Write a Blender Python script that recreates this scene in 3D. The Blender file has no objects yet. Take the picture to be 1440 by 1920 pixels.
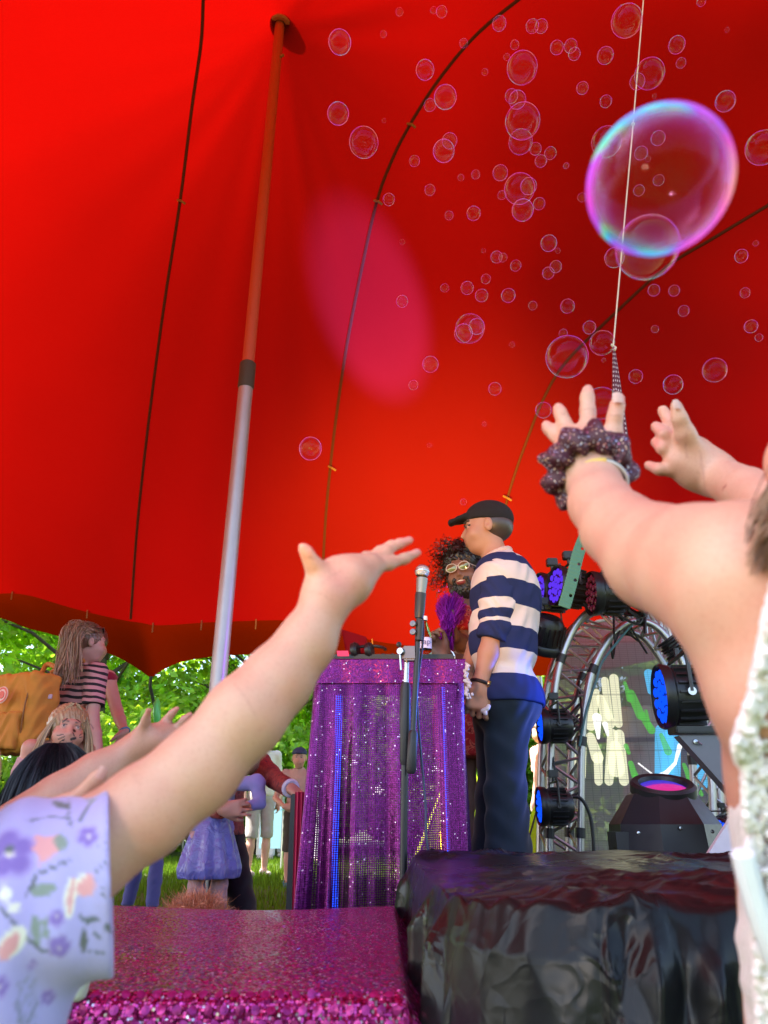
import bpy, bmesh, math, random
import numpy as np
from math import radians as RAD, sin, cos, tan, atan, pi, sqrt, exp
from mathutils import Vector as V3, Matrix
from mathutils.bvhtree import BVHTree
random.seed(7); np.random.seed(7)
S = bpy.context.scene
col = S.collection
# ------------------------------------------------------------ camera
FPX = 1400.0; CH = 0.55; TILT = RAD(22.7)
CAMP = V3((0, 0, CH)); Fv = V3((0, cos(TILT), sin(TILT))); Uv = V3((0, -sin(TILT), cos(TILT))); Rv = V3((1, 0, 0))
cd = bpy.data.cameras.new("camera"); cam = bpy.data.objects.new("camera", cd); col.objects.link(cam)
cam.location = CAMP; cam.rotation_euler = (RAD(90) + TILT, 0, 0)
cd.sensor_fit = 'VERTICAL'; cd.sensor_height = 36.0; cd.sensor_width = 27.0
cd.lens = FPX / 1920 * 36.0
cd.clip_start = 0.02; cd.clip_end = 800
cd.dof.use_dof = True; cd.dof.focus_distance = 3.0; cd.dof.aperture_fstop = 7.5
S.camera = cam
# ------------------------------------------------------------ world, sun, exposure
SUNV = V3((-0.60, -0.13, 0.79)).normalized()          # direction towards the sun
w = bpy.data.worlds.new("World"); S.world = w; w.use_nodes = True
nt = w.node_tree; nt.nodes.clear()
sky = nt.nodes.new("ShaderNodeTexSky"); sky.sky_type = 'NISHITA'; sky.sun_disc = False
sky.sun_elevation = math.asin(SUNV.z); sky.sun_rotation = math.atan2(SUNV.x, SUNV.y)
sky.air_density = 1.0; sky.dust_density = 2.0; sky.ozone_density = 1.0
bg = nt.nodes.new("ShaderNodeBackground"); bg.inputs[1].default_value = 0.15
wo = nt.nodes.new("ShaderNodeOutputWorld")
nt.links.new(sky.outputs[0], bg.inputs[0]); nt.links.new(bg.outputs[0], wo.inputs[0])
sl = bpy.data.lights.new("sun", 'SUN'); sl.energy = 4.5; sl.angle = RAD(0.5); sl.color = (1, .95, .88)
so = bpy.data.objects.new("sun", sl); col.objects.link(so)
so.rotation_euler = (-SUNV).to_track_quat('-Z', 'Y').to_euler(); so.location = (0, 0, 30)
S.view_settings.view_transform = 'Standard'; S.view_settings.look = 'None'
S.view_settings.gamma = 1; S.view_settings.exposure = 2.25
S.render.engine = 'CYCLES'
cy = S.cycles
cy.use_denoising = True
cy.max_bounces = 10; cy.diffuse_bounces = 4; cy.glossy_bounces = 4; cy.transmission_bounces = 6; cy.transparent_max_bounces = 24
cy.caustics_reflective = False; cy.caustics_refractive = False
cy.sample_clamp_indirect = 6.0

# ------------------------------------------------------------ helpers
def W(px, py, d):                 # pixel of the 1440x1920 photo at camera depth d
    px, py, d = float(px), float(py), float(d)
    return CAMP + d * (Fv + Rv * ((px - 720) / FPX) + Uv * ((960 - py) / FPX))
def dirpx(px, py):
    px, py = float(px), float(py)
    return Fv + Rv * ((px - 720) / FPX) + Uv * ((960 - py) / FPX)
def Y(px, py, y):                 # the pixel on the upright plane at distance y
    r = dirpx(px, py); return CAMP + r * (y / r.y)
def Z(px, py, z):                 # the pixel on the level plane z
    r = dirpx(px, py); return CAMP + r * ((z - CH) / r.z)
def dep(p): return (V3(p) - CAMP).dot(Fv)
def rp(rpx, p): return rpx * dep(p) / FPX

def tag(o, label=None, cat=None, group=None, kind=None):
    if label: o['label'] = label
    if cat: o['category'] = cat
    if group: o['group'] = group
    if kind: o['kind'] = kind
    return o
def empty(name, loc=(0, 0, 0), label=None, cat=None, group=None):
    o = bpy.data.objects.new(name, None); col.objects.link(o); o.location = loc; o.empty_display_size = .1
    return tag(o, label, cat, group)
def adopt(o, parent):
    if parent is not None:
        o.parent = parent
        M = Matrix.Identity(4); q = parent
        chain = []
        while q: chain.append(q); q = q.parent
        for q in reversed(chain): M = M @ q.matrix_parent_inverse @ q.matrix_basis
        o.matrix_parent_inverse = M.inverted()
    return o
def mesh_obj(name, verts, faces, mat=None, parent=None, smooth=True, colors=None, mats=None, fm=None):
    me = bpy.data.meshes.new(name)
    me.from_pydata([tuple(v) for v in verts] if not isinstance(verts, np.ndarray) else verts.tolist(), [], faces if not isinstance(faces, np.ndarray) else faces.tolist())
    if smooth: me.polygons.foreach_set("use_smooth", [True] * len(me.polygons))
    if colors is not None:
        a = me.color_attributes.new("Col", 'FLOAT_COLOR', 'POINT')
        c = np.ones((len(verts), 4), np.float32); c[:, :3] = colors; a.data.foreach_set("color", c.ravel())
    for m in (mats or ([mat] if mat else [])): me.materials.append(m)
    if fm is not None: me.polygons.foreach_set("material_index", fm)
    me.update()
    o = bpy.data.objects.new(name, me); col.objects.link(o)
    return adopt(o, parent)

class MB:
    "mesh builder: boxes, tubes, lathes, prisms into one mesh"
    def __init__(s): s.v = []; s.f = []
    def add(s, vs, fs):
        b = len(s.v); s.v += [tuple(v) for v in vs]; s.f += [tuple(b + i for i in f) for f in fs]; return s
    def box(s, c, h, R=None, bev=0.0):
        bm = bmesh.new(); bmesh.ops.create_cube(bm, size=2)
        for v in bm.verts: v.co = V3((v.co.x * h[0], v.co.y * h[1], v.co.z * h[2]))
        if bev: bmesh.ops.bevel(bm, geom=bm.edges[:], offset=bev, segments=2, affect='EDGES')
        R = R or Matrix.Identity(3); c = V3(c)
        s.add([R @ v.co + c for v in bm.verts], [[v.index for v in f.verts] for f in bm.faces]) if bm.verts.index_update() is None else 0
        bm.free(); return s
    def tube(s, pts, r, n=10, cap=True, closed=False):
        pts = [V3(p) for p in pts]; m = len(pts)
        rs = r if isinstance(r, (list, tuple)) else [r] * m
        vs = []; fs = []
        up = None
        for i, p in enumerate(pts):
            if closed: t = pts[(i + 1) % m] - pts[i - 1]
            else: t = pts[min(i + 1, m - 1)] - pts[max(i - 1, 0)]
            t.normalize()
            if up is None:
                a = V3((0, 0, 1)) if abs(t.z) < .9 else V3((1, 0, 0)); up = t.cross(a).normalized()
            up = (up - t * up.dot(t)).normalized(); bi = t.cross(up)
            for k in range(n):
                an = 2 * pi * k / n; vs.append(p + (up * cos(an) + bi * sin(an)) * rs[i])
        L = m if closed else m - 1
        for i in range(L):
            for k in range(n):
                a = i * n + k; b = i * n + (k + 1) % n; j = ((i + 1) % m) * n
                fs.append((a, b, j + (k + 1) % n, j + k))
        if cap and not closed:
            fs.append(tuple(range(n - 1, -1, -1))); fs.append(tuple((m - 1) * n + k for k in range(n)))
        return s.add(vs, fs)
    def lathe(s, prof, M=None, n=24):        # prof: (r, z) pairs round +z
        M = M or Matrix.Identity(4); vs = []; fs = []
        for r, z in prof:
            for k in range(n): a = 2 * pi * k / n; vs.append(M @ V3((r * cos(a), r * sin(a), z)))
        for i in range(len(prof) - 1):
            for k in range(n): fs.append((i * n + k, i * n + (k + 1) % n, (i + 1) * n + (k + 1) % n, (i + 1) * n + k))
        return s.add(vs, fs)
    def prism(s, poly, M, th):               # poly in local xy, extruded along z by th
        n = len(poly); vs = [M @ V3((x, y, 0)) for x, y in poly] + [M @ V3((x, y, th)) for x, y in poly]
        fs = [tuple(range(n - 1, -1, -1)), tuple(range(n, 2 * n))] + [(i, (i + 1) % n, n + (i + 1) % n, n + i) for i in range(n)]
        return s.add(vs, fs)
    def build(s, name, mat, parent=None, smooth=False, ang=35):
        o = mesh_obj(name, s.v, s.f, mat, parent, smooth)
        if smooth:
            try: o.data.shade_smooth_by_angle(RAD(ang))
            except Exception:
                try: o.data.set_sharp_from_angle(angle=RAD(ang))
                except Exception: pass
        return o
def frame(o, z, x=None):          # matrix with local z along z
    z = V3(z).normalized(); x = V3(x) if x is not None else (V3((0, 0, 1)) if abs(z.z) < .9 else V3((1, 0, 0)))
    x = (x - z * x.dot(z)).normalized(); y = z.cross(x)
    M = Matrix((x, y, z)).transposed().to_4x4(); M.translation = V3(o); return M
def spline(pts, n=8):             # Catmull-Rom through vectors/tuples
    P = [np.array(p, float) for p in pts]; P = [2 * P[0] - P[1]] + P + [2 * P[-1] - P[-2]]; out = []
    for i in range(1, len(P) - 2):
        for k in range(n):
            t = k / n; a, b, c, d = P[i - 1], P[i], P[i + 1], P[i + 2]
            out.append(.5 * ((2 * b) + (-a + c) * t + (2 * a - 5 * b + 4 * c - d) * t * t + (-a + 3 * b - 3 * c + d) * t ** 3))
    out.append(P[-2]); return out

# ------------------------------------------------------------ materials
class NT:
    def __init__(s, name):
        s.m = bpy.data.materials.new(name); s.m.use_nodes = True; s.t = s.m.node_tree; s.t.nodes.clear()
        s.out = s.n("ShaderNodeOutputMaterial")
    def n(s, typ, **kw):
        o = s.t.nodes.new(typ)
        for k, v in kw.items():
            if k.startswith('_'): setattr(o, k[1:], v)
            else: o.inputs[k.replace('__', ' ')].default_value = v
        return o
    def l(s, a, b): s.t.links.new(a, b)
    def surf(s, sock): s.l(sock, s.out.inputs['Surface']); return s.m
    def coord(s, which='Object'): return s.n("ShaderNodeTexCoord").outputs[which]
    def math(s, op, a, b=None, clamp=False):
        o = s.n("ShaderNodeMath", _operation=op, _use_clamp=clamp)
        for i, x in enumerate((a, b)):
            if x is None: continue
            if isinstance(x, (int, float)): o.inputs[i].default_value = x
            else: s.l(x, o.inputs[i])
        return o.outputs[0]
    def noise(s, sc, det=4, rough=.55, vec=None, dist=0):
        o = s.n("ShaderNodeTexNoise", Scale=sc, Detail=det, Roughness=rough, Distortion=dist)
        s.l(vec if vec is not None else s.coord(), o.inputs['Vector']); return o
    def ramp(s, fac, stops, interp='LINEAR'):
        o = s.n("ShaderNodeValToRGB"); cr = o.color_ramp; cr.interpolation = interp
        while len(cr.elements) > 1: cr.elements.remove(cr.elements[-1])
        for i, (p, c) in enumerate(stops):
            e = cr.elements[0] if i == 0 else cr.elements.new(p)
            e.position = p; e.color = (*c, 1) if len(c) == 3 else c
        s.l(fac, o.inputs[0]); return o.outputs[0]
    def mix(s, fac, a, b, mode='MIX'):
        o = s.n("ShaderNodeMix", _data_type='RGBA', _blend_type=mode)
        for i, x in ((0, fac), (6, a), (7, b)):
            if isinstance(x, (int, float)): o.inputs[i].default_value = x
            elif isinstance(x, tuple): o.inputs[i].default_value = (*x, 1)
            else: s.l(x, o.inputs[i])
        return o.outputs[2]
    def bump(s, h, strength=.3, dist=.01, normal=None):
        o = s.n("ShaderNodeBump", Strength=strength, Distance=dist); s.l(h, o.inputs['Height'])
        if normal is not None: s.l(normal, o.inputs['Normal'])
        return o.outputs[0]
    def pbsdf(s, color=None, normal=None, **kw):
        o = s.n("ShaderNodeBsdfPrincipled")
        if color is not None:
            if isinstance(color, tuple): o.inputs['Base Color'].default_value = (*color, 1)
            else: s.l(color, o.inputs['Base Color'])
        for k, v in kw.items(): o.inputs[k.replace('__', ' ')].default_value = v
        if normal is not None: s.l(normal, o.inputs['Normal'])
        return o
_mc = {}
def plain(name, color, rough=.6, metal=0.0, var=.12, vs=30, bump=0.0, bs=200, **kw):
    if name in _mc: return _mc[name]
    t = NT(name); n = t.noise(vs, 5)
    c = t.mix(t.math('MULTIPLY', n.outputs[0], 1.0), tuple(x * (1 - var) for x in color), tuple(min(1, x * (1 + var)) for x in color))
    nm = None
    if bump: nm = t.bump(t.noise(bs, 3).outputs[0], bump, .003)
    p = t.pbsdf(c, nm, Roughness=rough, Metallic=metal, **kw)
    rr = t.math('MULTIPLY_ADD', n.outputs[0], .2); t.t.nodes[-1].inputs[2].default_value = rough - .1
    t.l(rr, p.inputs['Roughness'])
    _mc[name] = t.surf(p.outputs[0]); return _mc[name]
def colmat(name, rough=.5, sss=0.0, var=.08, vs=60, bump=.0, bs=300, sheen=0.0, spec=.5):
    "material whose colour comes from the mesh's own colour attribute"
    if name in _mc: return _mc[name]
    t = NT(name); a = t.n("ShaderNodeVertexColor", _layer_name="Col"); n = t.noise(vs, 5)
    f = t.math('MULTIPLY_ADD', n.outputs[0], 2 * var); t.t.nodes[-1].inputs[2].default_value = 1 - var
    m = t.n("ShaderNodeVectorMath", _operation='SCALE'); t.l(a.outputs[0], m.inputs[0]); t.l(f, m.inputs['Scale'])
    nm = t.bump(t.noise(bs, 3).outputs[0], bump, .002) if bump else None
    p = t.pbsdf(m.outputs[0], nm, Roughness=rough)
    p.inputs['Specular IOR Level'].default_value = spec
    if sss:
        n2 = t.noise(16, 4, .6); mo = t.mix(t.ramp(n2.outputs[0], [(.40, (0, 0, 0)), (.68, (1, 1, 1))]), (1.04, 1.03, 1.02), (1.05, .86, .84)); n3 = t.noise(420, 2); po = t.mix(t.ramp(n3.outputs[0], [(.3, (0, 0, 0)), (.5, (1, 1, 1))]), (.93, .90, .89), (1, 1, 1))
        t.l(t.mix(1.0, t.mix(1.0, m.outputs[0], mo, 'MULTIPLY'), po, 'MULTIPLY'), p.inputs['Base Color'])
        p.inputs['Subsurface Weight'].default_value = sss; p.inputs['Subsurface Radius'].default_value = (1, .35, .2)
        p.inputs['Subsurface Scale'].default_value = .006
    if sheen: p.inputs['Sheen Weight'].default_value = sheen
    _mc[name] = t.surf(p.outputs[0]); return _mc[name]

# ------------------------------------------------------------ signed-distance bodies -> one continuous mesh
def A3(p): return np.array(tuple(p), np.float32)
def cap(a, b, ra, rb=None, k=.02, op='+'): return ('c', A3(a), A3(b), float(ra), float(ra if rb is None else rb), k, op)
def ell(c, r, R=None, k=.02, op='+'): return ('e', A3(c), np.array(r, np.float32), None if R is None else np.array(R, np.float32), k, op)
def sph(c, r, k=.02, op='+'): return cap(c, c, r, r, k, op)
def rbox(c, h, R=None, rnd=.01, k=.01, op='+'): return ('b', A3(c), np.array(h, np.float32), None if R is None else np.array(R, np.float32), rnd, k, op)
def chain(pts, rs, k=.01): return [cap(pts[i], pts[i + 1], rs[i], rs[i + 1], k) for i in range(len(pts) - 1)]
def sdf_eval(prims, X, Yg, Zg, vox, FAR):
    F = np.full((len(X), len(Yg), len(Zg)), FAR, np.float32)
    for p in prims:
        t = p[0]; k = p[-2]; op = p[-1]; mg = k + 3 * vox
        if t == 'c': lo = np.minimum(p[1] - p[3], p[2] - p[4]) - mg; hi = np.maximum(p[1] + p[3], p[2] + p[4]) + mg
        else:
            R_ = float(np.max(p[2])) if p[3] is not None and t == 'e' else None
            ex = p[2] if R_ is None and t == 'e' else np.full(3, float(np.linalg.norm(p[2])) if t == 'b' else R_)
            if t == 'b': ex = ex + p[4]
            lo = p[1] - ex - mg; hi = p[1] + ex + mg
        i0, i1 = np.searchsorted(X, lo[0]), np.searchsorted(X, hi[0])
        j0, j1 = np.searchsorted(Yg, lo[1]), np.searchsorted(Yg, hi[1])
        k0, k1 = np.searchsorted(Zg, lo[2]), np.searchsorted(Zg, hi[2])
        if i1 <= i0 or j1 <= j0 or k1 <= k0: continue
        x = X[i0:i1, None, None]; y = Yg[None, j0:j1, None]; z = Zg[None, None, k0:k1]
        if t == 'c':
            a, b, ra, rb = p[1:5]; ba = b - a; L = float(ba @ ba)
            dx, dy, dz = x - a[0], y - a[1], z - a[2]
            if L < 1e-12: d = np.sqrt(dx * dx + dy * dy + dz * dz) - ra
            else:
                h = np.clip((dx * ba[0] + dy * ba[1] + dz * ba[2]) / L, 0, 1)
                d = np.sqrt((dx - ba[0] * h) ** 2 + (dy - ba[1] * h) ** 2 + (dz - ba[2] * h) ** 2) - (ra + (rb - ra) * h)
        else:
            c, r, R = p[1:4]; dx, dy, dz = x - c[0], y - c[1], z - c[2]
            if R is not None:
                u = dx * R[0, 0] + dy * R[1, 0] + dz * R[2, 0]; v = dx * R[0, 1] + dy * R[1, 1] + dz * R[2, 1]; q = dx * R[0, 2] + dy * R[1, 2] + dz * R[2, 2]
            else: u, v, q = dx, dy, dz
            if t == 'e':
                k0_ = np.sqrt((u / r[0]) ** 2 + (v / r[1]) ** 2 + (q / r[2]) ** 2)
                k1_ = np.sqrt((u / r[0] ** 2) ** 2 + (v / r[1] ** 2) ** 2 + (q / r[2] ** 2) ** 2) + 1e-9
                d = k0_ * (k0_ - 1) / k1_
            else:
                qx, qy, qz = np.abs(u) - r[0], np.abs(v) - r[1], np.abs(q) - r[2]
                d = np.sqrt(np.maximum(qx, 0) ** 2 + np.maximum(qy, 0) ** 2 + np.maximum(qz, 0) ** 2) + np.minimum(np.maximum(qx, np.maximum(qy, qz)), 0) - p[4]
        sub = F[i0:i1, j0:j1, k0:k1]
        if op == '+':
            h = np.maximum(k - np.abs(sub - d), 0) / k; F[i0:i1, j0:j1, k0:k1] = np.minimum(sub, d) - h * h * k * .25
        else:
            d = -d; h = np.maximum(k - np.abs(sub - d), 0) / k; F[i0:i1, j0:j1, k0:k1] = np.maximum(sub, d) + h * h * k * .25
    return F
def surface_nets(F, X, Yg, Zg):
    s = F < 0; nx, ny, nz = F.shape
    c = s[:-1, :-1, :-1].astype(np.int8)
    for i, j, k in ((1,0,0),(0,1,0),(0,0,1),(1,1,0),(1,0,1),(0,1,1),(1,1,1)):
        c = c + s[i:nx - 1 + i, j:ny - 1 + j, k:nz - 1 + k]
    act = (c > 0) & (c < 8); idx = np.argwhere(act); N = len(idx)
    if N == 0: return np.zeros((0, 3)), np.zeros((0, 4), int)
    ids = np.full(act.shape, -1, np.int64); ids[act] = np.arange(N)
    acc = np.zeros((N, 3)); cnt = np.zeros(N)
    C = [(i, j, k) for i in (0, 1) for j in (0, 1) for k in (0, 1)]
    for a in C:
        for ax in range(3):
            if a[ax]: continue
            b = list(a); b[ax] = 1
            fa = F[idx[:, 0] + a[0], idx[:, 1] + a[1], idx[:, 2] + a[2]]; fb = F[idx[:, 0] + b[0], idx[:, 1] + b[1], idx[:, 2] + b[2]]
            m = (fa < 0) != (fb < 0); t = np.zeros(N); t[m] = fa[m] / (fa[m] - fb[m])
            p = np.array(a, float)[None, :].repeat(N, 0); p[:, ax] += t
            acc[m] += p[m]; cnt[m] += 1
    P = idx + acc / cnt[:, None]
    h = X[1] - X[0]; P = P * h + np.array([X[0], Yg[0], Zg[0]])
    faces = []
    for ax in range(3):
        u, v = (ax + 1) % 3, (ax + 2) % 3
        sl0 = [slice(1, -1)] * 3; sl0[ax] = slice(0, -1); sl1 = list(sl0); sl1[ax] = slice(1, None)
        a = s[tuple(sl0)]; b = s[tuple(sl1)]; e = np.argwhere(a != b)
        if not len(e): continue
        e = e.copy(); e[:, u] += 1; e[:, v] += 1
        inside = s[e[:, 0], e[:, 1], e[:, 2]]
        def cell(du, dv):
            q = e.copy(); q[:, u] -= du; q[:, v] -= dv; return ids[q[:, 0], q[:, 1], q[:, 2]]
        Q = np.stack([cell(1, 1), cell(0, 1), cell(0, 0), cell(1, 0)], 1)
        Q[~inside] = Q[~inside][:, ::-1]; faces.append(Q)
    return P, np.concatenate(faces)
def sdf_obj(name, prims, vox, mat, parent=None, base=(.6, .4, .3), paint=(), cuts=(), inner=None, disp=None, rel=1):
    lo = np.full(3, 1e9); hi = -lo
    for p in prims:
        if p[-1] != '+': continue
        if p[0] == 'c': l = np.minimum(p[1] - p[3], p[2] - p[4]); h = np.maximum(p[1] + p[3], p[2] + p[4])
        else:
            e = p[2] if (p[0] == 'e' and p[3] is None) else (np.full(3, float(np.max(p[2]))) if p[0] == 'e' else np.full(3, float(np.linalg.norm(p[2])) + p[4]))
            l = p[1] - e; h = p[1] + e
        lo = np.minimum(lo, l); hi = np.maximum(hi, h)
    lo -= .015 + 3 * vox; hi += .015 + 3 * vox
    n = ((hi - lo) / vox).astype(int) + 2
    X, Yg, Zg = (np.float32(lo[i]) + np.arange(n[i], dtype=np.float32) * np.float32(vox) for i in range(3))
    F = sdf_eval(prims, X, Yg, Zg, vox, np.float32(.08 + vox * 4))
    if disp: F = F + disp(X[:, None, None], Yg[None, :, None], Zg[None, None, :]).astype(np.float32)
    if inner is not None: F = np.maximum(F, -sdf_eval(inner, X, Yg, Zg, vox, np.float32(.2)))
    for c in cuts:
        pt, nn = A3(c[0]), A3(V3(c[1]).normalized())
        d = (X[:, None, None] - pt[0]) * nn[0] + (Yg[None, :, None] - pt[1]) * nn[1] + (Zg[None, None, :] - pt[2]) * nn[2]
        if len(c) > 2:            # the cut acts only near its point
            rr = (X[:, None, None] - pt[0]) ** 2 + (Yg[None, :, None] - pt[1]) ** 2 + (Zg[None, None, :] - pt[2]) ** 2
            d = np.where(rr < c[2] ** 2, d, -1)
        F = np.maximum(F, d)
    P, Q = surface_nets(F, X, Yg, Zg)
    if rel and len(P):            # light relaxation
        e = np.concatenate([Q[:, [0, 1]], Q[:, [1, 2]], Q[:, [2, 3]], Q[:, [3, 0]]])
        for _ in range(rel):
            s_ = np.zeros_like(P); c_ = np.zeros(len(P))
            for ax in range(3): s_[:, ax] = np.bincount(e[:, 0], P[e[:, 1], ax], len(P)) + np.bincount(e[:, 1], P[e[:, 0], ax], len(P))
            c_ = np.bincount(e[:, 0], minlength=len(P)) + np.bincount(e[:, 1], minlength=len(P))
            P = P + .5 * (s_ / np.maximum(c_, 1)[:, None] - P)
    colr = np.tile(np.array(base, np.float32), (len(P), 1))
    for q in paint:               # ('s', a, r, colour, soft) or ('l', a, b, r, colour, soft)
        if q[0] == 's': a = A3(q[1]); b = a; r, c, sf = q[2:5]
        else: a, b = A3(q[1]), A3(q[2]); r, c, sf = q[3:6]
        ba = b - a; L = float(ba @ ba); d = P - a
        if L > 0: h = np.clip(d @ ba / L, 0, 1); d = d - h[:, None] * ba
        dd = np.linalg.norm(d, axis=1); wt = np.clip((r - dd) / max(r * sf, 1e-6), 0, 1)[:, None]
        colr = colr * (1 - wt) + np.array(c, np.float32) * wt
    return mesh_obj(name, P, Q, mat, parent, True, colr)
# ============================================================ SETTING
# ---- ground
t = NT("ground_grass"); n1 = t.noise(.35, 6, .6); n2 = t.noise(9, 6, .7)
c = t.mix(n1.outputs[0], (.045, .085, .012), (.10, .17, .025)); c = t.mix(t.ramp(n2.outputs[0], [(.45, (0, 0, 0)), (.7, (1, 1, 1))]), c, (.10, .085, .045))
M_GROUND = t.surf(t.pbsdf(c, t.bump(n2.outputs[0], .6, .03), Roughness=.9).outputs[0])
NG = 120
gx = np.concatenate([np.linspace(-300, -14, 14), np.linspace(-13, 13, 92), np.linspace(14, 300, 14)]); gy = np.concatenate([np.linspace(-300, -8, 12), np.linspace(-7, 22, 94), np.linspace(24, 300, 14)])
gv = np.array([(x, y, .018 * sin(x * 1.7 + 1) * cos(y * 1.3) + .012 * sin(x * 4.1 + y * 3.3) - .01) for y in gy for x in gx])
gf = [(j * NG + i, j * NG + i + 1, (j + 1) * NG + i + 1, (j + 1) * NG + i) for j in range(NG - 1) for i in range(NG - 1)]
tag(mesh_obj("ground", gv, gf, M_GROUND), kind='structure')
# ---- grass blades
def grass():
    n = 90000; rng = np.random.default_rng(3)
    yy = 3.2 + 11 * rng.random(n) ** 1.15; xx = (rng.random(n) - .5) * 2 * (2.6 + .52 * yy) - .7
    h = (.035 + .05 * rng.random(n)) * np.where(yy > 6.5, 1.15, .75); a = rng.random(n) * 2 * pi; wd = .0035 + .0007 * yy
    dx, dy = np.cos(a) * wd, np.sin(a) * wd; lx, ly = (rng.random(n) - .5) * .06, (rng.random(n) - .5) * .06
    V = np.zeros((n, 3, 3)); V[:, 0] = np.stack([xx - dx, yy - dy, np.full(n, -.03)], 1); V[:, 1] = np.stack([xx + dx, yy + dy, np.full(n, -.03)], 1); V[:, 2] = np.stack([xx + lx, yy + ly, h], 1)
    cc = np.array([.10, .20, .018]) * (.6 + .8 * rng.random((n, 1))) + np.array([.05, .02, 0]) * rng.random((n, 1))
    t = NT("grass_blade"); a_ = t.n("ShaderNodeVertexColor", _layer_name="Col")
    d = t.n("ShaderNodeBsdfDiffuse"); tr = t.n("ShaderNodeBsdfTranslucent"); t.l(a_.outputs[0], d.inputs[0]); t.l(a_.outputs[0], tr.inputs[0])
    mx = t.n("ShaderNodeMixShader"); mx.inputs[0].default_value = .45; t.l(d.outputs[0], mx.inputs[1]); t.l(tr.outputs[0], mx.inputs[2])
    o = mesh_obj("grass", V.reshape(-1, 3), np.arange(3 * n).reshape(-1, 3), t.surf(mx.outputs[0]), None, False, np.repeat(cc, 3, 0))
    tag(o, "short sunlit green grass beyond the tent edge", "grass", kind='stuff')
grass()
# ---- trees
def leafmat(name, c1, c2):
    t = NT(name); a_ = t.n("ShaderNodeVertexColor", _layer_name="Col")
    d = t.pbsdf(a_.outputs[0], Roughness=.45); tr = t.n("ShaderNodeBsdfTranslucent"); cc = t.mix(1.0, a_.outputs[0], (1.7, 1.6, .6), 'MULTIPLY'); t.l(cc, tr.inputs[0])
    mx = t.n("ShaderNodeMixShader"); mx.inputs[0].default_value = .58; t.l(d.outputs[0], mx.inputs[1]); t.l(tr.outputs[0], mx.inputs[2])
    return t.surf(mx.outputs[0])
M_LEAF = leafmat("leaves", 0, 0); M_BARK = plain("bark", (.07, .05, .035), .9, bump=.8, bs=25)
def crown_mesh(seed, H, Rr, z0, nclump, nleaf, size, tint):
    rng = np.random.default_rng(seed); cl = []
    for i in range(nclump):
        a = rng.random() * 2 * pi; zz = z0 + (H - z0) * rng.random(); f = (zz - z0) / (H - z0); rmax = Rr * (1 - .75 * f ** 2) * (.6 + .4 * min(1, f * 4))
        r = rmax * (.35 + .65 * rng.random()); cl.append((r * cos(a), r * sin(a), zz, (.35 + .45 * rng.random()) * Rr * .42, rng.random()))
    cl = np.array(cl); k = rng.integers(0, nclump, nleaf); c = cl[k]
    u = rng.normal(size=(nleaf, 3)); u /= np.linalg.norm(u, axis=1)[:, None]; rr = (.55 + .5 * rng.random(nleaf) ** .6)
    P = c[:, :3] + u * (c[:, 3] * rr)[:, None] * np.array([1.25, 1.25, .6])
    n = u * .6 + rng.normal(size=(nleaf, 3)) * .6 + np.array([0, 0, .6]); n /= np.linalg.norm(n, axis=1)[:, None]
    a = np.cross(n, rng.normal(size=(nleaf, 3))); a /= np.linalg.norm(a, axis=1)[:, None]; b = np.cross(n, a)
    s = size * (.6 + .8 * rng.random((nleaf, 1)))
    V = np.stack([P - a * s, P + b * s * .62 - n * s * .1, P + a * s, P - b * s * .62 - n * s * .1], 1).reshape(-1, 3)
    cc = np.array(tint) * (.65 + .7 * c[:, 4:5] * 1.0) * (.75 + .5 * rng.random((nleaf, 1))); cc[:, 0] *= .9 + .4 * rng.random(nleaf)
    return V, np.arange(4 * nleaf).reshape(-1, 4), np.repeat(cc, 4, 0)
def make_tree(name, seed, H, Rr, z0, tint, nleaf=14000, size=.13, nclump=46):
    root = empty(name)
    V, Q, C = crown_mesh(seed, H, Rr, z0, nclump, nleaf, size, tint)
    mesh_obj("crown", V, Q, M_LEAF, root, False, C)
    rng = random.Random(seed); m = MB(); th = H * .62
    m.tube([(0, 0, -.1), (.05, 0, th * .3), (-.05, .08, th * .65), (.05, 0, th)], [.20, .15, .09, .04], 10)
    for i in range(11):
        a = rng.random() * 2 * pi; z = th * (.3 + .6 * rng.random()); L = Rr * (.5 + .4 * rng.random())
        m.tube([(0, 0, z), (cos(a) * L * .5, sin(a) * L * .5, z + L * .3), (cos(a) * L, sin(a) * L, z + L * .42)], [.045, .028, .012], 6)
    m.build("trunk", M_BARK, root, True)
    return root
def copy_tree(o, parent=None):
    c = o.copy(); col.objects.link(c); c.parent = parent
    for ch in o.children: copy_tree(ch, c)
    return c
TA = make_tree("broadleaf_tree", 1, 10.5, 4.2, .9, (.21, .40, .05), 22000, .095); TB = make_tree("broadleaf_tree", 2, 8.5, 3.6, .5, (.24, .42, .045), 22000, .09); TC = make_tree("broadleaf_tree", 3, 12, 4.6, 1.2, (.15, .32, .045), 16000, .13)
tl = ["bright green tree nearest behind the yellow backpack", "lime green tree between the ponytailed woman and the tent pole", "tree seen just left of the silver tent pole",
      "tree showing between the big raised arm and the purple desk", "tree behind the desk and the striped man's legs", "tree behind the printed screen on the left side",
      "tree behind the far right of the printed screen", "dark tree standing far behind the first row at left", "dark tree far back behind the tent pole", "dark tall tree far behind the speaker lights"]
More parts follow.
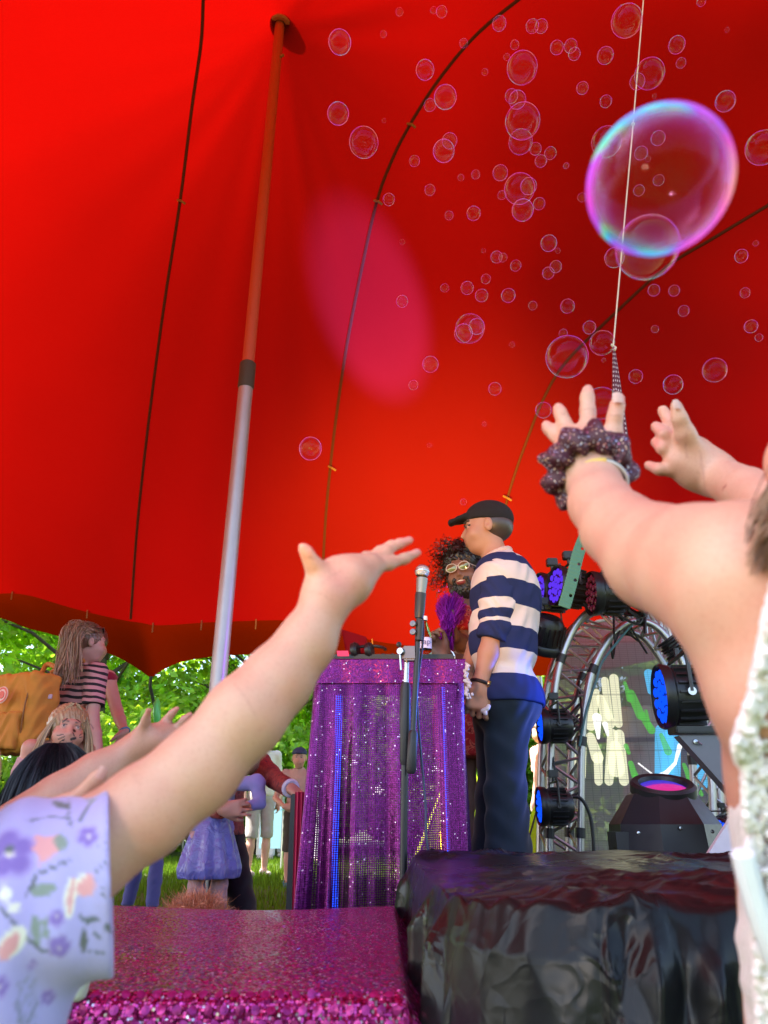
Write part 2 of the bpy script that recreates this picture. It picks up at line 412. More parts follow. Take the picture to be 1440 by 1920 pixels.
for i, (s, x, y, rz, sc) in enumerate([(0, -9.0, 14.5, .3, 1), (1, -5.2, 14, 1.2, 1.0), (0, -2.6, 17, 2.2, .9), (1, .2, 19, .5, 1.1), (0, 3.0, 20, 4, .95), (1, 6.5, 17, 3, 1), (0, 11, 16, 5, 1), (2, -10.5, 23, 1, 1.15), (2, -5.3, 23, 3.2, 1.1), (2, 5.5, 27, 2, 1.2)]):
    src = (TA, TB, TC)[s]; first = not src.get('category')
    o = src if first else copy_tree(src)
    o.location = (x, y, 0); o.rotation_euler = (0, 0, rz); o.scale = (sc,) * 3
    tag(o, tl[i], "tree", "trees beyond the tent")
# low bushes filling the wood edge
TD = make_tree("bush", 9, 2.2, 2.0, .15, (.09, .2, .03), 6000, .09, 30)
bl = ["low bush under the trees at far left of the picture", "low bush behind the woman with the backpack", "low bush left of the tent pole", "low bush right behind the tent pole", "low bush behind the boy in the cap", "low bush behind the desk", "low bush behind the printed screen"]
for i, (x, y, rz) in enumerate([(-11, 17, 0), (-8.2, 18, 1), (-5.2, 18.5, 2), (-2.4, 20, 3), (.5, 22, 4), (3.3, 21, 5), (7, 21, 6)]):
    o = TD if i == 0 else copy_tree(TD); o.location = (x, y, 0); o.rotation_euler = (0, 0, rz); o.scale = (1, 1, .9)
    tag(o, bl[i], "bush", "bushes under the trees")

# ============================================================ TENT
def tps_fit(P, Zv):
    P = np.array(P, float); n = len(P); r = np.linalg.norm(P[:, None] - P[None], axis=2); K = r ** 2 * np.log(r + 1e-9) + np.eye(n) * .02
    A = np.zeros((n + 3, n + 3)); A[:n, :n] = K; A[:n, n] = 1; A[:n, n + 1:] = P; A[n, :n] = 1; A[n + 1:, :n] = P.T
    sol = np.linalg.solve(A, np.concatenate([Zv, np.zeros(3)])); return P, sol
def tps(model, X):
    P, s = model; n = len(P); r = np.linalg.norm(X[:, None] - P[None], axis=2)
    return (r ** 2 * np.log(r + 1e-9)) @ s[:n] + s[n] + X @ s[n + 1:]
EDGE = [(-7.8, 9.0, 2.45), (-5.9, 8.6, 2.65)] + [tuple(Y(*q)) for q in ((0, 1113, 8.2), (120, 1135, 8.1), (245, 1166, 8.0), (300, 1172, 8.0), (420, 1166, 7.9), (600, 1170, 7.8), (700, 1203, 7.7), (850, 1212, 7.6), (1000, 1215, 7.5), (1200, 1205, 7.3), (1440, 1180, 7.1))] + [(5.2, 6.7, 2.9), (7.2, 6.4, 3.3)]
TIP = Y(525, 42, 4.2)
ctl = [e for e in EDGE] + [tuple(Y(*q)) for q in ((80, 700, 6.0), (60, 300, 4.6), (0, 0, 3.3), (330, 500, 5.4), (640, 700, 5.8), (700, 350, 4.9), (760, 900, 6.4), (950, 100, 4.15), (1000, 500, 5.2), (1050, 820, 6.0), (1300, 700, 5.35), (1350, 350, 4.4), (1400, 50, 3.7), (1420, 950, 5.95))]
ctl += [(TIP.x, TIP.y, TIP.z - .02), (0, 1, 6.0), (-3.5, .5, 4.7), (3.5, .5, 5.9), (0, -1.6, 4.8), (-4.5, -2, 3.4), (4.5, -2, 5.2), (-7.5, 3, 3.0), (-8, 6, 2.6), (6.5, 2.5, 5.3)]
def bump_m(c): r = math.sqrt((c[0] - TIP.x) ** 2 + (c[1] - TIP.y) ** 2 + 2e-4); return .14 * exp(-r / .50) + .80 * exp(-r / 1.5)
TP = tps_fit([(c[0], c[1]) for c in ctl], np.array([c[2] - bump_m(c) for c in ctl]))
def bump_(r): return .14 * np.exp(-r / .50) + .80 * np.exp(-r / 1.5)
def canopyH(X):
    z = tps(TP, X); r = np.hypot(X[:, 0] - TIP.x, X[:, 1] - TIP.y); r = np.sqrt(r * r + .015 ** 2)
    return z + bump_(r)
ed = np.array(spline(EDGE, 16)); NU = len(ed)
fr = np.stack([np.linspace(-8.2, 7.0, NU), -.9 + .5 * np.sin(np.linspace(0, pi * 5, NU)) ** 2 * .5], 1)
NV = 190; sv = np.linspace(0, 1, NV)
# plan grid, refined through interpolation across u
uu = np.linspace(0, NU - 1, 330); edi = np.stack([np.interp(uu, np.arange(NU), ed[:, k]) for k in range(3)], 1); fri = np.stack([np.interp(uu, np.arange(NU), fr[:, k]) for k in range(2)], 1)
XY = edi[None, :, :2] * (1 - sv[:, None, None]) + fri[None] * sv[:, None, None]
flat = XY.reshape(-1, 2); zz = np.concatenate([canopyH(flat[i:i + 8000]) for i in range(0, len(flat), 8000)])
# stretched fabric: shallow radiating tension folds at the right side
wr = np.exp(-((flat[:, 0] - 2.6) / 1.3) ** 2) * np.exp(-((flat[:, 1] - 4.2) / 1.8) ** 2)
zz = zz + wr * .016 * np.sin(9 * (flat[:, 1] + .35 * flat[:, 0]) + 2 * np.sin(flat[:, 0] * 1.5))
rt = np.hypot(flat[:, 0] - TIP.x, flat[:, 1] - TIP.y); th = np.arctan2(flat[:, 1] - TIP.y, flat[:, 0] - TIP.x)
zz = zz + .011 * np.clip(rt / .5, 0, 1) * np.exp(-rt / 2.2) * (np.sin(11 * th + 1.3 * np.sin(3 * th)) + .6 * np.sin(23 * th + 2))
zz = zz + .006 * np.sin(flat[:, 0] * 5.1 + 1.7 * np.sin(flat[:, 1] * 1.9)) * np.sin(flat[:, 1] * .9 + flat[:, 0] * .6)
nu = len(uu); CV = np.concatenate([flat, zz[:, None]], 1)
CQ = [(j * nu + i, (j + 1) * nu + i, (j + 1) * nu + i + 1, j * nu + i + 1) for j in range(NV - 1) for i in range(nu - 1)]
def fabric(name, ct, cd, tw=.62):
    t = NT(name); wv = t.n("ShaderNodeTexWave", Scale=260, Distortion=1.5, Detail=2); t.l(t.coord(), wv.inputs[0])
    ns = t.noise(900, 2); big = t.noise(1.2, 5)
    f = t.math('MULTIPLY_ADD', big.outputs[0], .12); t.t.nodes[-1].inputs[2].default_value = .94
    fn = t.math('MULTIPLY_ADD', ns.outputs[0], .22); t.t.nodes[-1].inputs[2].default_value = .89
    f = t.math('MULTIPLY', f, fn)
    def sc(c):
        m = t.n("ShaderNodeVectorMath", _operation='SCALE'); m.inputs[0].default_value = c; t.l(f, m.inputs['Scale']); return m.outputs[0]
    nm = t.bump(wv.outputs[0], .12, .001)
    d = t.n("ShaderNodeBsdfDiffuse"); tr = t.n("ShaderNodeBsdfTranslucent"); t.l(sc(cd), d.inputs[0]); t.l(sc(ct), tr.inputs[0]); t.l(nm, d.inputs['Normal'])
    mx = t.n("ShaderNodeMixShader"); mx.inputs[0].default_value = tw; t.l(d.outputs[0], mx.inputs[1]); t.l(tr.outputs[0], mx.inputs[2])
    return t.surf(mx.outputs[0])
M_TENT = fabric("red_tent_fabric", (.155, .0006, .0003), (.28, .014, .022))
M_TENT2 = fabric("double_tent_fabric", (.05, .002, .0), (.16, .014, .003), .55)  # darker version of the red fabric for the outer flap
TENT = empty("stretch_tent", (0, 5, 0), "huge red stretch tent canopy curving overhead with dark seams", "tent")
can = mesh_obj("canopy", CV, CQ, M_TENT, TENT, True)
BV = BVHTree.FromPolygons([tuple(v) for v in CV], CQ)
def on_canopy(px, py, off=.012):
    r = dirpx(px, py).normalized(); h = BV.ray_cast(CAMP, r)
    return h[0] - r * off if h[0] is not None else CAMP + r * 7
M_SEAM = plain("seam_tape", (.10, .006, .004), .8); M_TOG = plain("toggle_cord", (.35, .12, .06), .8)
def seam(pts, r):
    P = spline([(a, b, 0) for a, b in pts], 6); m = MB(); q = [on_canopy(p[0], p[1]) for p in P]
    m.tube(q, r, 6); m.build("seam", M_SEAM, TENT, True)
seam([(384, -40), (381, 0), (377, 80), (360, 200), (338, 375), (308, 570), (280, 780), (258, 980), (245, 1160)], .013)
seam([(1010, -30), (965, 5), (915, 45), (870, 90), (815, 160), (768, 235), (735, 300), (706, 380), (675, 520), (650, 650), (632, 770), (620, 870), (610, 980), (604, 1100), (603, 1165)], .015)
seam([(1470, 368), (1440, 385), (1340, 445), (1250, 500), (1150, 590), (1060, 680), (1018, 750), (990, 820), (965, 890), (948, 950), (935, 1030), (925, 1190)], .013)
for (a, b) in ((338, 375), (768, 232), (706, 376), (620, 874), (948, 930)):
    p = on_canopy(a, b, .02); MB().tube([p + V3((-.02, 0, .0)), p + V3((.015, -.02, -.03)), p + V3((.05, 0, -.045))], .011, 6).build("toggle", M_TOG, TENT, True)
# outer flap (second skirt) beyond the laced edge, scalloped, pulled down to tie points
flapb = [(-7.9, 9.9, 2.2), (-6.2, 9.5, 2.3)] + [tuple(Y(*q)) for q in ((-40, 1162, 9.0), (60, 1180, 8.95), (150, 1205, 8.9), (220, 1232, 8.85), (262, 1256, 8.8), (283, 1270, 8.8), (305, 1256, 8.75), (345, 1240, 8.7), (420, 1229, 8.6), (520, 1228, 8.5), (610, 1240, 8.5), (760, 1262, 8.5), (900, 1270, 8.4), (1100, 1260, 8.2), (1300, 1225, 8.0), (1440, 1215, 7.8))] + [(5.8, 7.4, 2.5), (7.6, 7.1, 2.8)]
fb = np.array(spline(flapb, 14)); ft = ed.copy(); nf = 260
ua = np.linspace(0, 1, nf)
# match by x
xs = np.linspace(-7.8, 6.3, nf)
T_ = np.stack([xs, np.interp(xs, ed[:, 0], ed[:, 1]), np.interp(xs, ed[:, 0], ed[:, 2])], 1)
B_ = np.stack([xs * 1.0, np.interp(xs, fb[:, 0], fb[:, 1]), np.interp(xs, fb[:, 0], fb[:, 2])], 1)
rows = 14; FV = []
for j in range(rows):
    f = j / (rows - 1); q = T_ * (1 - f) + B_ * f; q[:, 2] += .10 * sin(pi * f) + (.06 if j == 0 else 0) * 0 + .0; q[:, 2] += (1 - f) * .05; q[:, 1] += (1 - f) * .015
    FV.append(q)
FV = np.concatenate(FV); FQ = [(j * nf + i, (j + 1) * nf + i, (j + 1) * nf + i + 1, j * nf + i + 1) for j in range(rows - 1) for i in range(nf - 1)]
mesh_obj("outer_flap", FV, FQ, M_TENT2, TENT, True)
for a in (6, 155, 282, 372, 480, 700, 1130, 1290):      # lacing loops along the edge
    q = Y(a, 1200, 7.8); i = int(np.argmin(abs(T_[:, 0] - Y(a, 1190, float(np.interp(q.x, ed[:, 0], ed[:, 1]))).x)))
    p = V3(T_[i]); MB().tube([p + V3((0, -.02, .02)), p + V3((.005, -.03, -.04)), p + V3((0, -.01, -.085))], .008, 6).build("lacing_loop", M_TOG, TENT, True)
# tie point with guy line
p0 = Y(283, 1268, 8.8); M_BLACK = plain("black_strap", (.015, .015, .018), .6)
tag(MB().tube([p0, p0 + V3((0, .02, -.12)), p0 + V3((.05, 1.2, -1.1)), V3((p0.x + .1, 10.9, 0))], [.02, .02, .008, .008], 6).build("guy_line", M_BLACK, None, True), "dark guy line tied to the lowest point of the red tent edge", "rope")
# ---- main pole
def pole():
    b = Y(366, 1737, 4.2); b.z = 0; r = empty("tent_pole", b, "tall tent pole, silver below and red above its tape joint", "tent pole")
    tp = V3((TIP.x, TIP.y, TIP.z - .02)); j = b + (tp - b) * ((Y(466, 690, 4.2).z) / tp.z)
    t = NT("pole_metal"); n = t.noise(6, 6, .6); c = t.mix(n.outputs[0], (.34, .31, .33), (.46, .43, .45))
    mt = t.surf(t.pbsdf(c, t.bump(t.noise(40, 3).outputs[0], .15, .003), Metallic=.65, Roughness=.42).outputs[0])
    mr = plain("red_painted_pole", (.50, .05, .02), .6, bump=.2, bs=30)  # red light from the canopy put into the upper tube's colour
    MB().tube([b, j], .047, 24).build("lower_tube", mt, r, True)
    MB().tube([j, tp], .040, 24).build("upper_tube", mr, r, True)
    ax = (tp - b).normalized(); q = j - ax * .06; mb = MB()
    mb.tube([q - ax * .10, q - ax * .09, q + ax * .09, q + ax * .10], [.049, .053, .053, .043], 24)
    mb.build("tape_joint", plain("dark_tape", (.06, .025, .02), .7, bump=.6, bs=60), r, True)
    q = tp - ax * .42; MB().tube([q, q + V3((.06, -.03, .0))], .012, 8).build("locking_pin", M_TOG, r, True)
    # cap pad that spreads the load into the canopy
    M = Matrix.Translation(tp); MB().lathe([(.0, .03), (.05, .025), (.095, -.0), (.10, -.03), (.085, -.035), (.05, -.02)], M).build("pole_cap", plain("pad_red", (.55, .10, .05), .7), r, True)
pole()
# ============================================================ PEOPLE TOOLKIT
M_SKIN = colmat("skin", .48, sss=.12, var=.07, vs=35, bump=.12, bs=700)
M_SKINF = colmat("skin_far", .55, var=.08, vs=40, bump=.1, bs=200)
M_CLOTH = colmat("cloth", .85, var=.10, vs=30, bump=.25, bs=260, sheen=.2, spec=.2)
M_SHOE = colmat("shoe_material", .6, var=.1)
def paint_px(o, items, depthmax=9):
    "colour spots and strokes on a mesh where camera rays through photo pixels meet it: (px, py, rpx, colour) or ([(px,py)..], rpx, colour)"
    me = o.data; n = len(me.vertices); P = np.zeros(n * 3, np.float32); me.vertices.foreach_get("co", P); P = P.reshape(-1, 3)
    M = np.array(o.matrix_parent_inverse @ o.matrix_basis) if not o.parent else None
    f = [tuple(p.vertices) for p in me.polygons]; bv = BVHTree.FromPolygons(P.tolist(), f)
    a = me.color_attributes["Col"]; C = np.zeros(n * 4, np.float32); a.data.foreach_get("color", C); C = C.reshape(-1, 4)
    for it in items:
        if isinstance(it[0], (list, tuple)): pts, r, c = it[0], it[1], it[2]; sf = it[3] if len(it) > 3 else .5
        else: pts, r, c = [(it[0], it[1])], it[2], it[3]; sf = it[4] if len(it) > 4 else .5
        hits = []
        for i in range(len(pts)):
            steps = 1 if i == len(pts) - 1 else max(1, int(math.hypot(pts[i + 1][0] - pts[i][0], pts[i + 1][1] - pts[i][1]) / max(r * .7, 1)))
            for k in range(steps):
                q = pts[i] if steps == 1 and i == len(pts) - 1 else (pts[i][0] + (pts[i + 1][0] - pts[i][0]) * k / steps, pts[i][1] + (pts[i + 1][1] - pts[i][1]) * k / steps)
                h = bv.ray_cast(CAMP, dirpx(*q).normalized())
                if h[0] is not None: hits.append(h[0])
        for h in hits:
            rr = rp(r, h); d = np.linalg.norm(P - np.array(h, np.float32), axis=1); wt = np.clip((rr - d) / max(rr * sf, 1e-6), 0, 1)[:, None]
            C[:, :3] = C[:, :3] * (1 - wt) + np.array(c, np.float32) * wt
    a.data.foreach_set("color", C.ravel())
def head_prims(c, f, u, s, child=False):
    f = V3(f).normalized(); u = V3(u); u = (u - f * u.dot(f)).normalized(); r = f.cross(u); R = np.array([[r.x, f.x, u.x], [r.y, f.y, u.y], [r.z, f.z, u.z]])
    H = lambda x, y, z: V3(c) + (r * x + f * y + u * z) * s
    E = lambda p, q, k=.012: ell(H(*p), [a * s for a in q], R, k * s)
    ck = 1.12 if child else 1.0
    P = [E((0, -.014, .032), (.076, .096, .086)), E((0, .02, -.025), (.062, .07, .085), .02), E((0, .04, -.085), (.036 * ck, .036, .028), .03)]
    P += [cap(H(-.03, .079, .022), H(.03, .079, .022), .010 * s, k=.02 * s), cap(H(-.04, .058, -.038), H(-.02, .07, -.045), .022 * s * ck, k=.03 * s), cap(H(.04, .058, -.038), H(.02, .07, -.045), .022 * s * ck, k=.03 * s)]
    P += [sph(H(sg * .031, .104, .001), .017 * s, .012 * s, '-') for sg in (-1, 1)] + [sph(H(sg * .031, .0755, .001), .0125 * s, .003 * s) for sg in (-1, 1)]
    P += [cap(H(0, .086, .004), H(0, .104 - (.006 if child else 0), -.034), .007 * s, .010 * s, .010 * s)] + [sph(H(sg * .011, .094, -.037), .008 * s, .006 * s) for sg in (-1, 1)]
    P += [cap(H(-.017, .086, -.062), H(.017, .086, -.062), .006 * s, k=.006 * s), cap(H(-.014, .084, -.073), H(.014, .084, -.073), .0065 * s, k=.006 * s)]
    P += [E((sg * .079, -.006, -.008), (.010, .019, .031), .008) for sg in (-1, 1)] + [sph(H(sg * .089, .0, -.004), .009 * s, .006 * s, '-') for sg in (-1, 1)]
    return P, H, R
def face_paint(H, s, lip=(.45, .16, .13), brow=(.10, .06, .04), iris=(.06, .04, .03)):
    Q = []
    for sg in (-1, 1):
        Q += [('s', H(sg * .031, .0885, .001), .0080 * s, (.55, .48, .45), .3), ('s', H(sg * .031, .0885, .001), .0056 * s, iris, .3), ('l', H(sg * .020, .087, .0075), H(sg * .041, .083, .0065), .003 * s, (.05, .03, .025), .5),
              ('l', H(sg * .016, .09, .021), H(sg * .046, .078, .025), .0055 * s, brow, .6)]
    Q += [('l', H(-.02, .09, -.062), H(.02, .09, -.062), .0065 * s, lip, .6), ('l', H(-.015, .088, -.072), H(.015, .088, -.072), .0065 * s, lip, .6), ('l', H(-.021, .092, -.0675), H(.021, .092, -.0675), .0025 * s, (.16, .04, .04), .5)]
    return Q
def hand_prims(w, d, n, s, curl=.5, thumb=1, spread=.12):
    "relaxed hand at wrist w pointing along d, palm facing n"
    d = V3(d).normalized(); n = V3(n); n = (n - d * n.dot(d)).normalized(); x = d.cross(n) * thumb
    H = lambda a, b, c: V3(w) + (x * a + d * b + n * c) * s
    P = [cap(H(0, -.01, 0), H(.0, .02, 0), .025 * s, .026 * s, .02 * s)]
    P += [cap(H(q, .02, 0), H(q * 1.15, .075, 0), .015 * s, .013 * s, .016 * s) for q in (-.026, -.009, .009, .026)]
    for i, (q, L) in enumerate(((.028, .070), (.0095, .078), (-.0095, .073), (-.028, .058))):
        a = curl * (1 + .15 * i); sp = spread * q / .028; p = H(q * 1.15, .078, 0); ang = 0; pts = [p]; rs = [.0098, .009, .0082, .0070]
        for j, fr_ in enumerate((.45, .32, .23)):
            ang += a * (1.0 if j else .6); step = (d * cos(ang) + n * sin(ang) + x * sp) * (L * fr_ * s); p = p + step; pts.append(p)
        P += [cap(pts[j], pts[j + 1], rs[j] * s, rs[j + 1] * s, .006 * s) for j in range(3)]
    t0, t1, t2, t3 = H(.022, .012, .006), H(.047, .042, .016), H(.056, .068, .024), H(.058, .088, .032)
    P += [cap(t0, t1, .017 * s, .013 * s, .016 * s), cap(t1, t2, .0125 * s, .0105 * s, .006 * s), cap(t2, t3, .0105 * s, .0085 * s, .005 * s)]
    return P
def stand(base, h, yaw, lean=0.0):
    "joints of a standing figure; yaw = direction it faces, angle from +x"
    b = V3(base); f = V3((cos(yaw), sin(yaw), 0)); r = V3((sin(yaw), -cos(yaw), 0)); J = {'f': f, 'r': r, 'h': h}
    P = lambda x, y, z: b + r * (x * h) + f * (y * h) + V3((0, 0, z * h))
    J.update(head=P(0, .015, .932), neck=P(0, -.005, .865), chest=P(0, 0, .74), belly=P(0, .005, .63), pelvis=P(0, 0, .54))
    for k, sg in (('L', -1), ('R', 1)):
        J['sh' + k] = P(sg * .108, -.005, .81); J['el' + k] = P(sg * .135, -.02, .635); J['wr' + k] = P(sg * .13, .025, .485)
        J['hd' + k] = V3((0, 0, -1)) + f * .15; J['pn' + k] = -r * sg
        J['hip' + k] = P(sg * .052, 0, .52); J['kn' + k] = P(sg * .058, .012, .28); J['an' + k] = P(sg * .06, -.01, .045)
    return J
def person(J, label, group=None, skin=(.50, .27, .18), vox=.007, hs=None, hf=None, hu=(0, 0, 1), child=False, shirt=None, sleeve='short', trousers=None, legs='long', shoes=(.05, .05, .06),
           skirt=None, curl=.5, wide=1.0, paint=(), lip=(.40, .15, .12), brow=(.10, .06, .04), stripes=None, shirt_mat=None, feet=True, fp=True, nohands=(), legw=1.0):
    h = J['h']; g = h / 1.75; f, r = J['f'], J['r']; hs = hs or (g * (1.0 if not child else 1.22)); hf = hf or f
    root = empty("person", V3((J['pelvis'].x, J['pelvis'].y, 0)), label, "person", group)
    R = np.array([[r.x, f.x, 0], [r.y, f.y, 0], [r.z, f.z, 1]])
    HP, H, HR = head_prims(J['head'], hf, hu, hs, child)
    wd = wide
    def torso(e=0.0):
        return [ell(J['chest'], [.158 * g * wd + e, .108 * g * wd + e, .17 * g + e], R, .05 * g), ell(J['belly'], [.142 * g * wd + e, .102 * g * wd + e, .15 * g + e], R, .06 * g), ell(J['pelvis'], [.158 * g * wd + e * 1.15, .112 * g * wd + e * 1.15, .12 * g + e], R, .05 * g),
                cap(J['shL'], J['shR'], .052 * g + e, k=.05 * g), cap(J['chest'] + V3((0, 0, .06 * g)), J['neck'], .08 * g + e, .052 * g + e, .04 * g)]
    def arm(k, e0=0, e1=0): return [cap(J['sh' + k], J['el' + k], .050 * g * wd + e0, .038 * g + e1, .03 * g)]
    def fore(k, e0=0, e1=0): return [cap(J['el' + k], J['el' + k] * .6 + J['wr' + k] * .4, .038 * g + e0, .038 * g + e0, .015 * g), cap(J['el' + k] * .6 + J['wr' + k] * .4, J['wr' + k], .038 * g + e0, .025 * g + e1, .01 * g)]
    def leg(k, e=0): return [cap(J['hip' + k], J['kn' + k], .074 * g * wd * legw + e, .054 * g * legw + e, .02 * g)]
    def shin(k, e=0, e2=None): return [cap(J['kn' + k], J['kn' + k] * .65 + J['an' + k] * .35, .052 * g + e, .054 * g + e, .02 * g), cap(J['kn' + k] * .65 + J['an' + k] * .35, J['an' + k], .054 * g + e, .036 * g + (e if e2 is None else e2), .02 * g)]
    B = torso() + [cap(J['neck'] - V3((0, 0, .02 * g)), J['head'] + V3((0, 0, -.05 * hs)) - V3(hf).normalized() * .015 * hs, .052 * g * (1.0 if not child else .85), .050 * hs, .02 * g)] + HP
    for k in 'LR':
        B += arm(k) + fore(k)
        if k not in nohands: B += hand_prims(J['wr' + k], J['hd' + k], J['pn' + k], g * (1.0 if not child else 1.05), curl, 1 if k == 'L' else -1)
        B += leg(k) + shin(k)
        if feet: B += [cap(J['an' + k] - V3((0, 0, .012 * g)), J['an' + k] + f * .15 * g - V3((0, 0, .045 * g)), .035 * g, .028 * g, .02 * g)]
    b = sdf_obj("body", B, vox, M_SKIN if vox < .004 else M_SKINF, root, skin, paint=(face_paint(H, hs, lip, brow) if fp else []) + list(paint))
    v2 = vox * 1.15; o = {'root': root, 'body': b, 'H': H, 'hs': hs, 'R': HR}
    wr = lambda x, y, z: .0045 * g * np.sin(z * 60 / g + 5 * np.sin(x * 17 + y * 11)) * np.sin(x * 23 + z * 9)
    if shirt is not None:
        e = .014 * g; P = torso(e); cuts = [(J['pelvis'] - V3((0, 0, .022 * g)), (0, 0, -1)), (J['neck'] + V3((0, 0, .0)), V3((0, 0, 1)) + f * .25)]
        for k in 'LR':
            if sleeve == 'none': continue
            if sleeve == 'short':
                m = J['sh' + k].lerp(J['el' + k], .75); P += [cap(J['sh' + k], m, .050 * g * wd + e, .048 * g + e * 1.2, .03 * g)]; cuts.append((m, J['el' + k] - J['sh' + k], .13 * g))
            else:
                P += arm(k, e, e); fr_ = .92 if sleeve == 'long' else .35
                m = J['el' + k].lerp(J['wr' + k], fr_); P += [cap(J['el' + k], m, .038 * g + e, .032 * g + e, .015 * g)]; cuts.append((m, J['wr' + k] - J['el' + k], .09 * g))
        o['shirt'] = sdf_obj("shirt", P, v2, shirt_mat or M_CLOTH, root, shirt, cuts=cuts, disp=wr)
    if trousers is not None:
        e = .015 * g; P = [ell(J['pelvis'], [.158 * g * wd + e * .3, .112 * g * wd + e * .3, .115 * g + e], R, .05 * g)]; cuts = [(J['pelvis'] + V3((0, 0, .02 * g)), (0, 0, 1))]
        for k in 'LR':
            if legs == 'long': P += leg(k, e) + shin(k, e * 1.6, e * 2.2); cuts.append((J['an' + k] + V3((0, 0, .0)), (0, 0, -1), .12 * g))
            else: P += leg(k, e * 1.5) + [cap(J['kn' + k], J['kn' + k] - V3((0, 0, .06 * g)), .054 * g + e * 1.5, k=.02)]; cuts.append((J['kn' + k] - V3((0, 0, .05 * g)), J['an' + k] - J['kn' + k], .16 * g))
        o['trousers'] = sdf_obj("trousers" if legs == 'long' else "shorts", P, v2, M_CLOTH, root, trousers, cuts=cuts, disp=wr)
    if feet and shoes is not None:
        for k in 'LR':
            a = J['an' + k]; P = [cap(a - V3((0, 0, .015 * g)), a - V3((0, 0, .02 * g)) - f * .02 * g, .046 * g, k=.02), cap(a - V3((0, 0, .035 * g)) - f * .02 * g, a + f * .16 * g - V3((0, 0, .043 * g)), .038 * g, .036 * g, .03)]
            sdf_obj("shoe", P, v2, M_SHOE, root, shoes, cuts=[(V3((a.x, a.y, max(.003, a.z - .075 * g))), (0, 0, -1))])
    return o
def ribbons(name, paths, w, mat, parent, colr, rng, taper=True):
    "many thin tapered strips, one mesh: paths = array (n, m, 3)"
    n, m, _ = paths.shape; T = np.gradient(paths, axis=1); T /= np.linalg.norm(T, axis=2)[:, :, None] + 1e-9
    rv = rng.normal(size=(n, 1, 3)); B = np.cross(T, np.broadcast_to(rv, T.shape)); B /= np.linalg.norm(B, axis=2)[:, :, None] + 1e-9
    ww = w * (.6 + .8 * rng.random((n, 1, 1))) * (np.linspace(1, .25, m) if taper else np.ones(m))[None, :, None]
    V = np.stack([paths - B * ww, paths + B * ww], 2).reshape(n, m * 2, 3)
    q = []
    for i in range(m - 1): q.append([2 * i, 2 * i + 1, 2 * i + 3, 2 * i + 2])
    q = np.array(q); Q = (q[None] + (np.arange(n) * m * 2)[:, None, None]).reshape(-1, 4)
    C = np.array(colr)[None, None, :] * (.55 + .9 * rng.random((n, 1, 1))) * np.ones((1, m * 2, 1))
    return mesh_obj(name, V.reshape(-1, 3), Q, mat, parent, True, C.reshape(-1, 3))
M_HAIR = colmat("hair_strands", .42, var=.05, spec=.6)
def bez(a, b, c, d, m=12):
    t = np.linspace(0, 1, m)[None, :, None]; a, b, c, d = (np.array(q)[:, None, :] for q in (a, b, c, d))
    return (1 - t) ** 3 * a + 3 * (1 - t) ** 2 * t * b + 3 * (1 - t) * t * t * c + t ** 3 * d
def hair_cap(parent, H, R, s, colr, frontz=.045, back=-.10, thick=.016, down=0.0, vox=.006, name="hair", side=.0):
    "hair mass round the skull, open at the face"
    P = [ell(H(0, -.020, .036), [(.078 + thick) * s, (.096 + thick) * s, (.088 + thick) * s], R, .01 * s)]
    if down: P += [ell(H(0, -.045, -.03 - down * .5), [(.082 + thick) * s, (.06 + thick) * s, (.07 + down * .55) * s], R, .04 * s)]
    P += [ell(H(0, .085, -.045), [.068 * s, .075 * s, (.045 + frontz) * s * 1.05], R, .015 * s, '-')]
    if not down: P += [ell(H(0, .05, -.13), [.2 * s, .16 * s, .09 * s], R, .02 * s, '-')]
    n = lambda x, y, z: .003 * s * np.sin(x * 190 + 3 * np.sin(z * 60)) * np.sin(y * 170 + x * 40) + .003 * s * np.sin((x + y) * 420 + z * 40)
    return sdf_obj(name, P, vox, M_HAIR, parent, colr, disp=n)
# ============================================================ FOREGROUND CHILDREN
SK = (.56, .33, .235); SKP = (.60, .30, .23)
def pc(pts, k=.006):              # chain of (px, py, depth, radius px)
    q = [W(*p[:3]) for p in pts]; r = [p[3] * p[2] / FPX for p in pts]
    return [cap(q[i], q[i + 1], r[i], r[i + 1], k) for i in range(len(q) - 1)]
def nail(px, py, d, ax, nrm, w, l, parent):
    "fingernail: small curved plate"
    c = W(px, py, d); M = frame(c, nrm, ax); mb = MB(); vs = []; fs = []
    for i in range(7):
        for j in range(7):
            u, v = (i / 6 - .5) * 2, (j / 6 - .5) * 2; vs.append(M @ V3((u * l * (1 - .12 * v * v), v * w * (1 - .15 * max(0, u) ** 2), -.35 * w * v * v - .08 * w * u * u)))
    for i in range(6):
        for j in range(6): fs.append((i * 7 + j, i * 7 + j + 1, (i + 1) * 7 + j + 1, (i + 1) * 7 + j))
    mb.add(vs, fs); return mb.build("fingernail", plain("nail", (.62, .36, .30), .35, var=.04), parent, True, 80)
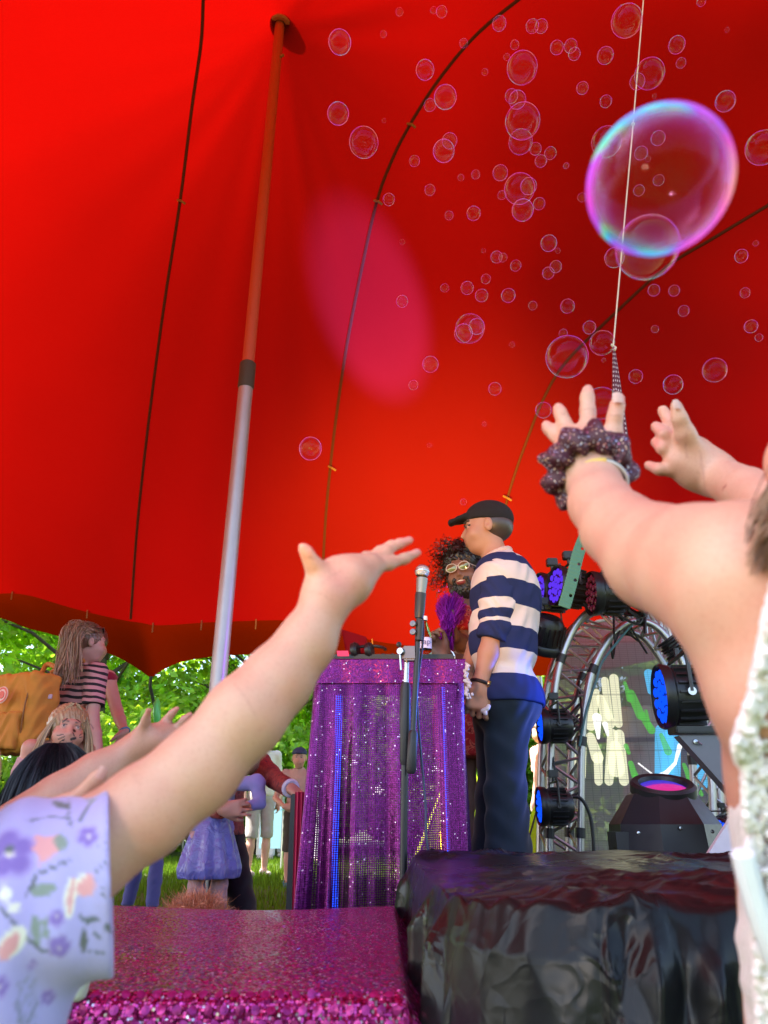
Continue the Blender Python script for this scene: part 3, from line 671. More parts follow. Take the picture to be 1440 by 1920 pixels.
def floral_child():
    root = empty("person", (-.45, .35, 0), "child in lavender floral top stretching one bare arm up across the picture", "person")
    B = pc([(614, 1120, .625, 42), (655, 1086, .635, 37), (694, 1060, .65, 19)], .012) + pc([(600, 1098, .62, 26), (596, 1070, .62, 20)], .012) + pc([(628, 1066, .635, 20), (686, 1056, .66, 17)], .012)
    B += pc([(662, 1104, .635, 26), (696, 1072, .655, 15)], .012)
    B += pc([(597, 1078, .62, 19), (585, 1056, .615, 14.5), (575, 1036, .612, 11.5), (567, 1025, .61, 9)], .005)
    B += pc([(697, 1062, .65, 15), (728, 1058, .665, 12), (758, 1048, .68, 10.5), (783, 1036, .69, 8.5)], .004)
    B += pc([(696, 1052, .66, 13), (724, 1034, .675, 10.5), (748, 1020, .69, 9.5), (768, 1013, .695, 8.5)], .004)
    B += pc([(686, 1052, .67, 12), (712, 1034, .69, 10), (734, 1022, .70, 9), (747, 1021, .705, 8)], .004)
    B += pc([(672, 1054, .67, 11), (686, 1042, .69, 8.5), (694, 1043, .695, 7.5)], .004)
    B += pc([(614, 1126, .62, 43), (574, 1206, .605, 51), (520, 1275, .59, 62), (460, 1342, .57, 72), (367, 1446, .55, 75), (271, 1522, .53, 81), (170, 1590, .51, 85), (-10, 1690, .48, 88)], .012)
    B += pc([(-20, 1740, .48, 120), (-160, 1800, .47, 150), (-180, 2200, .47, 170), (-180, 2500, .47, 170)], .05) + pc([(-200, 1750, .47, 70), (-290, 1580, .47, 60)], .04)
    HP, H, R = head_prims(W(-330, 1440, .47), V3((.5, .6, .6)), (0, -.4, 1), .92, True); B += HP
    # the other hand, thumb up behind the sleeve
    B += pc([(-160, 1640, .50, 60), (-20, 1600, .58, 40), (80, 1545, .60, 30), (125, 1520, .60, 30)], .02) + pc([(128, 1512, .60, 20), (160, 1486, .60, 15), (180, 1464, .60, 14), (192, 1450, .60, 11.5)], .006)
    for i in range(4): B += pc([(130, 1520 + 9 * i, .61, 15), (165, 1515 + 14 * i, .62, 10), (180, 1525 + 14 * i, .61, 9)], .004)
    pk = [('s', W(785, 1033, .69), .016, (.64, .27, .22), .9), ('s', W(767, 1015, .69), .016, (.64, .27, .22), .9), ('s', W(567, 1023, .61), .014, (.64, .27, .22), .9), ('s', W(640, 1090, .61), .03, (.62, .31, .23), 1)]
    b = sdf_obj("body", B, .0024, M_SKIN, root, SK, paint=pk + face_paint(H, .92), rel=2)
    paint_px(b, [([(440, 1283), (462, 1310), (478, 1338)], 4, (.50, .28, .20), 1), ([(250, 1450), (262, 1470)], 4, (.5, .28, .2), 1), ([(603, 1095), (620, 1080), (645, 1068)], 3, (.50, .26, .19), 1), ([(578, 1108), (600, 1112), (630, 1130)], 3, (.51, .28, .2), 1), ([(575, 1046), (590, 1046)], 2.5, (.45, .22, .16), 1)])
    nail(190, 1449, .588, V3((.3, 0, .8)), -Fv + V3((.3, 0, .2)), .0035, .0050, root)
    hair_cap(root, H, R, .92, (.12, .07, .04), down=.12)
    # top: wide short sleeve hanging under the arm, and body
    SP = pc([(212, 1644, .505, 152), (60, 1690, .49, 160), (-60, 1750, .48, 170)], .02) + pc([(-80, 1790, .455, 180), (-95, 2100, .455, 190), (-95, 2500, .46, 195)], .012)
    SI = pc([(290, 1640, .505, 130), (150, 1650, .495, 122)], .02)
    fold = lambda x, y, z: -.0015 + .0020 * np.sin(x * 95 + 9 * np.sin(z * 14)) + .0010 * np.sin(x * 210 + z * 30 + y * 60)
    sh = sdf_obj("shirt", SP, .0024, M_CLOTH, root, (.40, .37, .68), cuts=[(W(209, 1640, .505), Rv + Fv * .365 + Uv * .03)], inner=SI, disp=fold, rel=2)
    PU, LP, GR, PK, PW, DG = (.22, .15, .46), (.34, .27, .60), (.22, .27, .24), (.66, .32, .34), (.72, .72, .62), (.12, .14, .15)
    it = []
    def flower(x, y, r, c1, c2, n=5, ph=0):
        for k in range(n): a = ph + 2 * pi * k / n; it.append((x + cos(a) * r * .62, y + sin(a) * r * .62, r * .60, c2, .25))
        for k in range(n): a = ph + 2 * pi * k / n; it.append((x + cos(a) * r * .58, y + sin(a) * r * .58, r * .45, c1, .35))
        it.append((x, y, r * .2, (.75, .7, .55)))
    def leaf(x0, y0, x1, y1, w, c=GR):
        for k in range(9):
            t_ = k / 8; it.append((x0 + (x1 - x0) * t_, y0 + (y1 - y0) * t_, w * (sin(pi * t_) * .9 + .25), c, .3))
    flower(165, 1568, 19, PU, LP, 5, .3); flower(18, 1600, 46, PU, LP, 5, .8); it.append((18, 1592, 11, DG))
    # pink bell flower
    for (x, y, r) in ((72, 1572, 9), (80, 1580, 14), (92, 1578, 14), (100, 1588, 14), (82, 1596, 14), (92, 1600, 12), (78, 1612, 8), (76, 1622, 5), (66, 1590, 8), (106, 1572, 9), (110, 1590, 9)): it.append((x, y, r, PK, .3))
    leaf(110, 1566, 118, 1592, 11)
    it += [([(130, 1500), (128, 1530), (134, 1548)], 3.5, DG), ([(52, 1540), (90, 1532), (124, 1532)], 3, DG), ([(150, 1540), (165, 1512), (172, 1496)], 3, DG), ([(133, 1612), (100, 1626), (70, 1640), (48, 1680)], 3.5, DG)]
    for k in range(6): it.append(([(170, 1506), (156 + 9 * k, 1484 + abs(k - 3))], 2.2, GR))
    leaf(98, 1500, 128, 1516, 9, DG); leaf(58, 1672, 105, 1664, 12); leaf(150, 1650, 162, 1670, 16, PW); leaf(150, 1655, 160, 1680, 10, PK); leaf(135, 1640, 128, 1730, 11, PW); leaf(136, 1640, 130, 1722, 6, PK); leaf(165, 1640, 168, 1676, 12, PK)
    leaf(8, 1668, 14, 1684, 11, PW); leaf(16, 1706, 36, 1698, 9, PW); it.append(([(0, 1700), (30, 1735), (64, 1772), (80, 1784), (100, 1782)], 3.5, DG)); leaf(62, 1712, 72, 1770, 9); leaf(60, 1740, 92, 1722, 7); leaf(84, 1736, 88, 1758, 6); flower(106, 1722, 14, PU, LP); flower(112, 1775, 20, PU, (.30, .25, .5))
    leaf(8, 1790, 40, 1745, 22, PW); leaf(2, 1800, 32, 1752, 15, PK); leaf(156, 1722, 186, 1726, 7, DG); it.append(([(150, 1718), (168, 1735), (186, 1758)], 2.6, DG)); leaf(156, 1738, 158, 1790, 8, (.12, .13, .12)); it.append(([(168, 1784), (196, 1788)], 3, DG)); leaf(196, 1730, 212, 1750, 6, DG)
    for k in range(26): it.append((190 + 10 * sin(k * 2.1), 1576 + 4.2 * k, 3.2, DG, .8))
    for k in range(30): it.append((50 + 16 * sin(k * 1.7), 1835 + 3.2 * k, 6, (.24, .26, .34), .9))
    flower(0, 1850, 18, PU, LP); flower(90, 1870, 15, PU, LP); it.append(([(60, 1800), (60, 1815), (66, 1806)], 3, PU)); flower(60, 1810, 9, LP, PU, 4)
    it.append(([(30, 1880), (44, 1920)], 4, (.2, .22, .3))); it.append(([(70, 1880), (52, 1920)], 4, (.2, .22, .3)))
    paint_px(sh, it)
floral_child()

def second_child():
    root = empty("person", (-.75, .85, 0), "child in dull pink sleeve reaching an open hand behind the big raised arm", "person")
    B = pc([(256, 1408, 1.0, 25), (290, 1388, 1.0, 27), (308, 1380, 1.01, 22)], .015) + pc([(262, 1395, .99, 18), (268, 1372, .99, 13)], .01) + pc([(285, 1402, 1.0, 20), (325, 1396, 1.01, 18)], .01)
    B += pc([(266, 1376, .99, 12), (273, 1352, .985, 9), (279, 1331, .98, 6.5)], .004)
    B += pc([(296, 1374, 1.01, 11), (311, 1352, 1.02, 8.5), (322, 1338, 1.02, 7.2), (333, 1327, 1.02, 5.5)], .004)
    B += pc([(312, 1380, 1.01, 11), (332, 1366, 1.02, 9), (346, 1350, 1.02, 8.5), (357, 1340, 1.02, 7)], .004)
    B += pc([(318, 1388, 1.02, 11), (338, 1376, 1.03, 9), (352, 1362, 1.03, 8.5), (361, 1352, 1.03, 7)], .004) + pc([(322, 1396, 1.02, 10), (344, 1386, 1.03, 8), (358, 1374, 1.03, 7)], .004)
    B += pc([(254, 1410, 1.0, 25), (182, 1453, .97, 33), (110, 1500, .94, 38), (40, 1550, .92, 42), (-60, 1610, .9, 50), (-180, 1640, .9, 80), (-190, 2050, .95, 100)], .03)
    B += pc([(-200, 1620, .9, 45), (-230, 1520, .9, 40)], .03)
    HP, H, R = head_prims(W(-240, 1420, .88), V3((.6, .6, .4)), (0, 0, 1), .9, True); B += HP
    sdf_obj("body", B, .0035, M_SKIN, root, (.50, .26, .18), paint=[('s', W(279, 1331, .98), .012, (.55, .18, .13), .9), ('s', W(333, 1327, 1.02), .014, (.55, .18, .13), .9), ('s', W(357, 1342, 1.02), .014, (.50, .16, .13), .9)] + face_paint(H, .9), rel=2)
    sdf_obj("shirt", pc([(46, 1548, .92, 52), (-60, 1612, .9, 60), (-180, 1650, .9, 92), (-190, 2100, .95, 112)], .03), .004, M_CLOTH, root, (.42, .27, .27), cuts=[(W(46, 1548, .92), W(100, 1510, .94) - W(46, 1548, .92), .07)], disp=lambda x, y, z: .003 * np.sin(x * 80 + z * 60))
    hair_cap(root, H, R, .9, (.10, .06, .035), down=.1)
second_child()

def lace_child():
    root = empty("person", W(1530, 1500, .45) * 1.0, "child at right edge in white lace dress raising both hands to the bubbles", "person"); 
    SKB = (.60, .335, .24)
    B = pc([(1112, 900, .70, 47), (1126, 945, .655, 57), (1162, 992, .60, 70), (1235, 1046, .54, 99), (1312, 1066, .49, 119), (1398, 1092, .45, 140)], .008)
    B += pc([(1398, 1092, .45, 140), (1474, 1290, .43, 130), (1530, 1480, .45, 130), (1570, 2100, .47, 130)], .02) + pc([(1430, 1120, .45, 110), (1680, 1120, .50, 110)], .03) + pc([(1640, 1060, .44, 80), (1700, 930, .44, 70)], .03)
    B += pc([(1580, 1250, .46, 150), (1620, 2100, .49, 150)], .05)
    # left hand, back towards the camera
    B += pc([(1110, 895, .71, 46), (1100, 850, .745, 48)], .02) + pc([(1078, 850, .75, 22), (1062, 812, .765, 16)], .012) + pc([(1100, 845, .75, 24), (1102, 800, .765, 18)], .012) + pc([(1122, 850, .745, 26), (1150, 812, .75, 17)], .012) + pc([(1066, 868, .75, 20), (1040, 850, .76, 15)], .012)
    B += pc([(1150, 815, .75, 17), (1153, 782, .75, 14.5), (1157, 762, .752, 13.5), (1160, 747, .755, 11.5)], .004)
    B += pc([(1103, 805, .765, 17), (1102, 770, .775, 14.5), (1101, 745, .78, 13), (1102, 731, .785, 10.5)], .004)
    B += pc([(1068, 815, .765, 15), (1058, 792, .775, 13), (1051, 775, .78, 12), (1047, 765, .785, 10.5)], .004)
    B += pc([(1058, 832, .765, 15), (1042, 817, .775, 12.5), (1029, 804, .78, 11), (1024, 797, .782, 9.5)], .004)
    B += pc([(1040, 858, .76, 13), (1024, 861, .765, 10), (1014, 862, .768, 8)], .004)
    # right hand, palm towards the camera
    D = .86
    B += pc([(1440, 950, .74, 54), (1400, 922, .78, 46), (1345, 893, D, 37), (1322, 882, D, 38)], .004) + pc([(1322, 880, D, 38), (1288, 862, D, 36)], .02) + pc([(1300, 842, D, 24), (1276, 822, D, 18)], .015) + pc([(1292, 876, D, 30), (1268, 868, D, 20)], .015)
    B += pc([(1300, 846, D - .01, 24), (1284, 812, D - .02, 18), (1274, 785, D - .025, 14), (1268, 762, D - .025, 11.5)], .006)
    B += pc([(1276, 822, D, 14), (1256, 792, D + .01, 12), (1243, 770, D + .02, 10.5)], .004)
    B += pc([(1268, 838, D, 14), (1246, 814, D + .0, 12), (1230, 800, D + .01, 10.5)], .004)
    B += pc([(1264, 856, D, 13), (1242, 840, D, 11.5), (1229, 829, D + .01, 9.5)], .004)
    B += pc([(1268, 882, D, 14), (1236, 880, D, 11), (1216, 872, D + .01, 9)], .004)
    B += pc([(1440, 950, .74, 54), (1560, 1010, .66, 60), (1720, 1100, .54, 80)], .004)
    HP, H, R = head_prims(W(1760, 800, .44), V3((-.35, .7, .6)), (0, -.5, 1), .9, True); B += HP
    tips = [W(1160, 750, .755), W(1102, 733, .785), W(1047, 767, .785), W(1024, 798, .782), W(1268, 765, D), W(1243, 772, D), W(1228, 800, D), W(1229, 830, D), W(1216, 874, D)]
    b = sdf_obj("body", B, .0024, M_SKIN, root, SKB, paint=[('s', q, .013, (.66, .27, .22), .9) for q in tips] + [('s', W(1400, 1200, .33), .10, (.64, .33, .25), 1)] + face_paint(H, .9), rel=2)
    paint_px(b, [([(1355, 917), (1360, 911)], 2.6, (.30, .03, .03)), ([(1312, 845), (1318, 880), (1322, 920)], 3, (.50, .25, .19), 1), ([(1290, 800), (1285, 835), (1288, 858)], 2.5, (.50, .25, .19), 1),
                 ([(1088, 768), (1116, 768)], 2.2, (.48, .25, .18), 1), ([(1140, 778), (1168, 780)], 2.2, (.48, .25, .18), 1), ([(1042, 782), (1060, 776)], 2.2, (.48, .25, .18), 1), ([(1230, 812), (1244, 804)], 2, (.50, .2, .16), 1)])
    nail(1159, 744, .742, Uv, -Fv + Uv * .35, .0052, .0058, root); nail(1270, 757, D - .036, Uv, -Fv + Uv * .3 + Rv * .2, .0045, .0055, root)
    # dress
    rng = np.random.default_rng(5)
    lace = lambda x, y, z: .0010 * np.sin(x * 260) * np.sin(z * 240 + 2 * np.sin(x * 90)) + .0008 * np.sin(y * 330 + z * 300)
    DP = pc([(1562, 1400, .440, 168), (1578, 1560, .445, 176), (1596, 1800, .45, 178), (1616, 2300, .47, 200)], .02) + pc([(1620, 1060, .43, 150), (1592, 1200, .43, 160), (1562, 1380, .43, 160)], .02)
    M_LACE = colmat("lace", .8, sss=.0, var=.08, vs=170, bump=.8, bs=420, sheen=.3)
    sdf_obj("dress", DP, .003, M_LACE, root, (.70, .63, .62), disp=lace, rel=1)
    m = []; path = spline([(1462, 1070, .40), (1448, 1130, .40), (1434, 1190, .40), (1422, 1250, .40), (1408, 1320, .40), (1384, 1385, .405), (1386, 1420, .41)], 10)
    for i, p in enumerate(path):
        for k in range(30):
            q = W(p[0] + abs(rng.normal()) * 13 - 4, p[1] + rng.normal() * 7, p[2] - .008 + rng.normal() * .006); m.append(sph(q, .0012 + .0019 * rng.random(), .0010))
    for k in range(1500):
        yy = 1390 + 540 * rng.random(); xl = np.interp(yy, [1390, 1480, 1600, 1720, 1920], [1384, 1392, 1398, 1408, 1420]); m.append(sph(W(xl + 4 + 60 * rng.random() ** 2, yy, .395 + .03 * rng.random()), .0012 + .0018 * rng.random(), .0010))
    m += [cap(W(path[i][0] + 12, path[i][1], path[i][2] + .002), W(path[i + 1][0] + 12, path[i + 1][1], path[i + 1][2] + .002), .0045, k=.003) for i in range(len(path) - 1)]
    sdf_obj("lace_trim", m, .00115, M_LACE, root, (.76, .69, .68), rel=1)
    MB().tube([W(p[0], p[1], p[2] - .02) for p in spline([(1392, 1600, .40), (1412, 1680, .40), (1440, 1760, .40), (1470, 1830, .40)], 6)], .006, 8).build("ribbon", plain("white_satin", (.75, .75, .82), .35), root, True)
    hc = hair_cap(root, H, R, .95, (.16, .075, .04), down=.10)
    n = 420; r0 = rng.random((n, 1)); a = np.array([tuple(W(1540 + 90 * rng.random(), 760 + 120 * rng.random(), .39 + .03 * rng.random())) for _ in range(n)])
    e = np.array([tuple(W(1392 + 70 * rng.random() ** .6, 955 + 125 * rng.random() ** .8, .385 + .02 * rng.random())) for _ in range(n)])
    p1 = a + (e - a) * .3 + np.array([-.012, 0, .012]) * rng.random((n, 1)); p2 = a + (e - a) * .75 + np.array([-.014, 0, -.002]) * rng.random((n, 1))
    ribbons("loose_hair", bez(a, p1, p2, e), .0011, M_HAIR, root, (.25, .12, .065), rng)
    # scrunchie: worn on the wrist
    c = W(1102, 880, .708); ax = (W(1112, 900, .70) - W(1170, 1010, .58)).normalized(); M = frame(c, ax, Uv)
    m = []; N = 200; rr = 47 * .71 / FPX
    t = NT("glitter_fabric"); v = t.n("ShaderNodeTexVoronoi", Scale=900); t.l(t.coord(), v.inputs[0]); sp = t.n("ShaderNodeSeparateColor"); t.l(v.outputs['Color'], sp.inputs[0])
    gl = t.math('GREATER_THAN', sp.outputs[0], .93); hue = t.ramp(sp.outputs[1], [(0, (.9, .25, .5)), (.3, (.9, .6, .3)), (.6, (.35, .5, .9)), (1, (.9, .8, .6))])
    cc = t.mix(gl, (.05, .004, .016), hue); nm = t.n("ShaderNodeNormalMap", Strength=.7); t.l(v.outputs['Color'], nm.inputs['Color'])
    pb = t.pbsdf(cc, None, Roughness=.6); t.l(t.math('MULTIPLY', gl, .6), pb.inputs['Metallic'])
    mg = t.surf(pb.outputs[0])
    vs = []; fs = []; K = 14
    for i in range(N):
        a = 2 * pi * i / N; ruf = .0022 * sin(a * 9 + .5) + .001 * sin(a * 17); flare = .5 + .5 * sin(a * 9 + .8 * sin(a * 3))
        for k in range(K):
            b_ = 2 * pi * k / K; rad = .0118 + .0030 * flare * (1 + cos(b_)) * .6 + .0012 * sin(b_ * 3 + a * 13)
            vs.append(M @ V3(((rr + .006 + ruf + rad * cos(b_)) * cos(a), (rr + .006 + ruf + rad * cos(b_)) * sin(a), (rad * 1.0 + .004) * sin(b_) + .004 * cos(a * 9))))
    for i in range(N):
        for k in range(K): fs.append((i * K + k, ((i + 1) % N) * K + k, ((i + 1) % N) * K + (k + 1) % K, i * K + (k + 1) % K))
    tag(mesh_obj("scrunchie", vs, fs, mg), "dark maroon glitter scrunchie round the raised left wrist of the lace dress child", "scrunchie")
    # string bracelet below it
    c2 = W(1122, 912, .692); M2 = frame(c2, ax + Uv * .12, Uv); br = empty("bracelet", c2, "thin white and gold string bracelet on the wrist just below the scrunchie", "bracelet")
    rb = 52 * .69 / FPX
    MB().tube([M2 @ V3((rb * cos(a) * 1.03, rb * sin(a) * 1.03, .0)) for a in np.linspace(0, 2 * pi, 60)[:-1]], .0016, 8, closed=True).build("string_band", plain("white_string", (.62, .60, .58), .5), br, True)
    MB().tube([M2 @ V3((rb * cos(a) * 1.03, rb * sin(a) * 1.03, .0035)) for a in np.linspace(0, 2 * pi, 60)[:-1]], .0014, 8, closed=True).build("dark_band", plain("dark_string", (.03, .03, .04), .5), br, True)
    MB().tube([M2 @ V3((rb * cos(a) * 1.05, rb * sin(a) * 1.05, -.0005)) for a in np.linspace(-.75, .15, 16)], .0022, 8).build("gold_band", plain("gold_thread", (.75, .50, .12), .35), br, True)
lace_child()
# ============================================================ STAGE THINGS
M_CHROME = plain("chrome", (.42, .42, .43), .25, 1.0); M_ALU = plain("truss_aluminium", (.42, .41, .42), .34, .9, bump=.1); M_BLK = plain("black_plastic", (.012, .012, .014), .45, bump=.1); M_BLKM = plain("black_metal", (.018, .018, .02), .35, .3)
M_CABLE = plain("cable_rubber", (.008, .008, .009), .5)
def sequin(name, scale, c1, c2, holes=0.0, nst=.55, rough=.28, hole_scale=160, metal=.75, white=.965):
    t = NT(name); uv = t.coord('UV'); mp = t.n("ShaderNodeMapping"); t.l(uv, mp.inputs[0]); mp.inputs['Scale'].default_value = (1, 1, 1)
    v = t.n("ShaderNodeTexVoronoi", Scale=scale, Randomness=.35); t.l(mp.outputs[0], v.inputs[0]); sc = t.n("ShaderNodeSeparateColor"); t.l(v.outputs['Color'], sc.inputs[0])
    c = t.ramp(sc.outputs[0], [(0, c1), (.55, tuple(.6 * a + .4 * b for a, b in zip(c1, c2))), (.82, c2), (white - .01, c2), (white, (.9, .62, .8)), (1, (.9, .75, .85))]); gap = t.ramp(v.outputs['Distance'], [(.0, (1, 1, 1)), (.50, (1, 1, 1)), (.62, (.25, .25, .25))])
    c = t.mix(1.0, c, gap, 'MULTIPLY'); nm = t.n("ShaderNodeNormalMap", Strength=nst); nm.space = 'OBJECT'
    # tilt of each sequin: random offset added to the surface normal
    g = t.n("ShaderNodeNewGeometry"); vm = t.n("ShaderNodeVectorMath", _operation='SUBTRACT'); t.l(v.outputs['Color'], vm.inputs[0]); vm.inputs[1].default_value = (.5, .5, .5)
    v2 = t.n("ShaderNodeVectorMath", _operation='SCALE'); t.l(vm.outputs[0], v2.inputs[0]); v2.inputs['Scale'].default_value = nst
    v3 = t.n("ShaderNodeVectorMath", _operation='ADD'); t.l(v2.outputs[0], v3.inputs[0]); t.l(g.outputs['Normal'], v3.inputs[1]); v4 = t.n("ShaderNodeVectorMath", _operation='NORMALIZE'); t.l(v3.outputs[0], v4.inputs[0])
    p = t.pbsdf(c, v4.outputs[0], Roughness=rough, Metallic=metal)
    if holes:
        v5 = t.n("ShaderNodeTexVoronoi", Scale=hole_scale, Randomness=0.0); t.l(mp.outputs[0], v5.inputs[0]); hf = t.math('LESS_THAN', v5.outputs['Distance'], holes)
        tp = t.n("ShaderNodeBsdfTransparent"); tp.inputs[0].default_value = (.95, .75, .95, 1); mx = t.n("ShaderNodeMixShader"); t.l(hf, mx.inputs[0]); t.l(p.outputs[0], mx.inputs[1]); t.l(tp.outputs[0], mx.inputs[2])
        m = t.surf(mx.outputs[0])
    else: m = t.surf(p.outputs[0])
    return m
def grid_obj(name, P, mat, parent=None, uvs=None, wrap=False):
    "P (n, m, 3) grid, uv in metres along the cloth"
    n, m, _ = P.shape; Q = [(j * m + i, j * m + i + 1, (j + 1) * m + i + 1, (j + 1) * m + i) for j in range(n - 1) for i in range(m - 1)]
    du = np.concatenate([np.zeros((n, 1)), np.cumsum(np.linalg.norm(np.diff(P, axis=1), axis=2), 1)], 1); dv = np.concatenate([np.zeros((1, m)), np.cumsum(np.linalg.norm(np.diff(P, axis=0), axis=2), 0)], 0)
    du = np.broadcast_to(du.mean(0)[None], (n, m)) if uvs is None else uvs[0]; dv = dv if uvs is None else uvs[1]
    o = mesh_obj(name, P.reshape(-1, 3), Q, mat, parent, True); uv = o.data.uv_layers.new(name="UVMap"); lv = np.zeros(len(o.data.loops), np.int32); o.data.loops.foreach_get("vertex_index", lv)
    U = np.stack([du.ravel(), dv.ravel()], 1)[lv]; uv.data.foreach_set("uv", U.astype(np.float32).ravel()); return o
# ---- low stage box under magenta sequin cloth
def stage_box():
    r = empty("draped_stage_box", (-.5, 1.5, 0), "low box under magenta sequin cloth along the bottom of the picture", "stage box")
    MB().box((-.52, 1.52, .17), (.50, .47, .17), bev=.01).build("box", M_BLK, r)
    # cloth profile: front hem -> front edge -> top -> far edge -> back hem
    nx = 200; xs = np.linspace(-1.15, .10, nx); prof = []
    for z in np.linspace(.0, .345, 26): prof.append((1.0 - .02 * (1 - z / .37), z))
    for a in np.linspace(0, pi / 2, 8)[1:]: prof.append((1.025 - .025 * cos(a), .345 + .025 * sin(a)))
    for y in np.linspace(1.05, 1.97, 70): prof.append((y, .37))
    for a in np.linspace(0, pi / 2, 6)[1:]: prof.append((1.98 + .02 * sin(a), .35 + .02 * cos(a)))
    for z in np.linspace(.33, 0, 14): prof.append((2.0 + .03 * (1 - z / .35), z))
    pr = np.array(prof); P = np.zeros((len(pr), nx, 3)); X_, J_ = np.meshgrid(xs, np.arange(len(pr)))
    P[:, :, 0] = X_; P[:, :, 1] = pr[:, 0][:, None]; P[:, :, 2] = pr[:, 1][:, None]
    # right side folds down
    xe = .028; over = np.maximum(X_ - xe, 0); P[:, :, 0] = np.where(X_ > xe, xe + .35 * over + .02 * np.minimum(over / .03, 1), X_); P[:, :, 2] = np.maximum(P[:, :, 2] - np.where(X_ > xe, over * 1.2 + .01, 0), 0)
    lump = .006 * np.sin(X_ * 7 + P[:, :, 1] * 5) * np.sin(P[:, :, 1] * 8 + 1) - .010 * np.exp(-((P[:, :, 1] - 1.22 - .25 * (X_ + .4)) / .05) ** 2) * np.clip((-.2 - X_) * 3, 0, 1)
    top = (P[:, :, 2] > .30); P[:, :, 2] += lump * top; P[:, :, 1] -= np.where(top, 0, .012 * np.sin(X_ * 26) * (1 - P[:, :, 2] / .37))
    vv = np.concatenate([[0], np.cumsum(np.linalg.norm(np.diff(pr, axis=0), axis=1))])
    grid_obj("sequin_cloth", P, sequin("magenta_sequins", 300, (.20, .002, .075), (.80, .06, .40), nst=1.3, rough=.16, metal=.55, white=.94), r, (X_ * 1.0, np.broadcast_to(vv[:, None], X_.shape)))
    # the row of large paillettes along the front edge
    rg = np.random.default_rng(2); mb = MB()
    for row, (y, z) in enumerate(((1.012, .366), (1.003, .352), (1.0, .338), (1.0, .324))):
        for i in range(62):
            x = -1.08 + .0178 * i + (row % 2) * .009; 
            if x > .03: continue
            n = V3((rg.normal() * .25, -1 + .5 * (row == 0), .8 - .3 * row + rg.normal() * .25)); M = frame((x, y - .006, z + .004), n)
            mb.lathe([(0.0001, .0006), (.0052, 0), (.0053, -.0004)], M, 10)
    mb.build("large_sequins", plain("pink_paillettes", (.30, .015, .16), .3, .5, var=.9, vs=140), r, True)
stage_box()
tag(sdf_obj("paper_scrap", [cap(W(158, 1834, .86), W(146, 1856, .86), .008, .012, .01)], .002, M_CLOTH, None, (.62, .66, .52), rel=2), "small pale scrap with a black dot lying behind the floral sleeve", "paper scrap")
paint_px(bpy.data.objects["paper_scrap"], [(152, 1845, 3, (.02, .02, .02))])

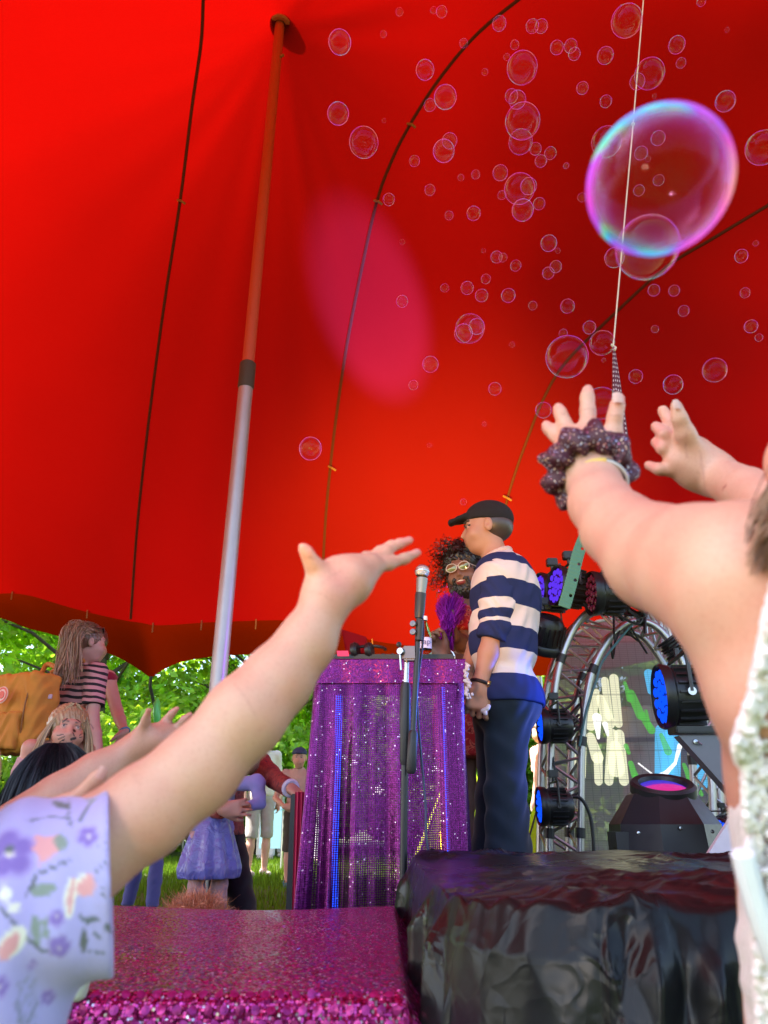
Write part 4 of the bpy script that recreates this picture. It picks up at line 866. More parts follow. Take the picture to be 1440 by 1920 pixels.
# ---- black plastic sheet over a low stack of gear
def plastic():
    from mathutils import noise as mn
    r = empty("plastic_covered_box", (.8, 1.6, 0), "crumpled black plastic sheeting over a low gear box, lower right", "covered box")
    MB().box((.95, 1.66, .21), (.82, .72, .21), bev=.02).build("box", M_BLK, r)
    # superellipse footprint rings from top centre outwards, then down to the ground
    NA, NR = 900, 230; A = np.linspace(0, 2 * pi, NA, endpoint=False); c0 = np.array([.92, 1.62]); hx, hy = .845, .775
    P = np.zeros((NR, NA, 3)); ex = 2 / 9.0
    sx = np.sign(np.cos(A)) * np.abs(np.cos(A)) ** ex; sy = np.sign(np.sin(A)) * np.abs(np.sin(A)) ** ex
    for j in range(NR):
        t_ = j / (NR - 1)
        if t_ < .5: f = t_ / .5; P[j, :, 0] = c0[0] + sx * hx * f; P[j, :, 1] = c0[1] + sy * hy * f; P[j, :, 2] = .480 - .004 * f ** 6
        else:
            g = (t_ - .5) / .5; ff = 1 + .05 * g + .012 * min(1, g * 10); P[j, :, 0] = c0[0] + sx * hx * ff; P[j, :, 1] = c0[1] + sy * hy * ff; P[j, :, 2] = .476 * (1 - g) ** 1.0
    Q = P.reshape(-1, 3).copy(); D = np.zeros(len(Q)); E = np.zeros(len(Q))
    for i, p in enumerate(Q):
        v = V3(p); a = mn.noise(v * 3.2); b = 1 - abs(mn.noise(v * 7 + V3((5, 1, 2)))) * 2.4; c = 1 - abs(mn.noise(V3((p[0] * 16, p[1] * 16, p[2] * 7)) + V3((1, 9, 3)))) * 2.2; d = 1 - abs(mn.noise(v * 42)) * 2
        m_ = max(0, min(1, .5 + 1.6 * mn.noise(v * 2.3 + V3((7, 7, 7)))))
        m2_ = max(0, min(1, (p[2] - .36) * 10)) * .85 + .15; D[i] = .006 * a + .010 * max(0, b) ** 2 * m_ * m2_ + .006 * max(0, c) ** 2 * m_ * m_ * m2_ + .0012 * d * m_ * m_ * m2_ - .003
    P = Q.reshape(P.shape); D = D.reshape(P.shape[:2]); g = np.clip((np.arange(NR) / (NR - 1) - .5) / .5, 0, 1)[:, None]
    # long hanging folds on the sides, radiating from pinch points on the rim
    ph = A * 17 + 1.6 * np.sin(A * 5); hang = .25 * (.005 * np.sin(ph)[None, :] + .016 * np.abs(np.sin(A * 5.5 + .7))[None, :] ** 6 + .009 * np.abs(np.sin(A * 9.3 + 2.2 * g[:, :]))  ** 10) * np.minimum(1, g * 2.2)
    nx_, ny_ = np.cos(A)[None, :], np.sin(A)[None, :]; side = (g > 0).astype(float) * np.ones(D.shape); out = D * .45 + hang
    nrmx = np.where(np.abs(sx) > np.abs(sy), np.sign(sx), sx * .4)[None, :]; nrmy = np.where(np.abs(sy) > np.abs(sx), np.sign(sy), sy * .4)[None, :]
    P[:, :, 0] += side * out * nrmx; P[:, :, 1] += side * out * nrmy; P[:, :, 2] += (1 - side) * D * 1.05
    zr = np.maximum(.476 - P[:, :, 2], 0); gr = np.clip(zr * 16, 0, 1); fr_ = (side > 0) & (np.abs(sy) > .98)[None, :] & (sy < 0)[None, :]; lf_ = (side > 0) & (np.abs(sx) > .98)[None, :] & (sx < 0)[None, :]
    for x0, s_, w0, w1, h_ in ((.092, -.12, .006, .10, .030), (.118, .05, .004, .05, .010), (.151, .02, .004, .16, .026), (.186, -.22, .003, .06, .010), (.215, .10, .004, .08, .012), (.268, -.14, .005, .17, .028), (.300, .16, .003, .07, .012), (.335, -.30, .004, .10, .018), (.372, .05, .004, .12, .020), (.44, -.1, .006, .14, .026), (.56, .15, .006, .15, .026), (.70, -.2, .006, .15, .026), (.9, .1, .006, .2, .03), (1.15, 0, .006, .2, .03), (1.4, .1, .006, .2, .03)):
        P[:, :, 1] -= np.where(fr_, h_ * gr * np.maximum(0, 1 - np.abs(P[:, :, 0] - (x0 + s_ * zr)) / (w0 + w1 * zr + .012)), 0)
    for y0, s_, w0, w1, h_ in ((.92, .2, .004, .12, .022), (1.05, -.2, .004, .14, .022), (1.22, .15, .005, .16, .026), (1.45, -.1, .006, .2, .03), (1.7, .2, .006, .2, .03), (2.0, 0, .006, .3, .03)):
        P[:, :, 0] -= np.where(lf_, h_ * gr * np.maximum(0, 1 - np.abs(P[:, :, 1] - (y0 + s_ * zr)) / (w0 + w1 * zr + .02)), 0)
    # sagging scallops of the near rim between held-up points
    rim = np.exp(-((np.arange(NR) / (NR - 1) - .5) / .05) ** 2)[:, None]; P[:, :, 2] -= rim * (.001 + .007 * np.abs(np.sin(A * 14 + 2 + .8 * np.sin(A * 5)))[None, :] ** 3)
    P[:, :, 2] = np.maximum(P[:, :, 2], .004); P = np.concatenate([P, P[:, :1]], 1)
    t = NT("black_plastic_sheet"); co = t.coord(); nz = t.noise(3.2, 4, .6, co); dv = t.n("ShaderNodeVectorMath", _operation='SCALE'); t.l(nz.outputs['Color'], dv.inputs[0]); dv.inputs['Scale'].default_value = .22
    av = t.n("ShaderNodeVectorMath", _operation='ADD'); t.l(co, av.inputs[0]); t.l(dv.outputs[0], av.inputs[1]); hs = []
    for sc_, wt in ((5.0, 1.0), (13, .45), (34, .16)):
        v = t.n("ShaderNodeTexVoronoi", Scale=sc_, _feature='F1'); t.l(av.outputs[0], v.inputs[0]); hs.append(t.math('MULTIPLY', v.outputs['Distance'], wt / (sc_ / 5.0) ** .35))
    msk = t.ramp(t.noise(2.6, 3, .5).outputs[0], [(.50, (.10, .10, .10)), (.66, (1, 1, 1))])
    def ridge(sc_, k, w_):
        n_ = t.noise(sc_, 1.5, .5, av.outputs[0], .6); return t.math('MULTIPLY', t.math('MAXIMUM', t.math('SUBTRACT', 1.0, t.math('MULTIPLY', t.math('ABSOLUTE', t.math('SUBTRACT', n_.outputs[0], .5)), k)), 0.0), w_)
    rg_ = t.math('ADD', ridge(2.2, 22, .2), t.math('MULTIPLY', t.math('ADD', ridge(7.5, 14, .45), ridge(20, 8, .28)), msk))
    h = t.math('ADD', rg_, t.math('MULTIPLY', t.math('ADD', hs[1], hs[2]), t.math('MULTIPLY', msk, .8)))
    rr = t.ramp(msk, [(.10, (.30, .30, .30)), (1, (.18, .18, .18))]); pb = t.pbsdf((.008, .009, .010), t.bump(h, .62, .012)); t.l(rr, pb.inputs['Roughness']); pb.inputs['Specular IOR Level'].default_value = .20
    grid_obj("plastic_sheet", P[:, ::-1], t.surf(pb.outputs[0]), r)
plastic()

# ---- DJ desk with sheer sequin cloth
def desk():
    r = empty("draped_desk", (-.05, 2.7, 0), "tall desk behind the microphone draped in sheer purple sequin cloth", "desk")
    yf, yb, zt = 2.6, 3.05, 1.075; xl, xr = -.235, .270
    MB().box(((xl + xr) / 2, (yf + yb) / 2, zt - .03), ((xr - xl) / 2 - .01, (yb - yf) / 2 - .01, .02)).build("desk_top", M_BLK, r)
    for (x, y) in ((xl + .04, yf + .05), (xr - .04, yf + .05), (xl + .04, yb - .05), (xr - .04, yb - .05)): MB().box((x, y, (zt - .05) / 2), (.018, .018, (zt - .05) / 2)).build("leg", M_BLKM, r)
    nz, nx = 150, 360; u = np.linspace(0, 1, nx); v = np.linspace(0, 1, nz); U_, V_ = np.meshgrid(u, v)
    # path in plan: left side back -> front-left corner -> front-right -> right side back
    pl = np.array([(xl - .005, yb), (xl - .01, yf + .03), (xl + .02, yf - .004), (xr - .03, yf - .004), (xr + .008, yf + .02), (xr + .008, yb)]); sg = np.concatenate([[0], np.cumsum(np.linalg.norm(np.diff(pl, axis=0), axis=1))]); Lp = sg[-1]
    px_ = np.interp(u * Lp, sg, pl[:, 0]); py_ = np.interp(u * Lp, sg, pl[:, 1]); tx = np.gradient(px_); ty = np.gradient(py_); L_ = np.hypot(tx, ty); ox, oy = ty / L_, -tx / L_
    s_ = u * Lp; dn = V_ ** .8
    amp = np.where((s_ > .40) & (s_ < .58), 1.0, .35)[None, :] + .0; fold = .030 * np.sin(s_ * 88 + .5 * np.sin(s_ * 20))[None, :] * amp * dn + .018 * np.sin(s_ * 41 + 2)[None, :] * dn
    fl = -.045 * np.clip(1 - (s_ - .30) / .35, 0, 1.3)[None, :] * V_ ** 1.2            # the left front corner spreads outwards near the floor
    P = np.zeros((nz, nx, 3)); P[:, :, 0] = px_[None] - fold * ox[None] * -1 + fl; P[:, :, 1] = py_[None] + fold * oy[None] + -.03 * V_ * (oy[None] < 0); P[:, :, 2] = zt * (1 - V_) + .004
    P[:, :, 2] += .003 * np.sin(s_ * 30)[None] * (1 - V_)
    M1 = sequin("sheer_purple_sequins", 260, (.085, .002, .085), (.19, .012, .18), holes=.235, white=.998, nst=.13, rough=.3, hole_scale=150)
    o = grid_obj("front_cloth", P, M1, r, (np.broadcast_to(s_[None], U_.shape), V_ * zt))
    # cloth lying over the top with its short front fall
    n2 = 40; Q = np.zeros((n2, 120, 3)); xs = np.linspace(xl - .012, xr + .012, 120)
    for j in range(n2):
        f = j / (n2 - 1)
        if f < .5: Q[j, :, 1] = yb - (yb - yf + .012) * f / .5; Q[j, :, 2] = zt + .008
        else: Q[j, :, 1] = yf - .016 - .004 * np.sin(xs * 60) * (f - .5); Q[j, :, 2] = zt + .006 - .085 * (f - .5) / .5
        Q[j, :, 0] = xs
    grid_obj("top_cloth", Q, sequin("dense_purple_sequins", 260, (.09, .002, .08), (.22, .015, .19), nst=.2, white=.996), r, None)
    # crumpled clear plastic tape at the right corner, pink tape at the left
    MB().prism([(0, 0), (.040, .0), (.036, -.019), (-.004, -.019)], frame((xl + .075, yf - .030, zt + .010), (0, -1, 0), (1, 0, 0)) @ Matrix.Scale(-1, 4, (0, 1, 0)), .002).build("pink_tape", plain("pink_tape", (.85, .02, .12), .5), r)
    pr = [cap((xr + .012 + .006 * sin(k * 2.3), yf - .012, zt - .01 - .012 * k), (xr + .016 + .008 * sin(k * 1.1 + 2), yf - .02, zt - .02 - .012 * k), .0045 + .003 * sin(k * 1.7) ** 2, k=.002) for k in range(9)]
    pr += [sph((xr + .02 + .01 * sin(k), yf - .03 + .005 * cos(k * 2), zt - .125 + .008 * sin(k * 1.3)), .0045, .002) for k in range(7)]
    sdf_obj("crumpled_wrap", pr, .002, plain("clear_wrap", (.5, .45, .5), .2, var=.3, vs=90), r, rel=0)
    return r
desk()
# assumed LED tubes added behind the sheer cloth to give its blue streaks
def emis(name, c, s):
    t = NT(name); e = t.n("ShaderNodeEmission", Strength=s); e.inputs[0].default_value = (*c, 1); return t.surf(e.outputs[0])
M_LEDB = emis("blue_led", (.01, .09, 1.0), .9)
for (x, z0, z1, lb) in ((-.158, .10, .97, "blue LED tube glowing through the left fold of the purple cloth"), (.216, .30, 1.0, "blue LED tube glowing through the right edge of the purple cloth")):
    r = empty("led_tube", (x, 2.68, z0), lb, "LED tube", "LED tubes inside the desk")
    MB().tube([(x, 2.68, z0), (x, 2.68, z1)], .011, 12).build("lit_tube", M_LEDB, r, True)
    MB().tube([(x, 2.68, 0), (x, 2.68, z0)], .014, 12).build("lower_cap", M_BLK, r, True); MB().tube([(x, 2.68, z1), (x, 2.68, z1 + .03)], .014, 12).build("upper_cap", M_BLK, r, True)
    MB().lathe([(0.001, .0), (.07, .0), (.07, .012), (.015, .02)], Matrix.Translation((x, 2.68, .0))).build("foot", M_BLK, r, True)
# things on the desk
def desk_things():
    z = 1.087
    r = empty("laptop", (-.13, 2.80, z), "open laptop with dark red lid seen from behind on the desk", "laptop")
    a, b, c, d = Y(641, 1180, 2.90), Y(686, 1194, 2.78), Y(693, 1226, 2.72), Y(650, 1228, 2.78)
    MB().box((-.115, 2.82, z + .012), (.075, .10, .010), Matrix.Rotation(-.5, 3, 'Z'), .003).build("keyboard_base", M_BLKM, r)
    n = (b - a).cross(d - a).normalized()
    if n.y > 0: n = -n
    c = a + (c - a) - n * (c - a).dot(n)
    mb = MB(); q = [a, b, c, d]; mb.add([p for p in q] + [p - n * .006 for p in q], [(0, 1, 2, 3), (7, 6, 5, 4), (0, 4, 5, 1), (1, 5, 6, 2), (2, 6, 7, 3), (3, 7, 4, 0)])
    mb.build("screen_lid", plain("dark_red_lid", (.13, .004, .008), .35), r)
    MB().tube([a + n * .002, d + n * .002], .002, 6).build("lid_edge", M_CHROME, r, True)
    r = empty("dj_controller", (.02, 2.78, z), "low black DJ controller lying across the desk top", "DJ controller")
    MB().box((.02, 2.80, z + .016), (.235, .12, .014), bev=.006).build("housing", M_BLK, r)
    for x in (-.10, .13): MB().lathe([(.0, .010), (.055, .010), (.06, .004), (.06, 0)], Matrix.Translation((x, 2.80, z + .031)), 32).build("jog_wheel", M_BLKM, r, True)
    for k in range(9): MB().lathe([(.0, .014), (.006, .014), (.007, 0)], Matrix.Translation((-.04 + .012 * k, 2.75 + .03 * (k % 3), z + .031)), 12).build("knob", M_BLKM, r, True)
    r = empty("headphones", (-.055, 2.70, z), "black headphones leaning by the laptop on the desk", "headphones")
    for dx in (-.03, .022):
        M = frame((-.075 + dx, 2.70, z + .045), (1, -.3, .1)); MB().lathe([(0, .012), (.026, .012), (.032, .004), (.03, -.01), (0, -.012)], M, 24).build("ear_cup", M_BLKM, r, True)
    MB().tube([V3((-.105, 2.70, z + .05)) + V3((.055 * (1 - cos(t_)) , .03 * sin(t_), .02 * sin(t_))) for t_ in np.linspace(0, pi, 14)], .006, 8).build("headband", M_BLK, r, True)
    # water bottle
    yb_ = 2.78; c = Y(797, 1240, yb_); h = Y(797, 1156, yb_).z - z; x = c.x; r = empty("water_bottle", (x, yb_, z), "clear plastic water bottle with printed label on the desk behind the microphone", "bottle")
    s = h / .235; R0 = .026
    t = NT("clear_pet"); p = t.pbsdf((.95, .93, .95), t.bump(t.noise(30, 2).outputs[0], .2, .01), Roughness=.06); p.inputs['Transmission Weight'].default_value = 1; p.inputs['IOR'].default_value = 1.12; mp = t.surf(p.outputs[0])
    MB().lathe([(0.001, .0), (R0, .002), (R0, .05), (R0 * .94, .06), (R0, .07), (R0, h * .60), (R0 * .85, h * .70), (R0 * .5, h * .85), (.010, h * .9), (.010, h * .95)], Matrix.Translation((x, yb_, z)), 32).build("bottle_body", mp, r, True)
    MB().lathe([(0, h), (.012, h), (.0125, h * .93), (.0125, h * .92)], Matrix.Translation((x, yb_, z)), 24).build("cap", plain("white_cap", (.75, .75, .78), .4), r, True)
    MB().lathe([(R0 + .001, h * .35), (R0 + .001, h * .56)], Matrix.Translation((x, yb_, z)), 32).build("label", plain("lilac_label", (.55, .52, .78), .5), r, True)
    tx = bpy.data.curves.new("label_text", 'FONT'); tx.body = "tap"; tx.size = .030; tx.extrude = .0006; tx.align_x = 'CENTER'
    o = bpy.data.objects.new("label_text", tx); col.objects.link(o); o.location = (x + .002, yb_ - R0 - .003, z + h * .42); o.rotation_euler = (RAD(90), 0, RAD(0)); me_ = bpy.data.meshes.new_from_object(o); ob = bpy.data.objects.new("label_text", me_); ob.matrix_basis = o.matrix_basis.copy(); ob.location = o.location; ob.rotation_euler = o.rotation_euler; bpy.data.objects.remove(o); col.objects.link(ob); me_.materials.append(plain("label_ink", (.08, .08, .25), .5)); adopt(ob, r)
desk_things()

# ---- microphone on its boom stand
def mic():
    y = 2.3; q = lambda a, b: Y(a, b, y)
    r = empty("microphone_stand", (q(757, 1500).x, y, 0), "black microphone stand with chrome clamp in front of the purple desk", "microphone stand")
    # main upright
    a, b = q(757, 1600), q(762, 1243); b0 = V3((a.x - .012, y, 0.02))
    MB().tube([b0, a, q(759, 1420)], .0105, 14).build("lower_tube", M_BLKM, r, True)
    MB().tube([q(759, 1435), q(759.5, 1425), q(760, 1290), q(761, 1280)], [.011, .016, .016, .012], 16).build("height_clutch", M_BLK, r, True)
    MB().tube([q(761, 1285), q(763, 1225)], .008, 14).build("upper_tube", M_CHROME, r, True)
    for k in range(3):
        an = k * 2 * pi / 3 + .4; MB().tube([b0 + V3((0, 0, .07)), b0 + V3((cos(an) * .30, sin(an) * .30, -.008))], .008, 10).build("leg", M_BLKM, r, True)
    # boom arm (steep) with counter grip
    top = q(785, 1156); bot = q(770, 1452); ax = (top - bot).normalized(); yo = V3((0, -.032, 0))
    MB().tube([bot + yo, top + yo * .6], .0085, 14).build("boom_arm", M_BLKM, r, True)
    MB().tube([bot + yo, bot + yo + ax * .012, bot + yo + ax * .11, bot + yo + ax * .12], [.010, .015, .014, .010], 16).build("boom_grip", M_BLK, r, True)
    c = q(767, 1228); MB().box(c + V3((0, -.014, 0)), (.022, .018, .022), bev=.005).build("boom_clamp", plain("grey_metal", (.14, .14, .16), .38, .8), r, True)
    M = frame(c + V3((-.020, -.030, .0)), (-.5, -1, .1)); MB().lathe([(0, .022), (.010, .022), (.012, .012), (.008, .0)], M, 20).build("clamp_ring", M_CHROME, r, True)
    MB().tube([c + V3((-.03, -.045, .004)), c + V3((-.026, -.045, -.055))], .003, 8).build("clamp_handle", M_CHROME, r, True); MB().lathe([(0, .008), (.008, .004), (.008, -.004), (0, -.008)], frame(c + V3((-.032, -.046, .022)), (0, -1, 0)), 16).build("clamp_knob", M_BLK, r, True)
    for py in (1176, 1191):
        k = q(782, py) + yo; MB().tube([k, k + V3((-.012, -.008, 0))], .006, 10).build("thumb_screw_shaft", M_BLKM, r, True)
        MB().lathe([(0, .006), (.009, .005), (.0105, 0), (.009, -.005), (0, -.006)], frame(k + V3((-.014, -.012, 0)), (-.4, -1, 0)), 20).build("thumb_screw", plain("grey_metal", (.14, .14, .16), .38, .8), r, True)
    MB().tube([q(784, 1205) + yo, q(786, 1168) + yo], .012, 14).build("joint_sleeve", M_BLK, r, True)
    # mic clip
    MB().tube([q(785, 1162) + yo * .6, q(786, 1152) + yo * .6, q(788, 1120) + yo * .6, q(788.5, 1116) + yo * .6], [.013, .016, .0175, .0175], 18).build("mic_clip", M_BLK, r, True)
    m = empty("microphone", q(789, 1110), "silver ball-grille microphone in the clip of the black stand", "microphone")
    p0, p1 = q(788, 1122) + yo * .6, q(791, 1088) + yo * .6; MB().tube([q(787, 1150) + yo * .6, p0, p1], [.010, .0145, .0185], 24).build("handle", plain("mic_grey", (.20, .22, .21), .38, .6), m, True)
    cc = q(791, 1075) + yo * .6; M = frame(cc, (p1 - p0)); s = .0235
    t = NT("mic_grille"); v = t.n("ShaderNodeTexVoronoi", Scale=480, Randomness=.1); t.l(t.coord(), v.inputs[0]); mg = t.surf(t.pbsdf(t.ramp(v.outputs['Distance'], [(0, (.15, .14, .13)), (.5, (.62, .6, .56))]), t.bump(v.outputs['Distance'], .8, .002), Metallic=.95, Roughness=.25).outputs[0])
    MB().lathe([(s * sin(a) * (1 if a < 1.6 else 1), -s * cos(a) * -1.0) for a in np.linspace(0.001, 2.3, 18)], M, 28).build("grille", mg, m, True)
    MB().lathe([(s * 1.03, .003), (s * 1.06, .0), (s * 1.03, -.003)], M, 28).build("grille_band", M_CHROME, m, True)
    cb = spline([tuple(p) for p in (q(791, 1148) + V3((0, -.02, 0)), q(793, 1200), q(782, 1300), q(788, 1400), q(797, 1500), q(801, 1590) + V3((0, -.02, 0)), V3((.16, 2.3, .3)))], 8)
    tag(MB().tube([V3(p) for p in cb], .0035, 8).build("microphone_cable", plain("dark_blue_cable", (.01, .015, .05), .45), None, True), "dark blue cable hanging from the microphone down past the desk", "cable")
mic()
# ============================================================ LIGHTING RIG, SCREEN
def arch():
    r = empty("arched_truss", (1.25, 3.8, 0), "arched aluminium lattice truss carrying stage lights, right of the striped man", "truss")
    inn = [(1088, 1760), (1088, 1600), (1089, 1500), (1090, 1420), (1096, 1330), (1112, 1255), (1145, 1195), (1185, 1166), (1228, 1174), (1266, 1218), (1300, 1290), (1322, 1370), (1334, 1450), (1338, 1600), (1338, 1760)]
    out = [(1030, 1760), (1030, 1600), (1031, 1500), (1033, 1400), (1038, 1310), (1052, 1235), (1082, 1170), (1132, 1128), (1190, 1108), (1255, 1122), (1312, 1180), (1352, 1280), (1380, 1400), (1390, 1600), (1390, 1760)]
    chords = []
    for y, dy in ((3.7, 0), (3.7, .22)):
        for path in (inn, out):
            pts = [V3(p) for p in spline([tuple(Y(a, b, y) + V3((0, dy, 0))) for a, b in path], 6)]; pts[0].z = max(.01, pts[0].z); pts[-1].z = max(.01, pts[-1].z); chords.append(pts)
    mt = M_ALU
    for c in chords: MB().tube(c, .019, 12).build("chord_tube", mt, r, True)
    fi, fo, bi, bo = chords; n = len(fi); mb = MB()
    for i in range(2, n - 4, 4):
        for a, b in ((fi, fo), (bi, bo), (fo, bo), (fi, bi)):
            mb.tube([a[i], b[i + 2]], .0075, 6); mb.tube([b[i + 2], a[i + 4]], .0075, 6)
    o = mb.build("bracing", mt, r, True)
    for c in (fi, fo, bi):
        for i in (8, 20, 30, 44, 58, 70):
            if i + 1 < n: MB().tube([c[i] - (c[i + 1] - c[i]).normalized() * .022, c[i] + (c[i + 1] - c[i]).normalized() * .022], .0235, 12).build("clamp_tape", M_BLK, r, True)
    rnd = random.Random(4); 
    for k in range(9):
        i = rnd.randrange(6, n - 10); a, b = fi[i], (fo if k % 2 else bi)[i + 5]; m_ = a.lerp(b, .5) + V3((rnd.uniform(-.08, .08), -.05, -rnd.uniform(.05, .16)))
        tag(MB().tube([V3(p) for p in spline([tuple(a), tuple(m_), tuple(b)], 8)], .0055, 6).build("power_cable", M_CABLE, None, True), ["loose black cable looped on the truss arch", "black cable hanging between the arch tubes"][k % 2], "cable", "loose cables on the truss arch" if k % 2 else "looped cables on the truss arch")
    # coil of cable over the right side of the arch
    c = Y(1262, 1215, 3.62); mb = MB(); ax = (fi[-30] - fi[-36]).normalized(); pts = []
    for k in range(150):
        a = k / 150 * 2 * pi * 7; M = frame(c, ax); pts.append(M @ V3(((.048 + .008 * sin(k * .7)) * cos(a), (.048 + .008 * sin(k)) * sin(a), -.05 + .1 * k / 150)))
    tag(mb.tube(pts, .006, 6).build("cable_coil", M_CABLE, None, True), "coil of black cable wrapped round the right limb of the truss arch", "cable")
    pts = [tuple(Y(a, b, 3.6)) for a, b in ((1052, 1500), (1085, 1495), (1105, 1525), (1112, 1570), (1114, 1620))]
    tag(MB().tube([V3(p) for p in spline(pts, 8)], .008, 8).build("power_cable", M_CABLE, None, True), "thick black cable curving down from the lowest blue lamp to the plastic sheet", "cable")
    pts = [tuple(Y(a, b, 3.62)) for a, b in ((1190, 1165), (1165, 1195), (1130, 1240), (1118, 1275), (1100, 1330), (1086, 1400))]
    tag(MB().tube([V3(p) for p in spline(pts, 8)], .006, 8).build("teal_cable", plain("teal_cable", (.04, .12, .14), .4), None, True), "teal cable running down the inner left tube of the arch", "cable")
arch()
M_GLASSD = plain("lens_dark", (.03, .008, .02), .12)
def par(pxy, y, rpx, dirv, label, led, strength, group="stage lights on the truss arch", L=1.15, nled=18, yoke=True, mount=None):
    c = Y(*pxy, y); R0 = rp(rpx, c); d = V3(dirv).normalized(); M = frame(c, d, (0, 0, 1)); r = empty("stage_light", c, label, "stage light", group)
    MB().lathe([(0, -L * R0 * 1.5), (R0 * .60, -L * R0 * 1.5), (R0 * .78, -L * R0 * 1.35), (R0 * .90, -L * R0 * .9), (R0 * .92, -L * R0 * .3), (R0, -L * R0 * .22), (R0 * 1.04, .0), (R0 * 1.0, .012 * 1), (R0 * .94, .006), (R0 * .92, -.01)], M, 40).build("housing", M_BLKM, r, True)
    mb = MB()
    for k in range(20):
        a = 2 * pi * k / 20; q = M @ V3((R0 * .93 * cos(a), R0 * .93 * sin(a), -L * R0 * .8)); mb.box(q, (R0 * .03, R0 * .07, R0 * .42), (frame(q, d, M.to_3x3() @ V3((-sin(a), cos(a), 0))).to_3x3()))
    mb.build("cooling_fins", M_BLK, r)
    MB().lathe([(0, -.004), (R0 * .93, -.004)], M, 40).build("front_plate", M_GLASSD, r)
    pos = [(0, 0)] if nled > 7 else []; pos += [(R0 * .34 * cos(a), R0 * .34 * sin(a)) for a in np.arange(6) * pi / 3]
    if nled > 12: pos += [(R0 * .70 * cos(a), R0 * .70 * sin(a)) for a in np.arange(12) * pi / 6 + .2]
    lit = []; lr = R0 * .155
    mb = MB(); mb2 = MB()
    for k, (a, b) in enumerate(pos):
        m2 = M @ Matrix.Translation((a, b, .001)); mb.lathe([(lr, 0), (lr * .96, .004), (lr * .6, .0075), (0.0001, .009)], m2, 14)
    mb.build("led_lenses", led, r, True)
    # yoke bracket
    if yoke:
        up = V3((0, 0, 1)); sd = d.cross(up).normalized(); q = c - d * L * R0 * .7; top = q + up * R0 * 1.55 if mount is None else V3(mount)
        for s_ in (-1, 1):
            MB().tube([q + sd * s_ * R0 * .98, q + sd * s_ * R0 * 1.08], R0 * .13, 12).build("yoke_knob", M_CHROME if rpx > 50 else M_BLK, r, True)
        mb = MB(); p = [q - sd * R0 * 1.04, q - sd * R0 * 1.04 + up * R0 * 1.25, q + sd * R0 * 1.04 + up * R0 * 1.25, q + sd * R0 * 1.04]
        mb.tube(p, R0 * .07, 6); mb.tube([q + up * R0 * 1.25, q + up * R0 * 1.55], R0 * .1, 8); mb.build("yoke", M_BLK, r, True)
        if mount is None: MB().box(q + up * R0 * 1.7, (R0 * .28, R0 * .22, R0 * .2), bev=R0 * .04).build("hook_clamp", M_BLK, r)
    return c, d
LB = emis("blue_leds", (.004, .07, 1.0), .32); LP = emis("violet_leds", (.10, .03, .75), .26); LR = plain("red_unlit_leds", (.14, .02, .05), .15)
par((1043, 1098), 3.62, 38, (-.98, -.22, .10), "violet stage light at the top left of the arch, beside the green strap", LP, 2)
par((1012, 1110), 3.90, 36, (-.98, -.15, .05), "violet stage light peeking out behind the striped man's shoulder", LP, 2)
par((1110, 1113), 3.50, 41, (-1, -.05, .0), "unlit dark red stage light just right of the green strap", LR, 0)
par((1016, 1361), 3.60, 32, (-1, .0, .0), "blue stage light at the striped man's hip, left leg of the arch", LB, 3)
par((1014, 1512), 3.60, 34, (-1, .0, .0), "lowest blue stage light on the left leg of the arch", LB, 3)
par((1241, 1306), 2.95, 58, (-1, .10, .0), "large blue stage light in front of the printed screen", LB, 3, L=.95, mount=Y(1330, 1240, 3.3))
par((1350, 1556), 3.15, 22, (-.75, -.55, -.3), "small blue stage light half hidden by the white lace dress", LB, 3)
par((1016, 1215), 3.75, 36, (-.2, .6, -.9), "black stage light turned away, hanging behind the striped man's back", LR, 0)
def wires():
    rg = random.Random(11)
    for k in range(16):
        a = Y(1145 + rg.uniform(-15, 60), 1130 + rg.uniform(-15, 15), 3.5); b = Y(1195 + rg.uniform(-20, 25), 1140 + rg.uniform(-8, 20), 3.6)
        if k > 9: a = Y(1040 + rg.uniform(0, 20), 1340 + rg.uniform(-10, 40), 3.6); b = Y(1085 + rg.uniform(0, 10), 1300 + rg.uniform(-30, 90), 3.75)
        m_ = a.lerp(b, .5) + V3((rg.uniform(-.04, .04), -.03, -rg.uniform(.0, .10)))
        tag(MB().tube([V3(p) for p in spline([tuple(a), tuple(m_), tuple(b)], 8)], .0065, 6).build("lamp_cable", M_CABLE, None, True), "black lamp cable in the tangle at the top of the arch" if k <= 9 else "black lamp cable behind the blue light at hip height", "cable", "tangled lamp cables at the top of the arch" if k <= 9 else "lamp cables by the blue light")
wires()
